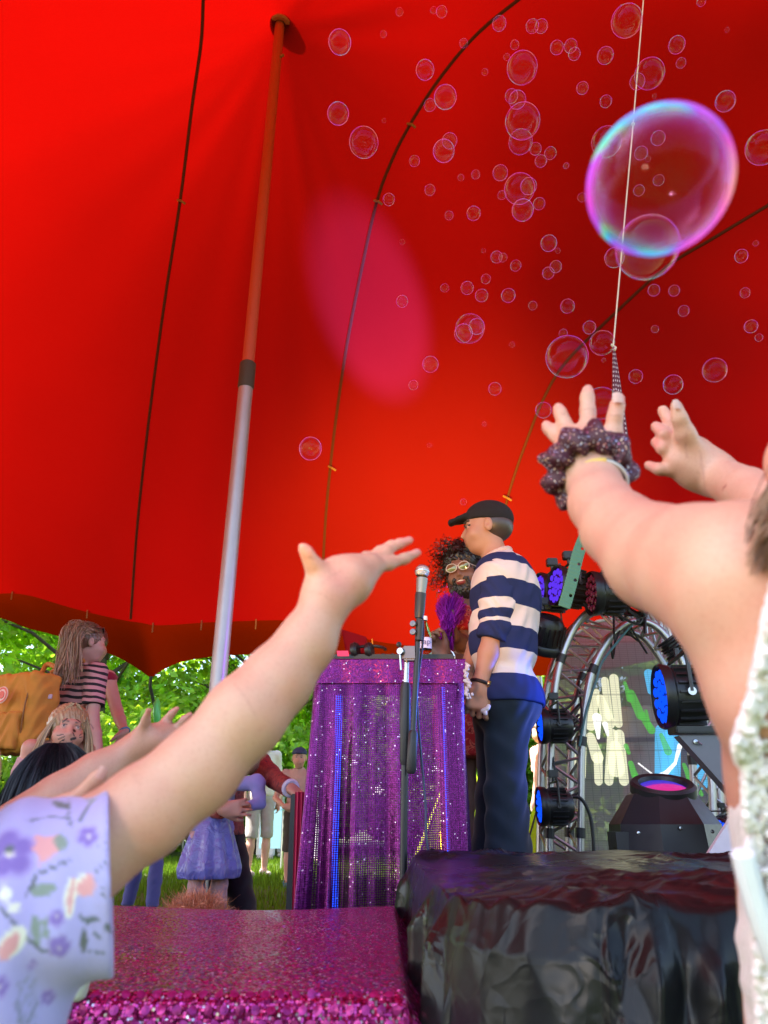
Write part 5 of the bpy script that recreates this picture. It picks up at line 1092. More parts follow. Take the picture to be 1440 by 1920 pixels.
def moving_head():
    c = Y(1252, 1600, 3.1); c.z = .40; r = empty("moving_head_light", c, "black moving head light with violet lens pointing up behind the plastic sheet", "stage light")
    def oct_(rr, z, sq=1.0, sh=0): return [(c.x + rr * cos(a + pi / 8), c.y + sh + rr * sq * sin(a + pi / 8), z) for a in np.arange(8) * pi / 4]
    rings = [oct_(.195, .40), oct_(.215, .44), oct_(.205, .55), oct_(.13, .655, 1, -.01), oct_(.118, .662, 1, -.01)]
    mb = MB(); mb.add([p for q in rings for p in q], [(j * 8 + i, j * 8 + (i + 1) % 8, (j + 1) * 8 + (i + 1) % 8, (j + 1) * 8 + i) for j in range(4) for i in range(8)] + [tuple(range(7, -1, -1)), tuple(range(32, 40))]); o = mb.build("housing", plain("black_housing", (.02, .02, .022), .38, .2), r)
    for k in range(12): MB().box((c.x - .19 + .004 * 0, c.y - .10 + .012 * k, .47), (.028, .0025, .055)).build("vent_rib", M_BLK, r) if k < 10 else 0
    M = frame((c.x + .005, c.y - .03, .680), (-.02, -.36, 1)); MB().lathe([(.085, -.02), (.122, -.02), (.122, .012), (.112, .022), (.092, .018), (.086, .0)], M, 48).build("lens_ring", M_BLK, r, True)
    t = NT("violet_lens"); co = t.coord(); sp = t.n("ShaderNodeSeparateXYZ"); t.l(co, sp.inputs[0]); gz = t.math('MULTIPLY_ADD', sp.outputs[1], -6.0); t.t.nodes[-1].inputs[2].default_value = 3.1 * 6 + .27
    cc = t.ramp(gz, [(0, (.02, .04, .55)), (.46, (.08, .03, .50)), (.54, (.55, .03, .30)), (1, (.65, .03, .22))]); e = t.n("ShaderNodeEmission", Strength=.3); t.l(cc, e.inputs[0]); gl = t.n("ShaderNodeBsdfGlossy", Roughness=.1); mx = t.n("ShaderNodeMixShader"); mx.inputs[0].default_value = .12; t.l(e.outputs[0], mx.inputs[1]); t.l(gl.outputs[0], mx.inputs[2])
    MB().lathe([(.088, .0), (.07, .008), (.04, .014), (0.0001, .017)], M, 40).build("lens", t.surf(mx.outputs[0]), r, True)
    for (a, b) in ((1197, 1562), (1276, 1553), (1336, 1559)):
        q = Y(a, b, c.y - .20); MB().lathe([(0, .004), (.006, .003), (.007, 0)], frame(q, (0, -1, 0)), 10).build("screw", M_CHROME, r, True)
    tag(MB().box((c.x, c.y, .20), (.26, .24, .196), bev=.01).build("flight_case", M_BLK), "black case under the moving head light behind the plastic sheet", "case")
    l = bpy.data.lights.new("violet_beam", 'SPOT'); l.energy = 900; l.color = (.30, .30, 1.0); l.spot_size = RAD(24); l.spot_blend = .65; l.shadow_soft_size = .05
    o = bpy.data.objects.new("violet_beam", l); col.objects.link(o); o.location = (.92, 2.93, 1.2); tgt = on_canopy(700, 580, 0); M = frame(o.location, V3(o.location) - tgt, on_canopy(640, 380, 0) - on_canopy(760, 740, 0)); o.rotation_euler = M.to_euler(); o.scale = (1.0, .56, 1)
moving_head()
def lampspot(loc, tgt, e, c, size, blend=.5, soft=.04, name="lamp_beam"):
    l = bpy.data.lights.new(name, 'SPOT'); l.energy = e; l.color = c; l.spot_size = RAD(size); l.spot_blend = blend; l.shadow_soft_size = soft
    o = bpy.data.objects.new(name, l); col.objects.link(o); o.location = loc; o.rotation_euler = (V3(tgt) - V3(loc)).to_track_quat('-Z', 'Y').to_euler(); return o
# light thrown by the lit lamps
lampspot(Y(1038, 1098, 3.62) + V3((-.03, -.02, 0)), (-3.0, 4.3, 1.0), 8, (.45, .10, 1), 50)
lampspot(Y(1010, 1361, 3.60) + V3((-.03, -.01, 0)), (-3.5, 4.6, .5), 2, (.03, .12, 1), 60)
lampspot(Y(1008, 1512, 3.60) + V3((-.03, -.01, 0)), (-3.0, 5.0, .3), 2, (.03, .12, 1), 60)
lampspot(Y(1232, 1306, 2.95) + V3((-.04, -.02, 0)), (-1.2, 2.1, .5), 8, (.03, .12, 1), 70)
# assumed floodlight added beside the photographer to light the canopy, never in view
def assumed_flood():
    c = V3((-.42, -.42, .62)); r = empty("stage_light", c, "warm flood light on a short stand beside the camera, outside the picture", "stage light")
    M = frame(c, (.22, 1, .33)); MB().lathe([(0, -.14), (.07, -.13), (.085, -.02), (.09, 0), (.085, .0), (.082, -.01)], M, 30).build("housing", M_BLKM, r, True)
    MB().lathe([(0, -.008), (.08, -.008)], M, 30).build("lens", emis("amber_lens", (1, .45, .12), 2.0), r); MB().tube([c - V3((0, 0, .08)), V3((c.x, c.y, 0))], .015, 10).build("stand", M_BLK, r, True)
    for dx in (-.02, .05): lampspot(c + V3((dx, .05, .05)), (.6, 3, 2.6), 1.0, (1, .93, .85), 120, .5, .009, "work_lamp")  # unseen lamp pair added to put glints on the bubbles
    lampspot(c + V3((.01, .04, .01)), (1.05, 6.8, 2.9), 90, (1, .42, .10), 26, .8, .07, "amber_flood")  # assumed unseen lamp that warms the canopy behind the striped man
assumed_flood()
def added_uplight():
    c = V3((.02, 3.30, .12)); r = empty("stage_light", c, "amber uplighter on the ground behind the purple desk", "stage light"); M = frame(c, (.28, .78, .62)); MB().lathe([(0, -.12), (.07, -.11), (.08, 0), (.085, .0), (.078, -.01)], M, 24).build("housing", M_BLKM, r, True)
    MB().lathe([(0, -.008), (.076, -.008)], M, 24).build("lens", emis("amber_lens", (1, .45, .12), .4), r); MB().box((c.x, c.y, .012), (.07, .05, .011)).build("base_plate", M_BLK, r)
    lampspot(c + V3((.01, .02, .01)), (.75, 6.9, 2.9), 650, (1, .80, .03), 62, 1.0, .10, "amber_uplight")  # unseen lamp added to give the low canopy its orange glow
added_uplight()

# ---- printed mesh screen with added glow, behind the arch
def screen():
    y = 4.4; r = empty("printed_screen", (Y(1250, 1400, y).x, y, 0), "grey see-through screen printed with cream, blue and green shapes behind the arch", "screen")
    Pz = lambda a, b: Y(a, b, y)
    outl = [(1020, 1700), (1020, 1300), (1040, 1235), (1075, 1190), (1120, 1165), (1180, 1155), (1280, 1150), (1500, 1140), (1500, 1700)]
    q = [Pz(*p) for p in outl]
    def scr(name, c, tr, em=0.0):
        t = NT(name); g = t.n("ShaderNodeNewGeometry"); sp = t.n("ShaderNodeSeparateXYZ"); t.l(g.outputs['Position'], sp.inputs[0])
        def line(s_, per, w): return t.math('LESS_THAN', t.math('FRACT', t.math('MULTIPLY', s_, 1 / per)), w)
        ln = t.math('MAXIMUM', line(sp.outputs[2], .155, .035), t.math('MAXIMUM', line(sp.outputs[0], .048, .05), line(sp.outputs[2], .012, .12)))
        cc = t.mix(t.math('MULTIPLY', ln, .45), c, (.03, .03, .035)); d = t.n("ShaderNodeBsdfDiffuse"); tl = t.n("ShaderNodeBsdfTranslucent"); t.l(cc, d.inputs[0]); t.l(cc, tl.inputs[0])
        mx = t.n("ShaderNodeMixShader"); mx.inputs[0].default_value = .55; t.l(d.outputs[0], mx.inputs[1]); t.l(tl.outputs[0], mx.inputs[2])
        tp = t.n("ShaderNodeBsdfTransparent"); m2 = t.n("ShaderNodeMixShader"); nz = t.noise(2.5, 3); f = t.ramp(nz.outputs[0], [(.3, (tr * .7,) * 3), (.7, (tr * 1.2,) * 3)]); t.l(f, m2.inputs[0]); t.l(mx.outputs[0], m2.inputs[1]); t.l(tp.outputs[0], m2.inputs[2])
        if em:  # added emission makes the panel and its shapes glow
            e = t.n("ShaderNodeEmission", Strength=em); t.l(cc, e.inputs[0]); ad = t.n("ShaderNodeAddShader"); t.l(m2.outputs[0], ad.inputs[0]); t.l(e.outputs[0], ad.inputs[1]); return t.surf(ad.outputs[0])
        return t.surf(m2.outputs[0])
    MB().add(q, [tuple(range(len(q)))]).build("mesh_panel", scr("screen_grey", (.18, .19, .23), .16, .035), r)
    MB().tube([p + V3((0, .0, 0)) for p in q[1:8]], .010, 8).build("edge_rope", plain("screen_edge", (.45, .42, .35), .5), r, True)
    for x in (Pz(1490, 1400).x, Pz(1022, 1400).x): MB().tube([(x, y + .03, 0), (x, y + .03, 1.75 if x > 2 else 1.35)], .02, 10).build("support_pole", M_ALU, r, True)
    mb_ = MB().tube([Pz(1020, 1388) + V3((0, .05, 0)), Pz(1500, 1380) + V3((0, .05, 0))], .014, 8).build("cross_bar", M_BLK, r, True)
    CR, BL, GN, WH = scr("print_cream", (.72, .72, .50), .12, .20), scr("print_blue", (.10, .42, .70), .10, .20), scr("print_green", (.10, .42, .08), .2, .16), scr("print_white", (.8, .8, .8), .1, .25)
    k = [0]
    def stad(a, b, ra, rb, m):
        "flat rounded petal between two zoom coordinates"
        k[0] += 1; A, B = (Pz(1000 + a[0] / 4, 1260 + a[1] / 4), Pz(1000 + b[0] / 4, 1260 + b[1] / 4)); s = dep(A) / FPX / 4; ra, rb = ra * s, rb * s; d = (B - A).normalized(); n = V3((-d.z, 0, d.x)); pts = []
        for i in range(13): an = -pi / 2 + pi * i / 12; pts.append(B + (d * cos(an) + n * sin(an)) * rb)
        for i in range(13): an = pi / 2 + pi * i / 12; pts.append(A + (d * cos(an) + n * sin(an)) * ra)
        off = V3((0, -.004 - .0012 * k[0], 0)); MB().add([p + off for p in pts], [tuple(range(len(pts)))]).build("printed_shape", m, r)
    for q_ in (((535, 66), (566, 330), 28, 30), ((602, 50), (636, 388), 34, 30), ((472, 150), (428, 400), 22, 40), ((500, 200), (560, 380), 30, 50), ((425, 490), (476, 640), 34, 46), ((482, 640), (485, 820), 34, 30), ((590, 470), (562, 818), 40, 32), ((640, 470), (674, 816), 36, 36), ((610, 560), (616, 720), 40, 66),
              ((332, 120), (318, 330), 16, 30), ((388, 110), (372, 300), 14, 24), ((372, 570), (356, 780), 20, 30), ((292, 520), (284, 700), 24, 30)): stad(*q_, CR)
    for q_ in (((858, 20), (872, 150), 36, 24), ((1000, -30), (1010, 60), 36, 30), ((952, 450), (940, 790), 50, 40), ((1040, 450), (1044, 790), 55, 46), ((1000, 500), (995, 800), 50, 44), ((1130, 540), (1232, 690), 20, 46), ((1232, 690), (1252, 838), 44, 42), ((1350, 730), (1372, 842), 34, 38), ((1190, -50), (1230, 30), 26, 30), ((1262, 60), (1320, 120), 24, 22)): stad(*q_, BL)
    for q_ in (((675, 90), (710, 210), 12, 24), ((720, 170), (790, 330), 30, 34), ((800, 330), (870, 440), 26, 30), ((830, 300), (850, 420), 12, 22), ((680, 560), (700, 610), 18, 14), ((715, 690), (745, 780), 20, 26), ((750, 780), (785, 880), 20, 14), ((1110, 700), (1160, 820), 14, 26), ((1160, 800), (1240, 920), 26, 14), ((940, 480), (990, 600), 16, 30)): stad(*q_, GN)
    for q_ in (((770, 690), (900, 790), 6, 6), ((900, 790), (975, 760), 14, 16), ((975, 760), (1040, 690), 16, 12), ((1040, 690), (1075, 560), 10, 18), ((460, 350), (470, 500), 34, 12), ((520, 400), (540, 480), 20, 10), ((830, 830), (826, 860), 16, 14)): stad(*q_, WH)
screen()
# ---- grey angular console and white board at right
def console():
    y = 2.62; r = empty("grey_console", (Y(1400, 1450, y).x, y, 0), "grey angular metal console under the large blue stage light", "console")
    q = [Y(a, b, y) for a, b in ((1273, 1379), (1560, 1379), (1560, 1700), (1500, 1640), (1353, 1468))]; n = len(q)
    MB().add(q + [p + V3((0, .05, 0)) for p in q], [tuple(range(n - 1, -1, -1)), tuple(range(n, 2 * n))] + [(i, (i + 1) % n, n + (i + 1) % n, n + i) for i in range(n)]).build("side_panel", plain("console_grey", (.13, .13, .15), .5, .2), r)
    a, b = Y(1268, 1376, y - .01), Y(1570, 1376, y - .01); MB().box((a + b) / 2 + V3((0, .035, .014)), ((b.x - a.x) / 2, .045, .011), bev=.003).build("top_plate", M_BLKM, r)
    s_ = Y(1304, 1391, y - .004); MB().lathe([(0, .006), (.008, .004), (.009, 0)], frame(s_, (0, -1, 0)), 12).build("bolt", M_CHROME, r, True); MB().tube([s_ + V3((.004, -.006, 0)), s_ + V3((.018, -.006, -.010))], .003, 6).build("clip_wire", M_CHROME, r, True)
    MB().tube([V3((q[1].x - .1, y + .085, q[2].z)), V3((q[1].x - .1, y + .085, 0))], .03, 12).build("leg", M_BLKM, r, True)
console()
def board():
    y = 2.52; q = [Y(a, b, y) for a, b in ((1326, 1604), (1370, 1534), (1450, 1534), (1450, 1640))]; q = [V3((q[0].x, y, 0.0))] + q[0:3] + [V3((q[3].x, y, 0.0))]
    n = 5; o = MB().add(q + [p + V3((0, .02, 0)) for p in q], [tuple(range(n - 1, -1, -1)), tuple(range(n, 2 * n))] + [(i, (i + 1) % n, n + (i + 1) % n, n + i) for i in range(n)]).build("white_board", plain("board_white", (.55, .50, .55), .6))
    tag(o, "pale pinkish board standing between the moving head light and the lace dress", "board")
board()
# ---- green perforated strap
def strap():
    pts = spline([(1132, 962), (1108, 985), (1094, 1012), (1083, 1042), (1074, 1080), (1066, 1110), (1058, 1138)], 5); P = [Y(a, b, 2.4) for a, b, *_ in pts]; pr = []
    for i in range(len(P) - 1):
        a, b = P[i], P[i + 1]; d = (b - a).normalized(); M = frame((a + b) / 2, d, (0, -1, 0)).to_3x3(); pr.append(rbox((a + b) / 2, (.0010, .0195, (b - a).length * .6), np.array(M), .001, .003))
    for (a, b) in ((1091, 1029), (1084.5, 1058), (1077.5, 1088), (1069, 1117)):
        c = Y(a + 1, b, 2.4); pr.append(cap(c - V3((0, .03, 0)), c + V3((0, .03, 0)), .0052, k=.0008, op='-'))
    o = sdf_obj("perforated_strap", pr, .0016, plain("green_strap", (.05, .17, .11), .5), None, rel=1)
    tag(o, "green strap with punched holes hanging just left of the unlit red stage light", "strap")
strap()
# ---- white cord and dotted windsock
def cord():
    b = Y(1150, 648, 1.9); k = Y(1187, 233, 1.9); k = W(1187, 233, dep(k)); t_ = Y(1205, 0, 1.9); d = (t_ - b)
    up = t_ + d * .75; h = BV.ray_cast(b, d.normalized()); up = h[0] if h[0] is not None else up
    r = empty("hanging_cord", b, "thin pale cord running down from the tent roof past the biggest bubble", "cord")
    MB().tube([b, k, up], .0024, 8).build("cord", plain("pale_cord", (.72, .52, .42), .7, bump=.4, bs=400), r, True); MB().lathe([(0, .007), (.006, .004), (.007, 0), (.006, -.004), (0, -.007)], Matrix.Translation(k), 12).build("knot", plain("pale_cord", (.7, .5, .4), .7), r, True)
    r = empty("windsock", b, "maroon dotted fabric cone hanging from the pale cord behind the raised hand", "windsock")
    e = Y(1163, 865, 1.9); n = 60; m_ = 26; P = np.zeros((n, m_, 3)); ax = (e - b); M = frame(b, ax)
    for i in range(n):
        f = i / (n - 1); rr = .002 + .023 * f ** .8
        for j in range(m_):
            a = 2 * pi * j / (m_ - 1); q = M @ V3((rr * (1 + .25 * sin(a * 3 + 1)) * cos(a), rr * .8 * (1 + .2 * sin(a * 3 + 1)) * sin(a), ax.length * f)); P[i, j] = q
    t = NT("dotted_fabric"); mp = t.n("ShaderNodeMapping"); t.l(t.coord('UV'), mp.inputs[0]); mp.inputs['Scale'].default_value = (1.9, 1, 1); v = t.n("ShaderNodeTexVoronoi", Scale=62, Randomness=.12); t.l(mp.outputs[0], v.inputs[0]); f = t.math('LESS_THAN', v.outputs['Distance'], .26)
    grid_obj("fabric_cone", P, t.surf(t.pbsdf(t.mix(f, (.10, .008, .02), (.55, .35, .36)), None, Roughness=.7).outputs[0]), r)
    MB().tube([b + V3((-.006, 0, .004)), b + V3((.006, 0, -.008)), b + V3((.0, -.004, -.02))], .004, 8).build("tie_knot", plain("pale_cord", (.7, .5, .4), .7), r, True)
cord()
# ============================================================ PEOPLE ROUND THE STAGE
def stripes_z(name, zs, c0, c1, rough=.9, wob=.006):
    "cloth with horizontal bands: colour changes at the heights zs (metres), starting with c0"
    t = NT(name); sp = t.n("ShaderNodeSeparateXYZ"); t.l(t.coord(), sp.inputs[0]); n = t.noise(9, 2)
    z = t.math('ADD', sp.outputs[2], t.math('MULTIPLY', t.math('SUBTRACT', n.outputs[0], .5), wob * 2)); f = None
    z0, z1 = zs[0] - .1, zs[-1] + .1; g = t.math('MULTIPLY', t.math('SUBTRACT', z, z0), 1 / (z1 - z0)); st = [(0, c0)]; c = c1
    for q in zs: st.append(((q - z0) / (z1 - z0), c)); c = c0 if c == c1 else c1
    cc = t.ramp(g, st, 'CONSTANT'); fz = t.noise(300, 3); p = t.pbsdf(cc, t.bump(fz.outputs[0], .3, .002), Roughness=rough); p.inputs['Specular IOR Level'].default_value = .2
    return t.surf(p.outputs[0])
def stripes_fine(name, per, duty, c0, c1, tilt=0.0):
    t = NT(name); sp = t.n("ShaderNodeSeparateXYZ"); t.l(t.coord(), sp.inputs[0]); n = t.noise(7, 2)
    z = t.math('ADD', t.math('ADD', sp.outputs[2], t.math('MULTIPLY', sp.outputs[0], tilt)), t.math('MULTIPLY', n.outputs[0], .03)); f = t.math('LESS_THAN', t.math('FRACT', t.math('MULTIPLY', z, 1 / per)), duty)
    return t.surf(t.pbsdf(t.mix(f, c0, c1), None, Roughness=.85).outputs[0])
def aim(J, k, sh=None, el=None, wr=None, hd=None, pn=None):
    for n, q in (('sh', sh), ('el', el), ('wr', wr), ('hd', hd), ('pn', pn)):
        if q is not None: J[n + k] = V3(q)
def kneel(J, kz=.05):
    h, f = J['h'], J['f']
    for k, sg in (('L', -1), ('R', 1)):
        J['kn' + k] = J['hip' + k] + f * .14 * h; J['kn' + k].z = kz * h + .02; J['an' + k] = J['hip' + k] - f * .10 * h; J['an' + k].z = .05 * h + .02
    return J
def shades(parent, H, s, zc=.002, lens=(.02, .02, .02), fr=(.5, .45, .4), top=0.0, name="sunglasses"):
    r = empty(name, H(0, .1, zc)); adopt(r, parent) if False else None
    bpy.data.objects.remove(r); mb = MB(); mf = MB()
    for sg in (-1, 1):
        M = frame(H(sg * .031, .106 - top, zc), H(sg * .045, 1, zc) - H(0, 0, zc), H(1, 0, 0) - H(0, 0, 0)); ring = []
        for a in np.linspace(0, 2 * pi, 22)[:-1]: ring.append(M @ V3((.027 * s * cos(a), .019 * s * sin(a) * (1.0 if sin(a) > 0 else 1.15), 0)))
        mf.tube(ring, .0022 * s, 6, closed=True); mb.lathe([(.0255 * s, 0), (.015 * s, .003 * s), (.0001, .004 * s)], M @ Matrix.Diagonal((1, .74, 1, 1)), 20)
        mf.tube([H(sg * .057, .102 - top, zc + .008), H(sg * .078, .03 - top, zc + .006), H(sg * .082, -.02 - top, zc)], .0022 * s, 6)
    mf.tube([H(-.006, .108 - top, zc + .006), H(.006, .108 - top, zc + .006)], .003 * s, 6)
    a = mf.build("sunglasses_frame", plain("frame_%d" % int(fr[0] * 100), fr, .3), parent, True); b = mb.build("sunglasses_lenses", plain("lens_%d" % int(lens[1] * 100), lens, .08, .6), parent, True)
# ---- striped man
def striped_man():
    base = V3((.462, 3.0, 0)); J = stand(base, 1.80, RAD(165)); y = 2.84
    J['head'] = Y(912, 992, 3.0); J['neck'] = Y(932, 1048, 3.0); J['chest'] = Y(948, 1118, 3.0); J['belly'] = Y(943, 1205, 2.99); J['pelvis'] = Y(948, 1315, 3.0)
    aim(J, 'L', Y(938, 1080, 2.86), Y(926, 1185, 2.84), Y(899, 1286, 2.84), (-.18, -.03, -1), (.1, 1, 0)); aim(J, 'R', Y(948, 1072, 3.14), Y(905, 1180, 3.22), Y(872, 1262, 3.14), (-.3, 0, -1), (0, -1, 0))
    J['hipL'] = Y(950, 1345, 2.94); J['knL'] = Y(948, 1480, 2.93); J['anL'] = V3((.44, 2.95, .085)); J['hipR'] = Y(932, 1345, 3.06); J['knR'] = Y(930, 1480, 3.06); J['anR'] = V3((.38, 3.06, .085))
    navy, cream = (.018, .028, .10), (.64, .57, .55); zb = [0, 1.077, 1.167, 1.253, 1.34, 1.433, 1.517, 1.576]
    MS = stripes_z("rugby_stripes", zb[1:], navy, cream); MSl = stripes_z("sleeve_stripes", [1.267, 1.282, 1.316, 1.361, 1.447], navy, cream, wob=.003)
    # below 1.195 the sleeve is navy again: bands run navy / cream / navy / cream / navy / cream / navy
    o = person(J, "tall man in black cap and blue striped rugby shirt facing left by the desk", skin=(.42, .21, .14), vox=.0048, hs=.98, hf=(-1, .10, .02), hu=(.03, 0, 1), shirt=(.6, .5, .4), sleeve='none', shirt_mat=MS, trousers=(.015, .023, .038), legw=.90, wide=1.18, curl=.95, shoes=(.4, .4, .4))
    r, H, s = o['root'], o['H'], .98
    g = 1.8 / 1.75
    for k in 'LR':
        sh, el, wr = J['sh' + k], J['el' + k], J['wr' + k]; m = el.lerp(wr, .16); P = [cap(sh + V3((0, 0, .0)), sh.lerp(el, .55), .074, .068, .03), cap(sh.lerp(el, .55), el, .068, .060, .02), cap(el, m, .060, .054, .02)]
        sdf_obj("sleeve", P, .005, MSl, r, (.6, .5, .4), cuts=[(m, wr - el, .1)], disp=lambda x, y, z: .004 * np.sin(z * 95 + 6 * np.sin(x * 30)) * np.clip((1.55 - z) * 5, .2, 1.2))
    sdf_obj("collar", [cap(J['neck'] + V3((.052 * cos(a), .060 * sin(a), .012 + .022 * cos(a))), J['neck'] + V3((.052 * cos(a + .35), .060 * sin(a + .35), .012 + .022 * cos(a + .35))), .014, k=.01) for a in np.arange(0, 2 * pi, .35)], .004, plain("cream_collar", (.58, .42, .36), .9, bump=.3, bs=300), r)
    # cap
    P = [ell(H(0, -.014, .048), [.086 * s, .108 * s, .084 * s], o['R'], .01)]
    sdf_obj("cap", P + [cap(H(-.035, .09, .052), H(.035, .09, .052), .008, k=.02), cap(H(-.028, .12, .044), H(.028, .12, .044), .0065, k=.02), cap(H(-.018, .155, .032), H(.018, .155, .032), .0055, k=.02), cap(H(-.03, .10, .05), H(-.018, .155, .032), .006, k=.02), cap(H(.03, .10, .05), H(.018, .155, .032), .006, k=.02), cap(H(0, .10, .05), H(0, .158, .032), .006, k=.02)], .004, plain("black_cap_cloth", (.007, .006, .008), .9, bump=.3, bs=300), r, cuts=[(H(0, -.02, .022), H(0, .0, 0) - H(0, -.10, 1) + V3((0, 0, 0)), .13)], rel=1)
    sdf_obj("hair", [ell(H(0, -.030, .012), [.080 * s, .088 * s, .075 * s], o['R'], .01)], .004, M_HAIR, r, (.05, .035, .028), cuts=[(H(0, .02, 0), H(0, 1, .2) - H(0, 0, 0))])
    for z_, y_, r_, nm, cl in ((.0225, .091, .0055, "eyebrow", (.05, .03, .022)), (.002, .086, .0050, "eye", (.05, .035, .03))):
        for sg in (-1, 1): sdf_obj(nm, [cap(H(sg * .018, y_ + .004, z_), H(sg * .044, y_ - .012, z_ + .001), r_ * s, k=.002)], .0013, M_HAIR, r, cl)
    # watch
    w_ = J['wrL'].lerp(J['elL'], .06); ax = (J['elL'] - J['wrL']).normalized(); M = frame(w_, ax, (0, -1, 0))
    MB().tube([M @ V3((.032 * cos(a), .032 * sin(a), 0)) for a in np.linspace(0, 2 * pi, 30)[:-1]], .007, 8, closed=True).build("watch_strap", M_BLK, r, True); MB().lathe([(0, .006), (.013, .005), (.014, -.002)], frame(M @ V3((.018, .032, 0)), M.to_3x3() @ V3((.5, .85, 0))), 20).build("watch_face", plain("gold", (.8, .55, .2), .25, .9), r, True)
    c = Y(905, 1333, 2.80); tag(sdf_obj("tissue", [cap(c + V3((.0, 0, 0)), c + V3((.018, -.01, .008)), .009, .008, .006), sph(c + V3((.022, -.006, .016)), .008, .005), sph(c + V3((.008, -.01, -.010)), .008, .005)], .0025, M_CLOTH, None, (.7, .62, .62)), "crumpled white tissue held in the striped man's hand", "tissue")
    for q in ((923, 1294),): MB().lathe([(0, .002), (.007, .001), (.008, -.001)], frame(Y(q[0], q[1], 2.845), (0, -1, 0)), 14).build("button", plain("pearl", (.5, .5, .55), .3), r, True)
striped_man()
# ---- curly haired man
def curly_man():
    J = stand((.43, 3.55, 0), 1.78, math.atan2(-.94, -.35)); J['head'] = Y(868, 1074, 3.52)
    aim(J, 'R', Y(856, 1142, 3.47), Y(870, 1212, 3.34), Y(848, 1190, 3.22), (-.4, -.1, 1), (1, 0, .2)); aim(J, 'L', Y(925, 1145, 3.6), Y(880, 1250, 3.38), Y(832, 1232, 3.12), (-.75, 0, 1), (.5, -.6, 0))
    t = NT("red_floral_shirt"); v = t.noise(26, 3, .5, dist=1.2); c = t.ramp(v.outputs[0], [(.0, (.30, .004, .006)), (.50, (.36, .006, .008)), (.56, (.62, .16, .10)), (.62, (.20, .002, .004))]); ms = t.surf(t.pbsdf(c, None, Roughness=.6).outputs[0])
    o = person(J, "laughing curly haired man with beard, sunglasses and red patterned shirt", skin=(.20, .095, .06), vox=.006, hs=1.0, hf=(-.33, -.93, -.05), hu=(-.12, 0, 1), shirt=(.3, 0, 0), sleeve='short', shirt_mat=ms, trousers=(.20, .10, .085), curl=1.1, brow=(.01, .01, .01))
    r, H, s = o['root'], o['H'], 1.0; rng = np.random.default_rng(8)
    # beard and moustache
    nz = lambda x, y, z: .004 * np.sin(x * 330 + 2 * np.sin(z * 160)) * np.sin(z * 300 + y * 200)
    sdf_obj("beard", [ell(H(0, .035, -.095), [.056, .052, .052], o['R'], .02), cap(H(-.062, .02, -.02), H(-.05, .04, -.09), .018, .024, .02), cap(H(.062, .02, -.02), H(.05, .04, -.09), .018, .024, .02), cap(H(-.026, .088, -.052), H(.026, .088, -.052), .009, k=.01), cap(H(-.03, .082, -.055), H(-.034, .07, -.09), .012, k=.01), cap(H(.03, .082, -.055), H(.034, .07, -.09), .012, k=.01), ell(H(0, .10, -.070), [.022, .03, .012], o['R'], .004, '-')], .004, M_HAIR, r, (.012, .008, .007), disp=nz)
    sdf_obj("mouth", [ell(H(0, .088, -.070), [.021, .008, .011], o['R'], .003)], .0025, M_SKINF, r, (.25, .03, .03)); sdf_obj("teeth", [ell(H(0, .091, -.064), [.017, .008, .0045], o['R'], .003)], .002, plain("teeth", (.75, .70, .62), .3), r)
    shades(r, H, s, .002, (.22, .20, .10), (.55, .50, .45))
    mb = MB(); vs = []; n = 950; path = []
    for i in range(n):
        a = rng.random() * 2 * pi; e = rng.random() ** .7 * pi * .62; d = V3((sin(e) * cos(a), sin(e) * sin(a) * 1.0, cos(e)))
        if d.y > .35 and d.z < .50: continue
        root_ = H(d.x * .078, -.012 + d.y * .092, .034 + d.z * .085); out = (H(d.x, d.y, d.z) - H(0, 0, 0)); L = .03 + .075 * rng.random(); L *= 1.3 if d.x > .2 else 1
        t1 = out.cross(V3((rng.normal(), rng.normal(), rng.normal()))).normalized(); t2 = out.cross(t1); q = []
        for k in range(22):
            f = k / 21; q.append(tuple(root_ + out * L * f + t1 * .008 * cos(f * 24 + i) * min(1, f * 4) + t2 * .008 * sin(f * 24 + i) * min(1, f * 4) + V3((0, 0, -.03 * f * f))))
        path.append(q)
    ribbons("curls", np.array(path), .0016, M_HAIR, r, (.018, .011, .009), rng, taper=False)
    sdf_obj("hair", [ell(H(0, -.022, .045), [.094, .108, .098], o['R'], .01), ell(H(0, .095, -.045), [.070, .075, .088], o['R'], .02, '-'), ell(H(0, .03, -.15), [.2, .2, .09], o['R'], .02, '-')], .005, M_HAIR, r, (.012, .008, .007), disp=lambda x, y, z: .008 * np.sin(x * 150 + 2 * np.sin(z * 90)) * np.sin(z * 140 + y * 120))
    # tunic tail hanging over the trousers
    sdf_obj("shirt_tail", [cap(J['pelvis'] + V3((-.03, -.02, .05)), J['pelvis'] + V3((-.05, -.03, -.16)), .175, .165, .05)], .009, ms, r, (.3, 0, 0), cuts=[(J['pelvis'] - V3((0, 0, .14)), (0, 0, -1)), (J['pelvis'] + V3((0, 0, .12)), (0, 0, 1))])
    w_ = J['wrL']; M = frame(w_.lerp(J['elL'], .12), (J['elL'] - w_)); MB().tube([M @ V3((.034 * cos(a), .034 * sin(a), 0)) for a in np.linspace(0, 2 * pi, 24)[:-1]], .006, 8, closed=True).build("bangle", plain("silver", (.6, .6, .6), .25, .9), r, True)
    # purple feather fan he holds
    rg = np.random.default_rng(4); n = 2600; b = np.array(tuple(Y(840, 1172, 3.16))); a = rg.random(n) * 2 * pi; rr = np.sqrt(rg.random(n)); cx = Y(846, 1139, 3.2); sc = dep(cx) / FPX
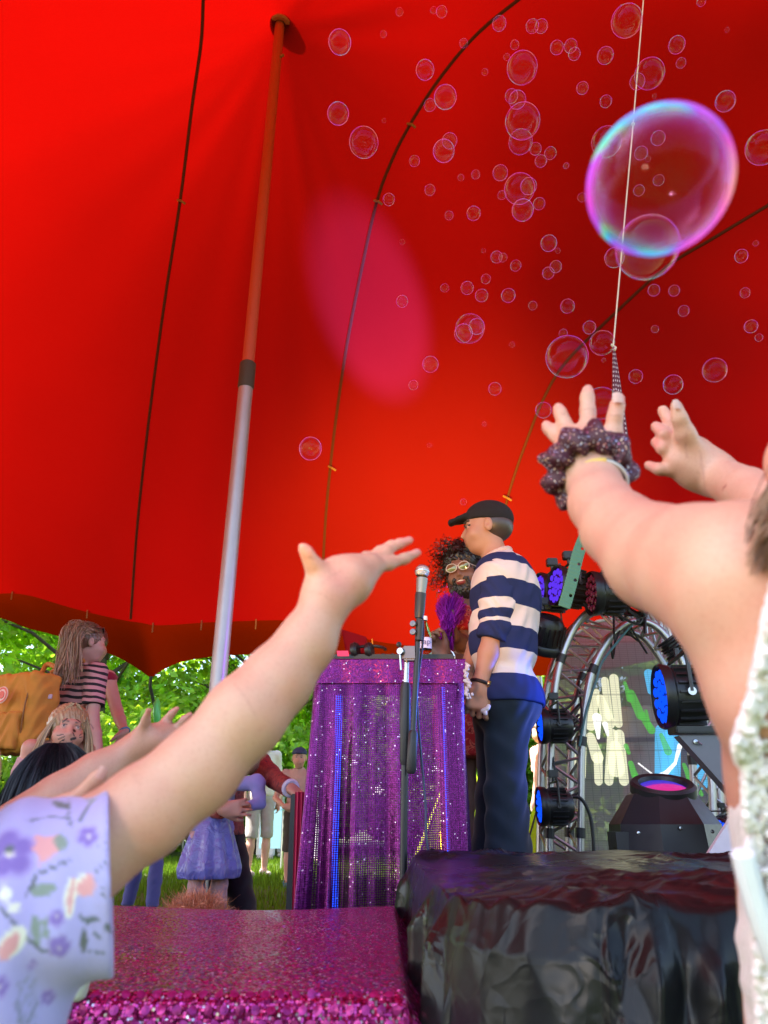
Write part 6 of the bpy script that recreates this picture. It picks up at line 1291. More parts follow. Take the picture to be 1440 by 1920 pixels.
    E = np.array(tuple(cx)) + np.stack([np.cos(a) * rr * 30 * sc, (rg.random(n) - .5) * .10, np.sin(a) * rr * 28 * sc], 1); low = rg.random(n) < .22; cl = np.array(tuple(Y(836, 1212, 3.2))); E[low] = cl + np.stack([(rg.random(low.sum()) - .5) * 26 * sc, (rg.random(low.sum()) - .5) * .06, (rg.random(low.sum()) - .5) * 26 * sc], 1)
    B_ = np.tile(b, (n, 1)) + rg.normal(size=(n, 3)) * .012; P1 = B_ + (E - B_) * .4 + rg.normal(size=(n, 3)) * .010 + np.array([0, 0, .012]); P2 = B_ + (E - B_) * .8 + rg.normal(size=(n, 3)) * .012 + np.array([0, 0, .012])
    t = NT("purple_feather"); ca = t.n("ShaderNodeVertexColor", _layer_name="Col"); d_ = t.n("ShaderNodeBsdfDiffuse"); tl = t.n("ShaderNodeBsdfTranslucent"); t.l(ca.outputs[0], d_.inputs[0]); t.l(ca.outputs[0], tl.inputs[0]); mx = t.n("ShaderNodeMixShader"); mx.inputs[0].default_value = .5; t.l(d_.outputs[0], mx.inputs[1]); t.l(tl.outputs[0], mx.inputs[2])
    f = empty("feather_fan", tuple(b), "fluffy purple feather fan held up beside the curly haired man", "feather fan"); ribbons("feathers", bez(B_, P1, P2, E, 8), .0026, t.surf(mx.outputs[0]), f, (.34, .03, .50), rg)
    MB().tube([V3(b) + V3((.0, 0, .02)), V3(b) + V3((.012, -.0, -.05))], .006, 8).build("fan_handle", M_BLK, f, True)
curly_man()
# ---- ponytailed woman with backpack
def backpack_woman():
    J = stand((-1.80, 4.4, 0), 1.66, math.atan2(.80, .60)); J['head'] = Y(166, 1206, 4.36); J['neck'] = Y(150, 1248, 4.40)
    aim(J, 'R', Y(180, 1263, 4.30), Y(173, 1345, 4.24), Y(186, 1425, 4.20), (.2, 0, -1), (-1, 0, 0))
    zs = [.70 + .019 * k for k in range(46)]
    ms = stripes_fine("thin_stripes", .036, .45, (.50, .22, .23), (.012, .008, .012), .1)
    o = person(J, "woman with blond ponytail, thin striped shirt and mustard backpack, seen from behind at left", skin=(.48, .24, .19), vox=.0065, hs=.97, hf=(.80, .58, .05), shirt=(.5, .2, .2), sleeve='short', shirt_mat=ms, trousers=(.03, .07, .20))
    r, H, s = o['root'], o['H'], .97; rng = np.random.default_rng(6)
    hair_cap(r, H, o['R'], s, (.16, .075, .045), frontz=.05, thick=.008, vox=.005)
    a = Y(150, 1180, 4.22); n = 2400; A_ = np.array(tuple(a)) + rng.normal(size=(n, 3)) * [.022, .02, .016]; e0 = Y(106, 1262, 4.18); e1 = Y(142, 1258, 4.18); u = rng.random((n, 1)); E = np.array(tuple(e0)) * (1 - u) + np.array(tuple(e1)) * u + rng.normal(size=(n, 3)) * [.012, .02, .03]
    P1 = A_ + np.array([-.05, -.05, .03]) + rng.normal(size=(n, 3)) * .01; P2 = A_ + (E - A_) * .6 + np.array([.01, -.04, .02]) + rng.normal(size=(n, 3)) * .015
    ribbons("ponytail", bez(A_, P1, P2, E, 12), .0016, M_HAIR, r, (.30, .15, .085), rng, taper=False)
    n = 1500; a_ = rng.random(n) * 2 * pi; e_ = rng.random(n) * 1.5; S_ = np.array([tuple(H(.084 * sin(e) * cos(t_), -.02 + .100 * sin(e) * sin(t_), .038 + .094 * cos(e))) for e, t_ in zip(e_, a_)]); T_ = np.tile(np.array(tuple(a)), (n, 1)) + rng.normal(size=(n, 3)) * .012; mid = (S_ + T_) / 2; c0 = np.array(tuple(H(0, -.02, .03))); mid = c0 + (mid - c0) / np.linalg.norm(mid - c0, axis=1)[:, None] * .112
    ribbons("pulled_hair", bez(S_, mid, mid, T_, 8), .0014, M_HAIR, r, (.26, .12, .07), rng, taper=False)
    shades(r, H, s, .075, (.02, .015, .02), (.03, .02, .02), top=.035)
    # tattoo lines on the arm
    paint_px(o['body'], [([(158, 1315), (153, 1325), (156, 1336), (163, 1330), (166, 1318)], 1.6, (.20, .09, .09)), ([(160, 1362), (170, 1358), (175, 1366)], 1.6, (.22, .1, .09))])
    # backpack: a thing she carries
    c = Y(42, 1338, 4.12); f = V3((-.42, -.90, .0)).normalized(); M = frame(c, f, (0, 0, 1)); Rm = np.array(M.to_3x3()); b = empty("backpack", c, "mustard yellow backpack with round red badge on the woman's back", "backpack")
    mu = (.50, .19, .022); q = lambda x, y, z: M @ V3((x, y, z)); MC = colmat("canvas", .8, var=.14, vs=22, bump=.3, bs=400)
    wr = lambda x, y, z: .006 * np.sin(z * 55 + 3 * np.sin(x * 40)) * np.sin(x * 35 + y * 20)
    sdf_obj("main_bag", [rbox(c, (.17, .125, .055), Rm, .04, .03), rbox(c + V3((0, 0, .0)), (.12, .14, .04), Rm, .04, .03)], .006, MC, b, mu, disp=wr)
    sdf_obj("front_pocket", [rbox(q(-.10, -.01, .095), (.075, .09, .012), Rm, .02, .01)], .005, MC, b, (.46, .17, .02), disp=wr)
    sdf_obj("side_pocket", [rbox(q(-.06, .162, .0), (.08, .006, .03), Rm, .012, .01)], .005, MC, b, (.42, .15, .02), disp=wr)
    for x0 in (.06,): MB().tube([V3(p) for p in spline([tuple(q(.16, -.13, .075)), tuple(q(.05, -.135, .105)), tuple(q(-.1, -.13, .10)), tuple(q(-.18, -.12, .075))], 6)], .004, 6).build("zip", plain("zip_brown", (.20, .07, .01), .6), b, True)
    lc = Y(4, 1303, 3.98); Ml = frame(lc, f); MB().lathe([(0, .003), (.043, .003), (.044, 0)], Ml, 36).build("badge", plain("badge_pink", (.75, .42, .38), .5), b); MB().lathe([(.030, .0035), (.039, .0035), (.039, .0045), (.030, .0045), (.030, .0035)], Ml, 36).build("badge_ring", plain("badge_red", (.65, .06, .04), .5), b); MB().lathe([(0, .006), (.020, .006), (.020, .003)], Ml, 24).build("badge_centre", plain("badge_red", (.65, .06, .04), .5), b)
    MB().tube([q(.02, .17, .035), q(-.0, .17, .035)], .004, 6).build("pen", M_BLK, b, True); MB().box(Y(82, 1306, 4.04), (.045, .004, .012), bev=.002).build("name_patch", plain("patch_lilac", (.5, .32, .42), .5), b)
    for (p0, p1, p2, p3) in (((78, 1262, 4.25), (88, 1246, 4.30), (104, 1252, 4.22), (112, 1275, 4.20)), ((95, 1262, 4.20), (125, 1250, 4.24), (150, 1238, 4.28), (162, 1245, 4.45))):
        MB().tube([V3(p) for p in spline([tuple(Y(*p0)), tuple(Y(*p1)), tuple(Y(*p2)), tuple(Y(*p3))], 8)], .014, 8).build("shoulder_strap", plain("strap_mustard", (.45, .15, .02), .8, bump=.3), b, True)
backpack_woman()
def arm_person():
    J = stand((-2.02, 5.0, 0), 1.70, math.atan2(.95, .3)); J['head'] = Y(176, 1210, 5.0); aim(J, 'R', Y(202, 1272, 4.95), Y(220, 1335, 4.9), Y(233, 1372, 4.8), (-.35, -.1, -1), (-1, 0, 0))
    o = person(J, "person in dark red top, violet-lit arm showing just right of the ponytailed woman", skin=(.45, .22, .17), vox=.008, shirt=(.22, .01, .03), sleeve='none', trousers=(.05, .05, .08)); hair_cap(o['root'], o['H'], o['R'], o['hs'], (.06, .03, .02), vox=.008, down=.05)
    w_ = J['wrR']; M = frame(w_, J['elR'] - w_); MB().tube([M @ V3((.032 * cos(a), .032 * sin(a), 0)) for a in np.linspace(0, 2 * pi, 24)[:-1]], .006, 8, closed=True).build("wristband", plain("blue_band", (.05, .2, .35), .4), o['root'], True)
arm_person()
# ---- blond girl with cat face paint
def cat_girl():
    J = stand((-1.33, 3.2, 0), 1.03, math.atan2(-.8, .6)); J['head'] = Y(126, 1372, 3.2); J['neck'] = Y(118, 1424, 3.22)
    o = person(J, "little blond girl with painted cat nose and whiskers looking up to the right", skin=(.52, .25, .19), vox=.0035, hs=.90, hf=(.50, -.84, .16), hu=(.05, .1, 1), child=True, shirt=(.45, .25, .27), sleeve='short', trousers=(.1, .1, .2))
    r, H, s = o['root'], o['H'], .90; rng = np.random.default_rng(12); K = (.012, .008, .01)
    paint_px(o['body'], [(139, 1370, 4.5, K, .4), ([(137, 1374), (139, 1379)], 1.8, K), ([(134, 1386), (141, 1384)], 3.2, K, .4), ([(107, 1379), (119, 1377)], 1.3, K), ([(109, 1386), (121, 1381)], 1.3, K), ([(111, 1392), (121, 1386)], 1.3, K), ([(149, 1379), (154, 1375)], 1.2, K), ([(149, 1383), (154, 1382)], 1.2, K), ([(117, 1354), (126, 1347)], 2.0, K), ([(144, 1349), (150, 1353)], 1.8, K)])
    hair_cap(r, H, o['R'], s, (.34, .20, .11), frontz=.02, thick=.012, vox=.004)
    n = 3200; sd = np.where(rng.random(n) < .72, -1, 1); phi = rng.random(n); S_ = np.array([tuple(H(g_ * .012 * rng.random() + g_ * .004, -.05 + .12 * p_, .128 - .05 * (p_ - .4) ** 2)) for g_, p_ in zip(sd, phi)])
    e1 = np.array([tuple(H(g_ * (.088 + .012 * rng.random()), -.06 + .105 * p_, .03)) for g_, p_ in zip(sd, phi)]); E = np.array([tuple(H(g_ * (.10 + .035 * rng.random()), -.06 + .085 * p_ + .0 * rng.random(), -.10 - .18 * rng.random())) for g_, p_ in zip(sd, phi)])
    ribbons("long_hair", bez(S_, e1, e1 + (E - e1) * .35, E, 14), .0012, M_HAIR, r, (.50, .31, .18), rng, taper=False)
cat_girl()
# ---- seated and kneeling children near the camera
def dark_child():
    J = kneel(stand((-.66, 1.48, -.36), .98, RAD(70))); J['head'] = Y(112, 1524, 1.48)
    for q in ('L', 'R'): J['kn' + q].z = .06; J['an' + q].z = .06
    o = person(J, "black haired child with a hair clip, head in front of the blond girl", skin=(.35, .18, .12), vox=.005, hs=.86, hf=(.35, .93, .1), child=True, shirt=(.12, .08, .12), trousers=(.05, .05, .08), legs='long', feet=False)
    r, H, s = o['root'], o['H'], .86; hair_cap(r, H, o['R'], s, (.012, .010, .013), frontz=.03, thick=.004, down=.16, vox=.004)
    rng = np.random.default_rng(3); n = 3600; a = rng.random(n) * 2 * pi; S_ = np.array([tuple(H(.02 * cos(t_), -.02 + .03 * sin(t_), .142)) for t_ in a]); m1 = np.array([tuple(H(.100 * cos(t_), -.02 + .118 * sin(t_), .10)) for t_ in a]); m2 = np.array([tuple(H(.102 * cos(t_), -.03 + .115 * sin(t_), .0)) for t_ in a]); E = np.array([tuple(H(.098 * cos(t_) * 1.05, -.045 + .105 * sin(t_), -.10 - .12 * rng.random())) for t_ in a])
    keep = ~((np.sin(a) > .55)); ribbons("straight_hair", bez(S_[keep], m1[keep], m2[keep], E[keep], 14), .0014, M_HAIR, r, (.014, .012, .016), rng, taper=False)
    c = Y(150, 1450, 1.37); MB().tube([V3(p) for p in spline([tuple(c + V3((-.02, 0, -.006))), tuple(c + V3((0, -.008, .010))), tuple(c + V3((.016, 0, .006))), tuple(c + V3((.022, .01, -.012)))], 6)], .0028, 8).build("hair_clip", plain("clip_black", (.02, .02, .02), .12, .5), r, True)
dark_child()
def red_hair_child():
    J = kneel(stand((-.50, 2.28, -.33), .76, RAD(60))); J['head'] = V3((-.50, 2.30, .245)); J['neck'] = V3((-.50, 2.29, .15))
    for q in ('L', 'R'): J['kn' + q].z = .05; J['an' + q].z = .05
    for q in ('chest', 'belly', 'pelvis'): J[q].z = max(J[q].z, .06)
    o = person(J, "child with fuzzy ginger hair, only the crown showing above the magenta cloth", skin=(.5, .28, .2), vox=.006, hs=.92, hf=(.5, .86, .1), child=True, shirt=(.1, .1, .2), trousers=None, feet=False)
    r, H, s = o['root'], o['H'], .92; hair_cap(r, H, o['R'], s, (.30, .09, .035), frontz=.03, thick=.006, down=.04, vox=.004)
    rng = np.random.default_rng(9); n = 5200; a = rng.random(n) * 2 * pi; e = np.arccos(1 - 1.25 * rng.random(n)); D = np.stack([np.sin(e) * np.cos(a), np.sin(e) * np.sin(a), np.cos(e)], 1); S_ = np.array([tuple(H(d[0] * .078, -.018 + d[1] * .094, .034 + d[2] * .086)) for d in D]); c0 = np.array(tuple(H(0, -.018, .034))); O = S_ - c0; O /= np.linalg.norm(O, axis=1)[:, None]
    L = (.012 + .030 * rng.random((n, 1)) ** 2); J1 = rng.normal(size=(n, 3)) * .010; ribbons("fuzzy_hair", bez(S_, S_ + O * L * .5 + J1, S_ + O * L * .9 - J1 * .6, S_ + O * L + rng.normal(size=(n, 3)) * .012, 7), .0010, M_HAIR, r, (.48, .17, .08), rng)
red_hair_child()
def blue_trousers_child():
    J = stand((-1.62, 5.6, 0), 1.06, RAD(60)); aim(J, 'R', None, None, None, None, None)
    for q in 'LR': J['hip' + q] += V3((0, 0, .0)); J['kn' + q] += (J['r'] * (.03 if q == 'R' else -.03)); J['an' + q] += (J['r'] * (.05 if q == 'R' else -.05))
    o = person(J, "child in baggy blue trousers standing left of the tent pole foot", skin=(.5, .28, .2), vox=.008, child=True, shirt=(.15, .12, .40), trousers=(.09, .11, .32), wide=1.35); hair_cap(o['root'], o['H'], o['R'], o['hs'], (.1, .05, .03), vox=.008, down=.05)
blue_trousers_child()
def carer_group():
    J = stand((-.86, 4.05, 0), .98, math.atan2(-.8, .5)); J['head'] = Y(470, 1405, 4.05)
    aim(J, 'L', Y(482, 1468, 4.0), Y(488, 1505, 3.97), Y(465, 1512, 3.92), (-1, 0, .1), (0, 1, 0)); aim(J, 'R', Y(428, 1470, 4.05), Y(410, 1500, 4.0), Y(430, 1512, 3.92), (1, 0, 0), (0, 1, 0))
    o = person(J, "small child in shiny blue dress and pink trousers held by a kneeling adult", skin=(.48, .24, .19), vox=.006, child=True, shirt=(.22, .20, .48), sleeve='long', trousers=(.42, .24, .27), wide=1.2); r = o['root']; hair_cap(r, o['H'], o['R'], o['hs'], (.2, .1, .05), vox=.007, down=.08)
    t = NT("blue_satin"); n = t.noise(7, 4); c = t.mix(n.outputs[0], (.05, .06, .38), (.24, .22, .50)); ms = t.surf(t.pbsdf(c, t.bump(t.noise(18, 3, dist=1).outputs[0], .8, .02), Roughness=.28).outputs[0])
    pz = J['belly'] - V3((0, 0, .04)); sdf_obj("skirt", [cap(pz, pz - V3((0, 0, .22)), .085, .150, .04)], .006, ms, r, (.1, .1, .4), cuts=[(pz - V3((0, 0, .27)), (0, 0, -1))], inner=[cap(pz - V3((0, 0, .10)), pz - V3((0, 0, .36)), .070, .15, .02)], disp=lambda x, y, z: .010 * np.sin(np.arctan2(y - pz.y, x - pz.x) * 11 + z * 6) * np.clip((pz.z - z) * 6, 0, 1))
    K = kneel(stand((-.92, 4.45, -.38), 1.66, math.atan2(-.75, .66))); 
    for q in 'LR': K['kn' + q].z = .07; K['an' + q].z = .07
    aim(K, 'L', Y(486, 1432, 4.42), Y(517, 1462, 4.10), Y(545, 1478, 3.85), (.8, -.5, -.5), (0, 0, -1)); aim(K, 'R', Y(395, 1430, 4.4), Y(390, 1512, 4.1), Y(420, 1518, 3.86), (1, -.1, .1), (0, 1, 0)); K['head'] = Y(440, 1345, 4.42)
    t = NT("maroon_sleeve"); n = t.noise(34, 3); c = t.ramp(n.outputs[0], [(.4, (.16, .015, .018)), (.55, (.28, .04, .03)), (.62, (.08, .01, .015))]); mm = t.surf(t.pbsdf(c, None, Roughness=.8).outputs[0])
    o = person(K, "adult in maroon patterned sleeves kneeling behind the child in the blue dress", skin=(.42, .2, .16), vox=.008, shirt=(.2, .02, .02), sleeve='long', shirt_mat=mm, trousers=(.012, .01, .014)); hair_cap(o['root'], o['H'], o['R'], o['hs'], (.05, .03, .02), vox=.008, down=.08)
    w_ = K['wrL']; M = frame(w_, K['elL'] - w_); MB().tube([M @ V3((.034 * cos(a), .034 * sin(a), 0)) for a in np.linspace(0, 2 * pi, 24)[:-1]], .011, 8, closed=True).build("cuff", plain("cuff_lilac", (.5, .45, .62), .5), o['root'], True)
carer_group()
def boy():
    J = stand((-.84, 7.8, 0), 1.24, RAD(-88)); aim(J, 'R', None, J['shR'] + V3((-.08, -.05, -.22)), J['shR'] + V3((.03, -.2, -.30)), (1, -.2, 0), (0, 1, 0))
    o = person(J, "smiling boy in navy cap, pale shirt and dark shorts on the lawn", skin=(.52, .28, .2), vox=.008, child=True, shirt=(.48, .33, .27), sleeve='short', trousers=(.05, .045, .035), legs='short', shoes=(.06, .16, .30)); r, H, s = o['root'], o['H'], o['hs']
    sdf_obj("cap", [ell(H(0, -.012, .05), [.088 * s, .104 * s, .076 * s], o['R'], .01), cap(H(-.03, .10, .052), H(.03, .10, .052), .012 * s, k=.03), cap(H(-.018, .14, .048), H(.018, .14, .048), .009 * s, k=.03)], .007, plain("navy_cap", (.03, .05, .13), .8), r, cuts=[(H(0, 0, .040), H(0, 0, -1) - H(0, 0, 0), .25)])
boy()
far = [((-2.0, 15, 0), 1.62, -90, (.62, .70, .68), (.4, .4, .42), "distant person in white top raising both arms on the sunny lawn", 'up'), ((-.92, 12.5, 0), 1.5, -80, (.25, .50, .62), (.5, .5, .5), "distant person in pale blue shirt just left of the purple desk", None),
       ((-1.45, 9.4, 0), 1.62, -60, (.55, .50, .42), None, "person with bare legs and sandals standing on the lawn behind the kneeling adult", None), ((-1.95, 13.5, 0), 1.55, 90, (.5, .4, .4), (.62, .58, .56), "distant person in pale trousers walking on the lawn", None),
       ((2.15, 6.4, 0), 1.7, 120, (.62, .60, .55), (.06, .12, .26), "person in light shirt and jeans seen through the printed screen, left one", None), ((2.75, 6.9, 0), 1.66, 60, (.12, .16, .35), (.05, .10, .22), "person in blue top seen through the printed screen, right one", None),
       ((1.75, 8.6, 0), 1.6, 200, (.65, .3, .25), (.3, .3, .34), "person in coral top walking on the lawn beyond the truss legs", None)]
for b, h, yw, sc_, tc, lb, arms in far:
    J = stand(b, h, RAD(yw))
    if arms:
        for k, sg in (('L', 1), ('R', -1)): aim(J, k, None, J['sh' + k] + V3((sg * .10, 0, .20)), J['sh' + k] + V3((sg * .05, 0, .48)), (0, 0, 1), (0, -1, 0))
    o = person(J, lb, "people out on the lawn", skin=(.55, .32, .24), vox=.013 if b[1] > 8 else .010, shirt=sc_, sleeve='short', trousers=tc or (.35, .33, .30), legs='long' if tc else 'short', shoes=(.5, .42, .36), feet=True); hair_cap(o['root'], o['H'], o['R'], o['hs'], (.10, .06, .03), vox=.012, down=.06)
# ---- small things in the background
def things():
    a = Y(862, 1392, 9.0); r = [a, V3((a.x - .13, 8.9, 1.0)), V3((a.x + .16, 8.9, 1.0)), V3((a.x + .02, 9.25, 1.0))]
    t = NT("lime_cloth"); d_ = t.n("ShaderNodeBsdfDiffuse"); d_.inputs[0].default_value = (.55, .72, .04, 1); tl = t.n("ShaderNodeBsdfTranslucent"); tl.inputs[0].default_value = (.6, .8, .04, 1); mx = t.n("ShaderNodeMixShader"); mx.inputs[0].default_value = .5; t.l(d_.outputs[0], mx.inputs[1]); t.l(tl.outputs[0], mx.inputs[2]); ml = t.surf(mx.outputs[0])
    def pyr(px, py, y, w_, h_, lb):
        a = Y(px, py, y); e = empty("pop_up_tent", (a.x, y, 0), lb, "tent"); z0 = 0.0; c = [V3((a.x - w_, y - w_, z0)), V3((a.x + w_, y - w_, z0)), V3((a.x + w_, y + w_, z0)), V3((a.x - w_, y + w_, z0))]
        mb = MB()
        for i in range(4):
            p, q = c[i], c[(i + 1) % 4]; n = 8; vs = [p.lerp(a, k / n) + (q - p) * 0 for k in range(n + 1)] + [q.lerp(a, k / n) for k in range(n + 1)]
            mb.add(vs, [(k, k + n + 1, k + n + 2, k + 1) for k in range(n)])
        mb.build("fabric", ml, e); mb = MB().tube([c[0], a, c[2]], .01, 6); mb.build("frame_rod", M_BLK, e, True)
    pyr(862, 1392, 9.0, .62, 1, "small lime green pop-up tent on the lawn right of the purple desk"); pyr(1020, 1470, 7.6, .42, 1, "lime green pop-up tent glimpsed between the truss legs")
    # black speaker cabinet behind the desk
    a, b = Y(845, 1480, 3.3), Y(872, 1480, 3.3); e = empty("speaker_cabinet", ((a.x + b.x) / 2, 3.4, 0), "black speaker cabinet between the desk and the curly man's trousers", "speaker")
    zc = a.z; MB().box(((a.x + b.x) / 2, 3.42, zc / 2), ((b.x - a.x) / 2 + .012, .12, zc / 2 - .002), bev=.008).build("cabinet", M_BLK, e); MB().box(((a.x + b.x) / 2, 3.297, zc * .5), ((b.x - a.x) / 2 - .004, .004, zc * .42)).build("grille", plain("grille_grey", (.03, .03, .032), .6, .5, bump=.9, bs=900), e)
    # pink-draped dark panel left of the desk
    a, b = Y(547, 1488, 2.95), Y(574, 1488, 2.95); e = empty("draped_stand", ((a.x + b.x) / 2, 2.95, 0), "narrow black stand draped with a crimson strip left of the purple desk", "stand"); MB().box(((a.x + b.x) / 2, 2.97, a.z / 2), ((b.x - a.x) / 2, .05, a.z / 2 - .002), bev=.005).build("panel", M_BLK, e)
    n, m_ = 30, 14; P = np.zeros((n, m_, 3))
    for i in range(n):
        for j in range(m_): f, g = i / (n - 1), j / (m_ - 1); x0 = Y(553, 1490, 2.9).x; x1 = Y(572, 1490, 2.9).x; P[i, j] = (x0 + (x1 - x0) * g * (1 - .25 * f) + .01 * f, 2.905 + .008 * sin(g * 16), a.z + .004 - a.z * .93 * f)
    grid_obj("crimson_drape", P, plain("crimson_cloth", (.42, .004, .06), .6, bump=.4), e)
    # green balloon and white marquee
    c = Y(292, 1332, 5.2); e = empty("balloon", c, "long green balloon held up behind the second child's hand", "balloon"); tb = V3((c.x + .01, 5.2, c.z)); MB().tube([tb + V3((.012, 0, -.10)), tb + V3((.010, 0, -.08)), tb + V3((.0, 0, -.02)), tb + V3((-.008, 0, .05)), tb + V3((-.006, 0, .075)), tb + V3((-.004, 0, .085))], [.008, .022, .027, .022, .012, .002], 14).build("balloon_skin", plain("green_balloon", (.10, .62, .12), .25), e, True); MB().tube([tb + V3((.012, 0, -.10)), V3((tb.x, 5.2, .9))], .003, 6).build("stick", plain("white_stick", (.7, .7, .7), .5), e, True)
    c = Y(338, 1338, 16); e = empty("marquee", (c.x, 16, 0), "small white marquee roof far away behind the second child's fingers", "tent"); z = c.z; w_ = .42; MB().add([(c.x, 16, z), (c.x - w_, 15.6, z - .45), (c.x + w_, 15.6, z - .45), (c.x + w_, 16.4, z - .45), (c.x - w_, 16.4, z - .45)], [(0, 1, 2), (0, 2, 3), (0, 3, 4), (0, 4, 1)]).build("roof", plain("marquee_white", (.75, .75, .72), .8), e)
    for sx in (-1, 1): MB().tube([(c.x + sx * w_ * .95, 15.65, z - .45), (c.x + sx * w_ * .95, 15.65, 0)], .02, 6).build("leg", M_ALU, e, True)
    # table with blue cloth on the lawn
    a, b = Y(498, 1450, 10.5), Y(536, 1450, 10.5); e = empty("covered_table", ((a.x + b.x) / 2, 10.5, 0), "table under a pale blue cloth on the sunny lawn behind the boy", "table"); MB().box(((a.x + b.x) / 2, 10.6, .74), ((b.x - a.x) / 2, .3, .02), bev=.005).build("table_top", plain("blue_cloth", (.30, .58, .70), .7), e); MB().box(((a.x + b.x) / 2, 10.31, .50), ((b.x - a.x) / 2, .008, .23)).build("cloth_front", plain("blue_cloth", (.30, .58, .70), .7), e)
    for sx in (-1, 1): MB().tube([((a.x + b.x) / 2 + sx * (b.x - a.x) * .45, 10.6, .74), ((a.x + b.x) / 2 + sx * (b.x - a.x) * .45, 10.6, 0)], .018, 6).build("leg", M_ALU, e, True)
things()
# ============================================================ SOAP BUBBLES
def bubble_mat(name, rim, base, tint, seed, sc=1.0, rim2=.6, pw=4.0, rp_=7.0):
    t = NT(name); lw = t.n("ShaderNodeLayerWeight", Blend=.5); co = t.coord('Generated'); oi = t.n("ShaderNodeObjectInfo")
    ad = t.n("ShaderNodeVectorMath", _operation='ADD'); t.l(co, ad.inputs[0]); t.l(oi.outputs['Random'], ad.inputs[1])
    n = t.noise(2.0 * sc, 3, .5, ad.outputs[0], 1.2); sp = t.n("ShaderNodeSeparateXYZ"); t.l(co, sp.inputs[0])
    th = t.math('ADD', t.math('ADD', t.math('MULTIPLY', lw.outputs['Facing'], 1.1), t.math('MULTIPLY', n.outputs[0], .9)), t.math('ADD', t.math('MULTIPLY', sp.outputs[2], .35), t.math('MULTIPLY', oi.outputs['Random'], .5)))
    c = t.ramp(t.math('FRACT', t.math('MULTIPLY', th, tint)), [(0, (1, .35, .9)), (.16, (.55, .30, 1)), (.30, (.2, .85, 1)), (.42, (.45, 1, .45)), (.55, (1, .95, .35)), (.70, (1, .55, .5)), (.85, (1, .45, .9)), (1, (1, .35, .9))])
    g = t.n("ShaderNodeBsdfGlossy", Roughness=.05); t.l(c, g.inputs[0]); tp = t.n("ShaderNodeBsdfTransparent"); tp.inputs[0].default_value = (.985, .985, .985, 1)
    p = t.math('POWER', lw.outputs['Facing'], pw); f = t.math('MULTIPLY_ADD', p, rim2); t.t.nodes[-1].inputs[2].default_value = base
    mx = t.n("ShaderNodeMixShader"); t.l(f, mx.inputs[0]); t.l(tp.outputs[0], mx.inputs[1]); t.l(g.outputs[0], mx.inputs[2])
    d = t.n("ShaderNodeBsdfTranslucent"); d2 = t.n("ShaderNodeBsdfDiffuse"); n2 = t.noise(1.3, 2, .5, ad.outputs[0]); cc = t.ramp(n2.outputs[0], [(.30, (1, .45, .40)), (.40, (1, .15, .8)), (.50, (.45, .15, 1)), (.56, (.05, .75, 1)), (.60, (.3, 1, .35)), (.64, (.6, .12, 1)), (.74, (1, .10, .75))]); t.l(cc, d.inputs[0]); t.l(cc, d2.inputs[0]); m2 = t.n("ShaderNodeMixShader"); t.l(d.outputs[0], m2.inputs[1]); t.l(d2.outputs[0], m2.inputs[2])  # scattering colours painted at the rim in place of reflected sky
    q = t.math('MULTIPLY', t.math('POWER', lw.outputs['Facing'], rp_), rim); m3 = t.n("ShaderNodeMixShader"); t.l(q, m3.inputs[0]); t.l(mx.outputs[0], m3.inputs[1]); t.l(m2.outputs[0], m3.inputs[2])
    return t.surf(m3.outputs[0])
def sphere_me(name, seg, mat):
    bm = bmesh.new(); bmesh.ops.create_uvsphere(bm, u_segments=seg, v_segments=seg // 2, radius=1); me = bpy.data.meshes.new(name); bm.to_mesh(me); bm.free(); me.polygons.foreach_set("use_smooth", [True] * len(me.polygons)); me.materials.append(mat); return me
BM_S = sphere_me("bubble_small", 32, bubble_mat("soap_film", 1.3, .010, 1.3, 1, rp_=6.0)); BM_L = sphere_me("bubble_large", 96, bubble_mat("soap_film_thick", 1.2, .009, 1.0, 2, .8, rp_=8.0))
BUB = [(637,79,21),(719,64,6),(749,22,7),(813,19,6),(828,22,10),(869,81,8),(797,131,17),(835,182,21),(806,197,11),(936,44,13),(998,49,12),(1015,49,12),(1044,89,12),(1070,86,12),(1077,101,11),(965,84,8),(950,107,6),(979,127,28),(909,135,6),(959,180,12),(970,187,16),(980,227,32),(1092,165,11),(976,266,22),(1004,279,11),(1032,287,11),(1014,302,11),(1062,310,5),(634,213,20),(682,267,27),(720,226,4),(777,302,10),(832,283,20),(843,264,14),(892,327,8),(864,333,6),(806,356,10),(729,374,11),(938,324,14),(974,354,28),(991,349,15),(941,366,8),(980,394,20),(1011,382,11),(888,400,13),(842,404,8),(1091,370,8),
(754,454,5),(907,470,4),(931,482,11),(943,483,8),(967,498,10),(1029,456,15),(1042,500,11),(1028,512,11),(911,523,9),(834,540,8),(876,540,12),(903,554,12),(953,554,13),(999,573,8),(1064,574,13),(754,565,11),(881,616,27),(869,625,17),(894,612,15),(807,683,15),(775,722,9),(960,646,5),(928,729,12),(582,841,21),(1019,769,15),(869,941,6),(1056,625,8),(1063,669,39),
(1175,39,28),(1269,84,15),(1277,118,9),(1135,104,15),(1136,190,11),(1218,138,27),(1195,153,14),(1227,180,4),(1363,56,4),(1315,3,8),(1360,190,18),(1137,266,27),(1234,259,13),(1202,287,12),(1215,298,5),(1235,338,10),(1198,357,10),(1430,277,30),(1410,263,4),(1152,483,18),(1226,544,11),(1264,545,10),(1282,583,10),(1390,480,12),(1417,456,5),(1397,549,9),(1408,612,12),(1423,633,7),(1228,617,7),(1105,614,12),(1129,643,23),(1192,706,13),(1262,721,18),(1340,694,22),(1128,756,30),(1132,675,4),(1078,1258,8),(1046,470,5),(1061,311,5),(908,795,4),(805,835,4)]
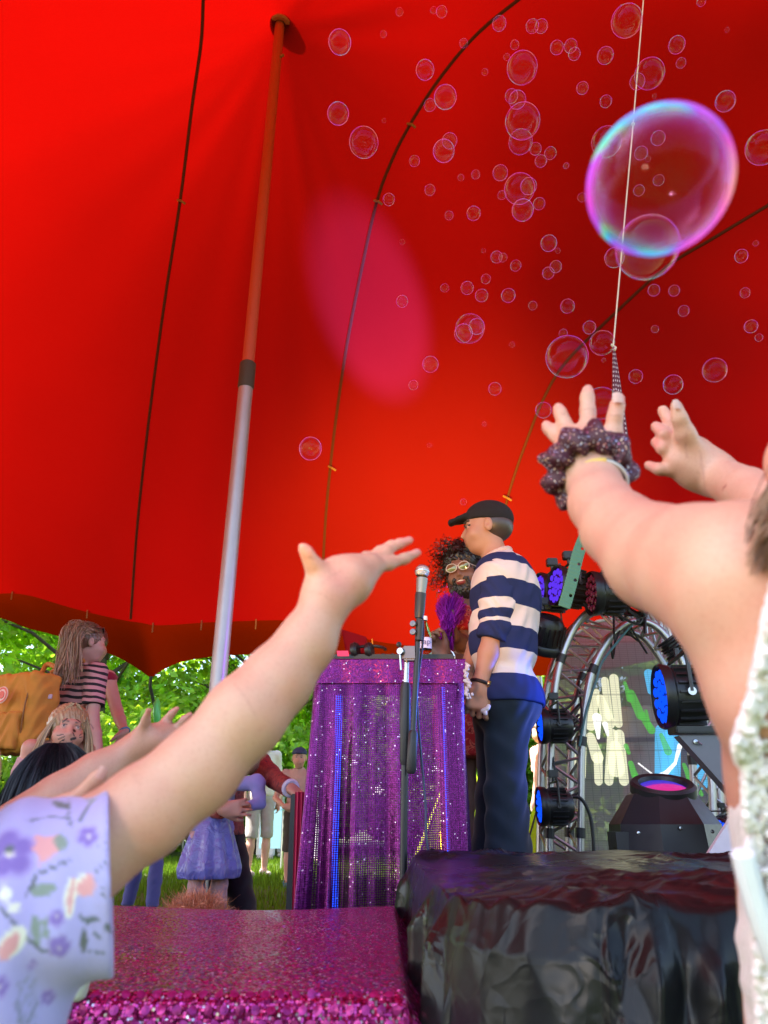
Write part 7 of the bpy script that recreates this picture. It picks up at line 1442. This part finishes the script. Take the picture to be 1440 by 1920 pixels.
LMK = [(525, 45, "the top of the tent pole"), (466, 680, "the tape joint of the tent pole"), (870, 90, "the top of the middle roof seam"), (768, 235, "the toggle on the middle roof seam"), (706, 380, "the lower toggle of the middle roof seam"), (1187, 233, "the knot in the pale cord"), (1200, 20, "the top of the pale cord"), (1235, 340, "the biggest bubble"),
       (1440, 385, "where the right roof seam leaves the picture"), (1100, 640, "the tip of the dotted windsock"), (1103, 723, "the scrunchie hand"), (1260, 755, "the far right open hand"), (980, 227, "the bright violet bubble of the central cluster"), (974, 354, "the lower knot of the central cluster"), (881, 616, "the double bubble over the striped man"), (1150, 590, "where cord and right seam cross"), (715, 600, "the pink light patch"), (925, 940, "the black cap"), (600, 870, "the raised left palm"), (1078, 1240, "the truss arch"), (950, 540, "the middle of the picture's bubble swarm")]
used = {}
rgb_ = random.Random(5); first_b = None; grp = "soap bubbles drifting under the red tent"
ent = []
for (x, y, r) in BUB: ent.append((x, y, r))
def lab(x, y, r):
    sz = "tiny" if r < 7 else "small" if r < 13 else "medium" if r < 20 else "large"
    L = sorted(((x - a) ** 2 + (y - b) ** 2, a, b, n) for a, b, n in LMK); d, a, b, n = L[0]
    if d < 30 ** 2 and n.startswith(("the bright violet", "the lower knot", "the double")) and r >= 27: return "%s soap bubble that forms %s" % (sz, n), 0
    dx, dy = x - a, y - b; w_ = ("above" if dy < -abs(dx) * .4 else "below" if dy > abs(dx) * .4 else "level") ; h_ = ("left" if dx < -abs(dy) * .4 else "right" if dx > abs(dy) * .4 else "")
    where = {"above": "above", "below": "below", "level": "beside"}[w_]; where = where + (" and %s of" % h_ if h_ else ""); return "%s soap bubble %s %s" % (sz, where, n), sqrt(d)
labs = [lab(*e) for e in ent]
for i, (x, y, r) in enumerate(ent):
    l, d = labs[i]; same = sorted((labs[j][1], j) for j in range(len(ent)) if labs[j][0] == l)
    if len(same) > 1: k = [j for _, j in same].index(i); l = l.replace(" soap bubble", " soap bubble,", 1) if False else ["nearest ", "second ", "third ", "fourth ", "fifth ", "sixth ", "seventh "][min(k, 6)] + l
    real = .006 + .0011 * r; D = min(real * FPX / r, 3.4)
    if y > 900: D = 2.6 if y < 1000 else 3.4
    D *= rgb_.uniform(.93, 1.07); D = min(D, 3.4); real = r * D / FPX
    if first_b is None: o = bpy.data.objects.new("soap_bubble", BM_S); first_b = o
    else: o = first_b.copy()
    if r >= 22: o.data = BM_L
    col.objects.link(o); o.location = W(x, y, D); o.scale = (real, real, real * rgb_.uniform(1.0, 1.06)); o.rotation_euler = (rgb_.uniform(-.3, .3), rgb_.uniform(-.3, .3), rgb_.uniform(0, 6)); tag(o, l, "bubble", grp)
BM_X = sphere_me("bubble_giant", 128, bubble_mat("soap_film_giant", 3.6, .008, 1.0, 3, .55, .8, 3.8, 4.2))
for (x, y, r, D, l) in ((1236, 340, 131, .36, "biggest soap bubble, blurred and violet-rimmed, at upper right"), (1214, 464, 57, .80, "clear soap bubble overlapping the lower edge of the biggest bubble")):
    o = bpy.data.objects.new("soap_bubble", BM_X if r > 100 else BM_L); col.objects.link(o); real = r * D / FPX; o.location = W(x, y, D); o.scale = (real, real, real * 1.05); o.rotation_euler = (.2, .5, .4); tag(o, l, "bubble", grp)
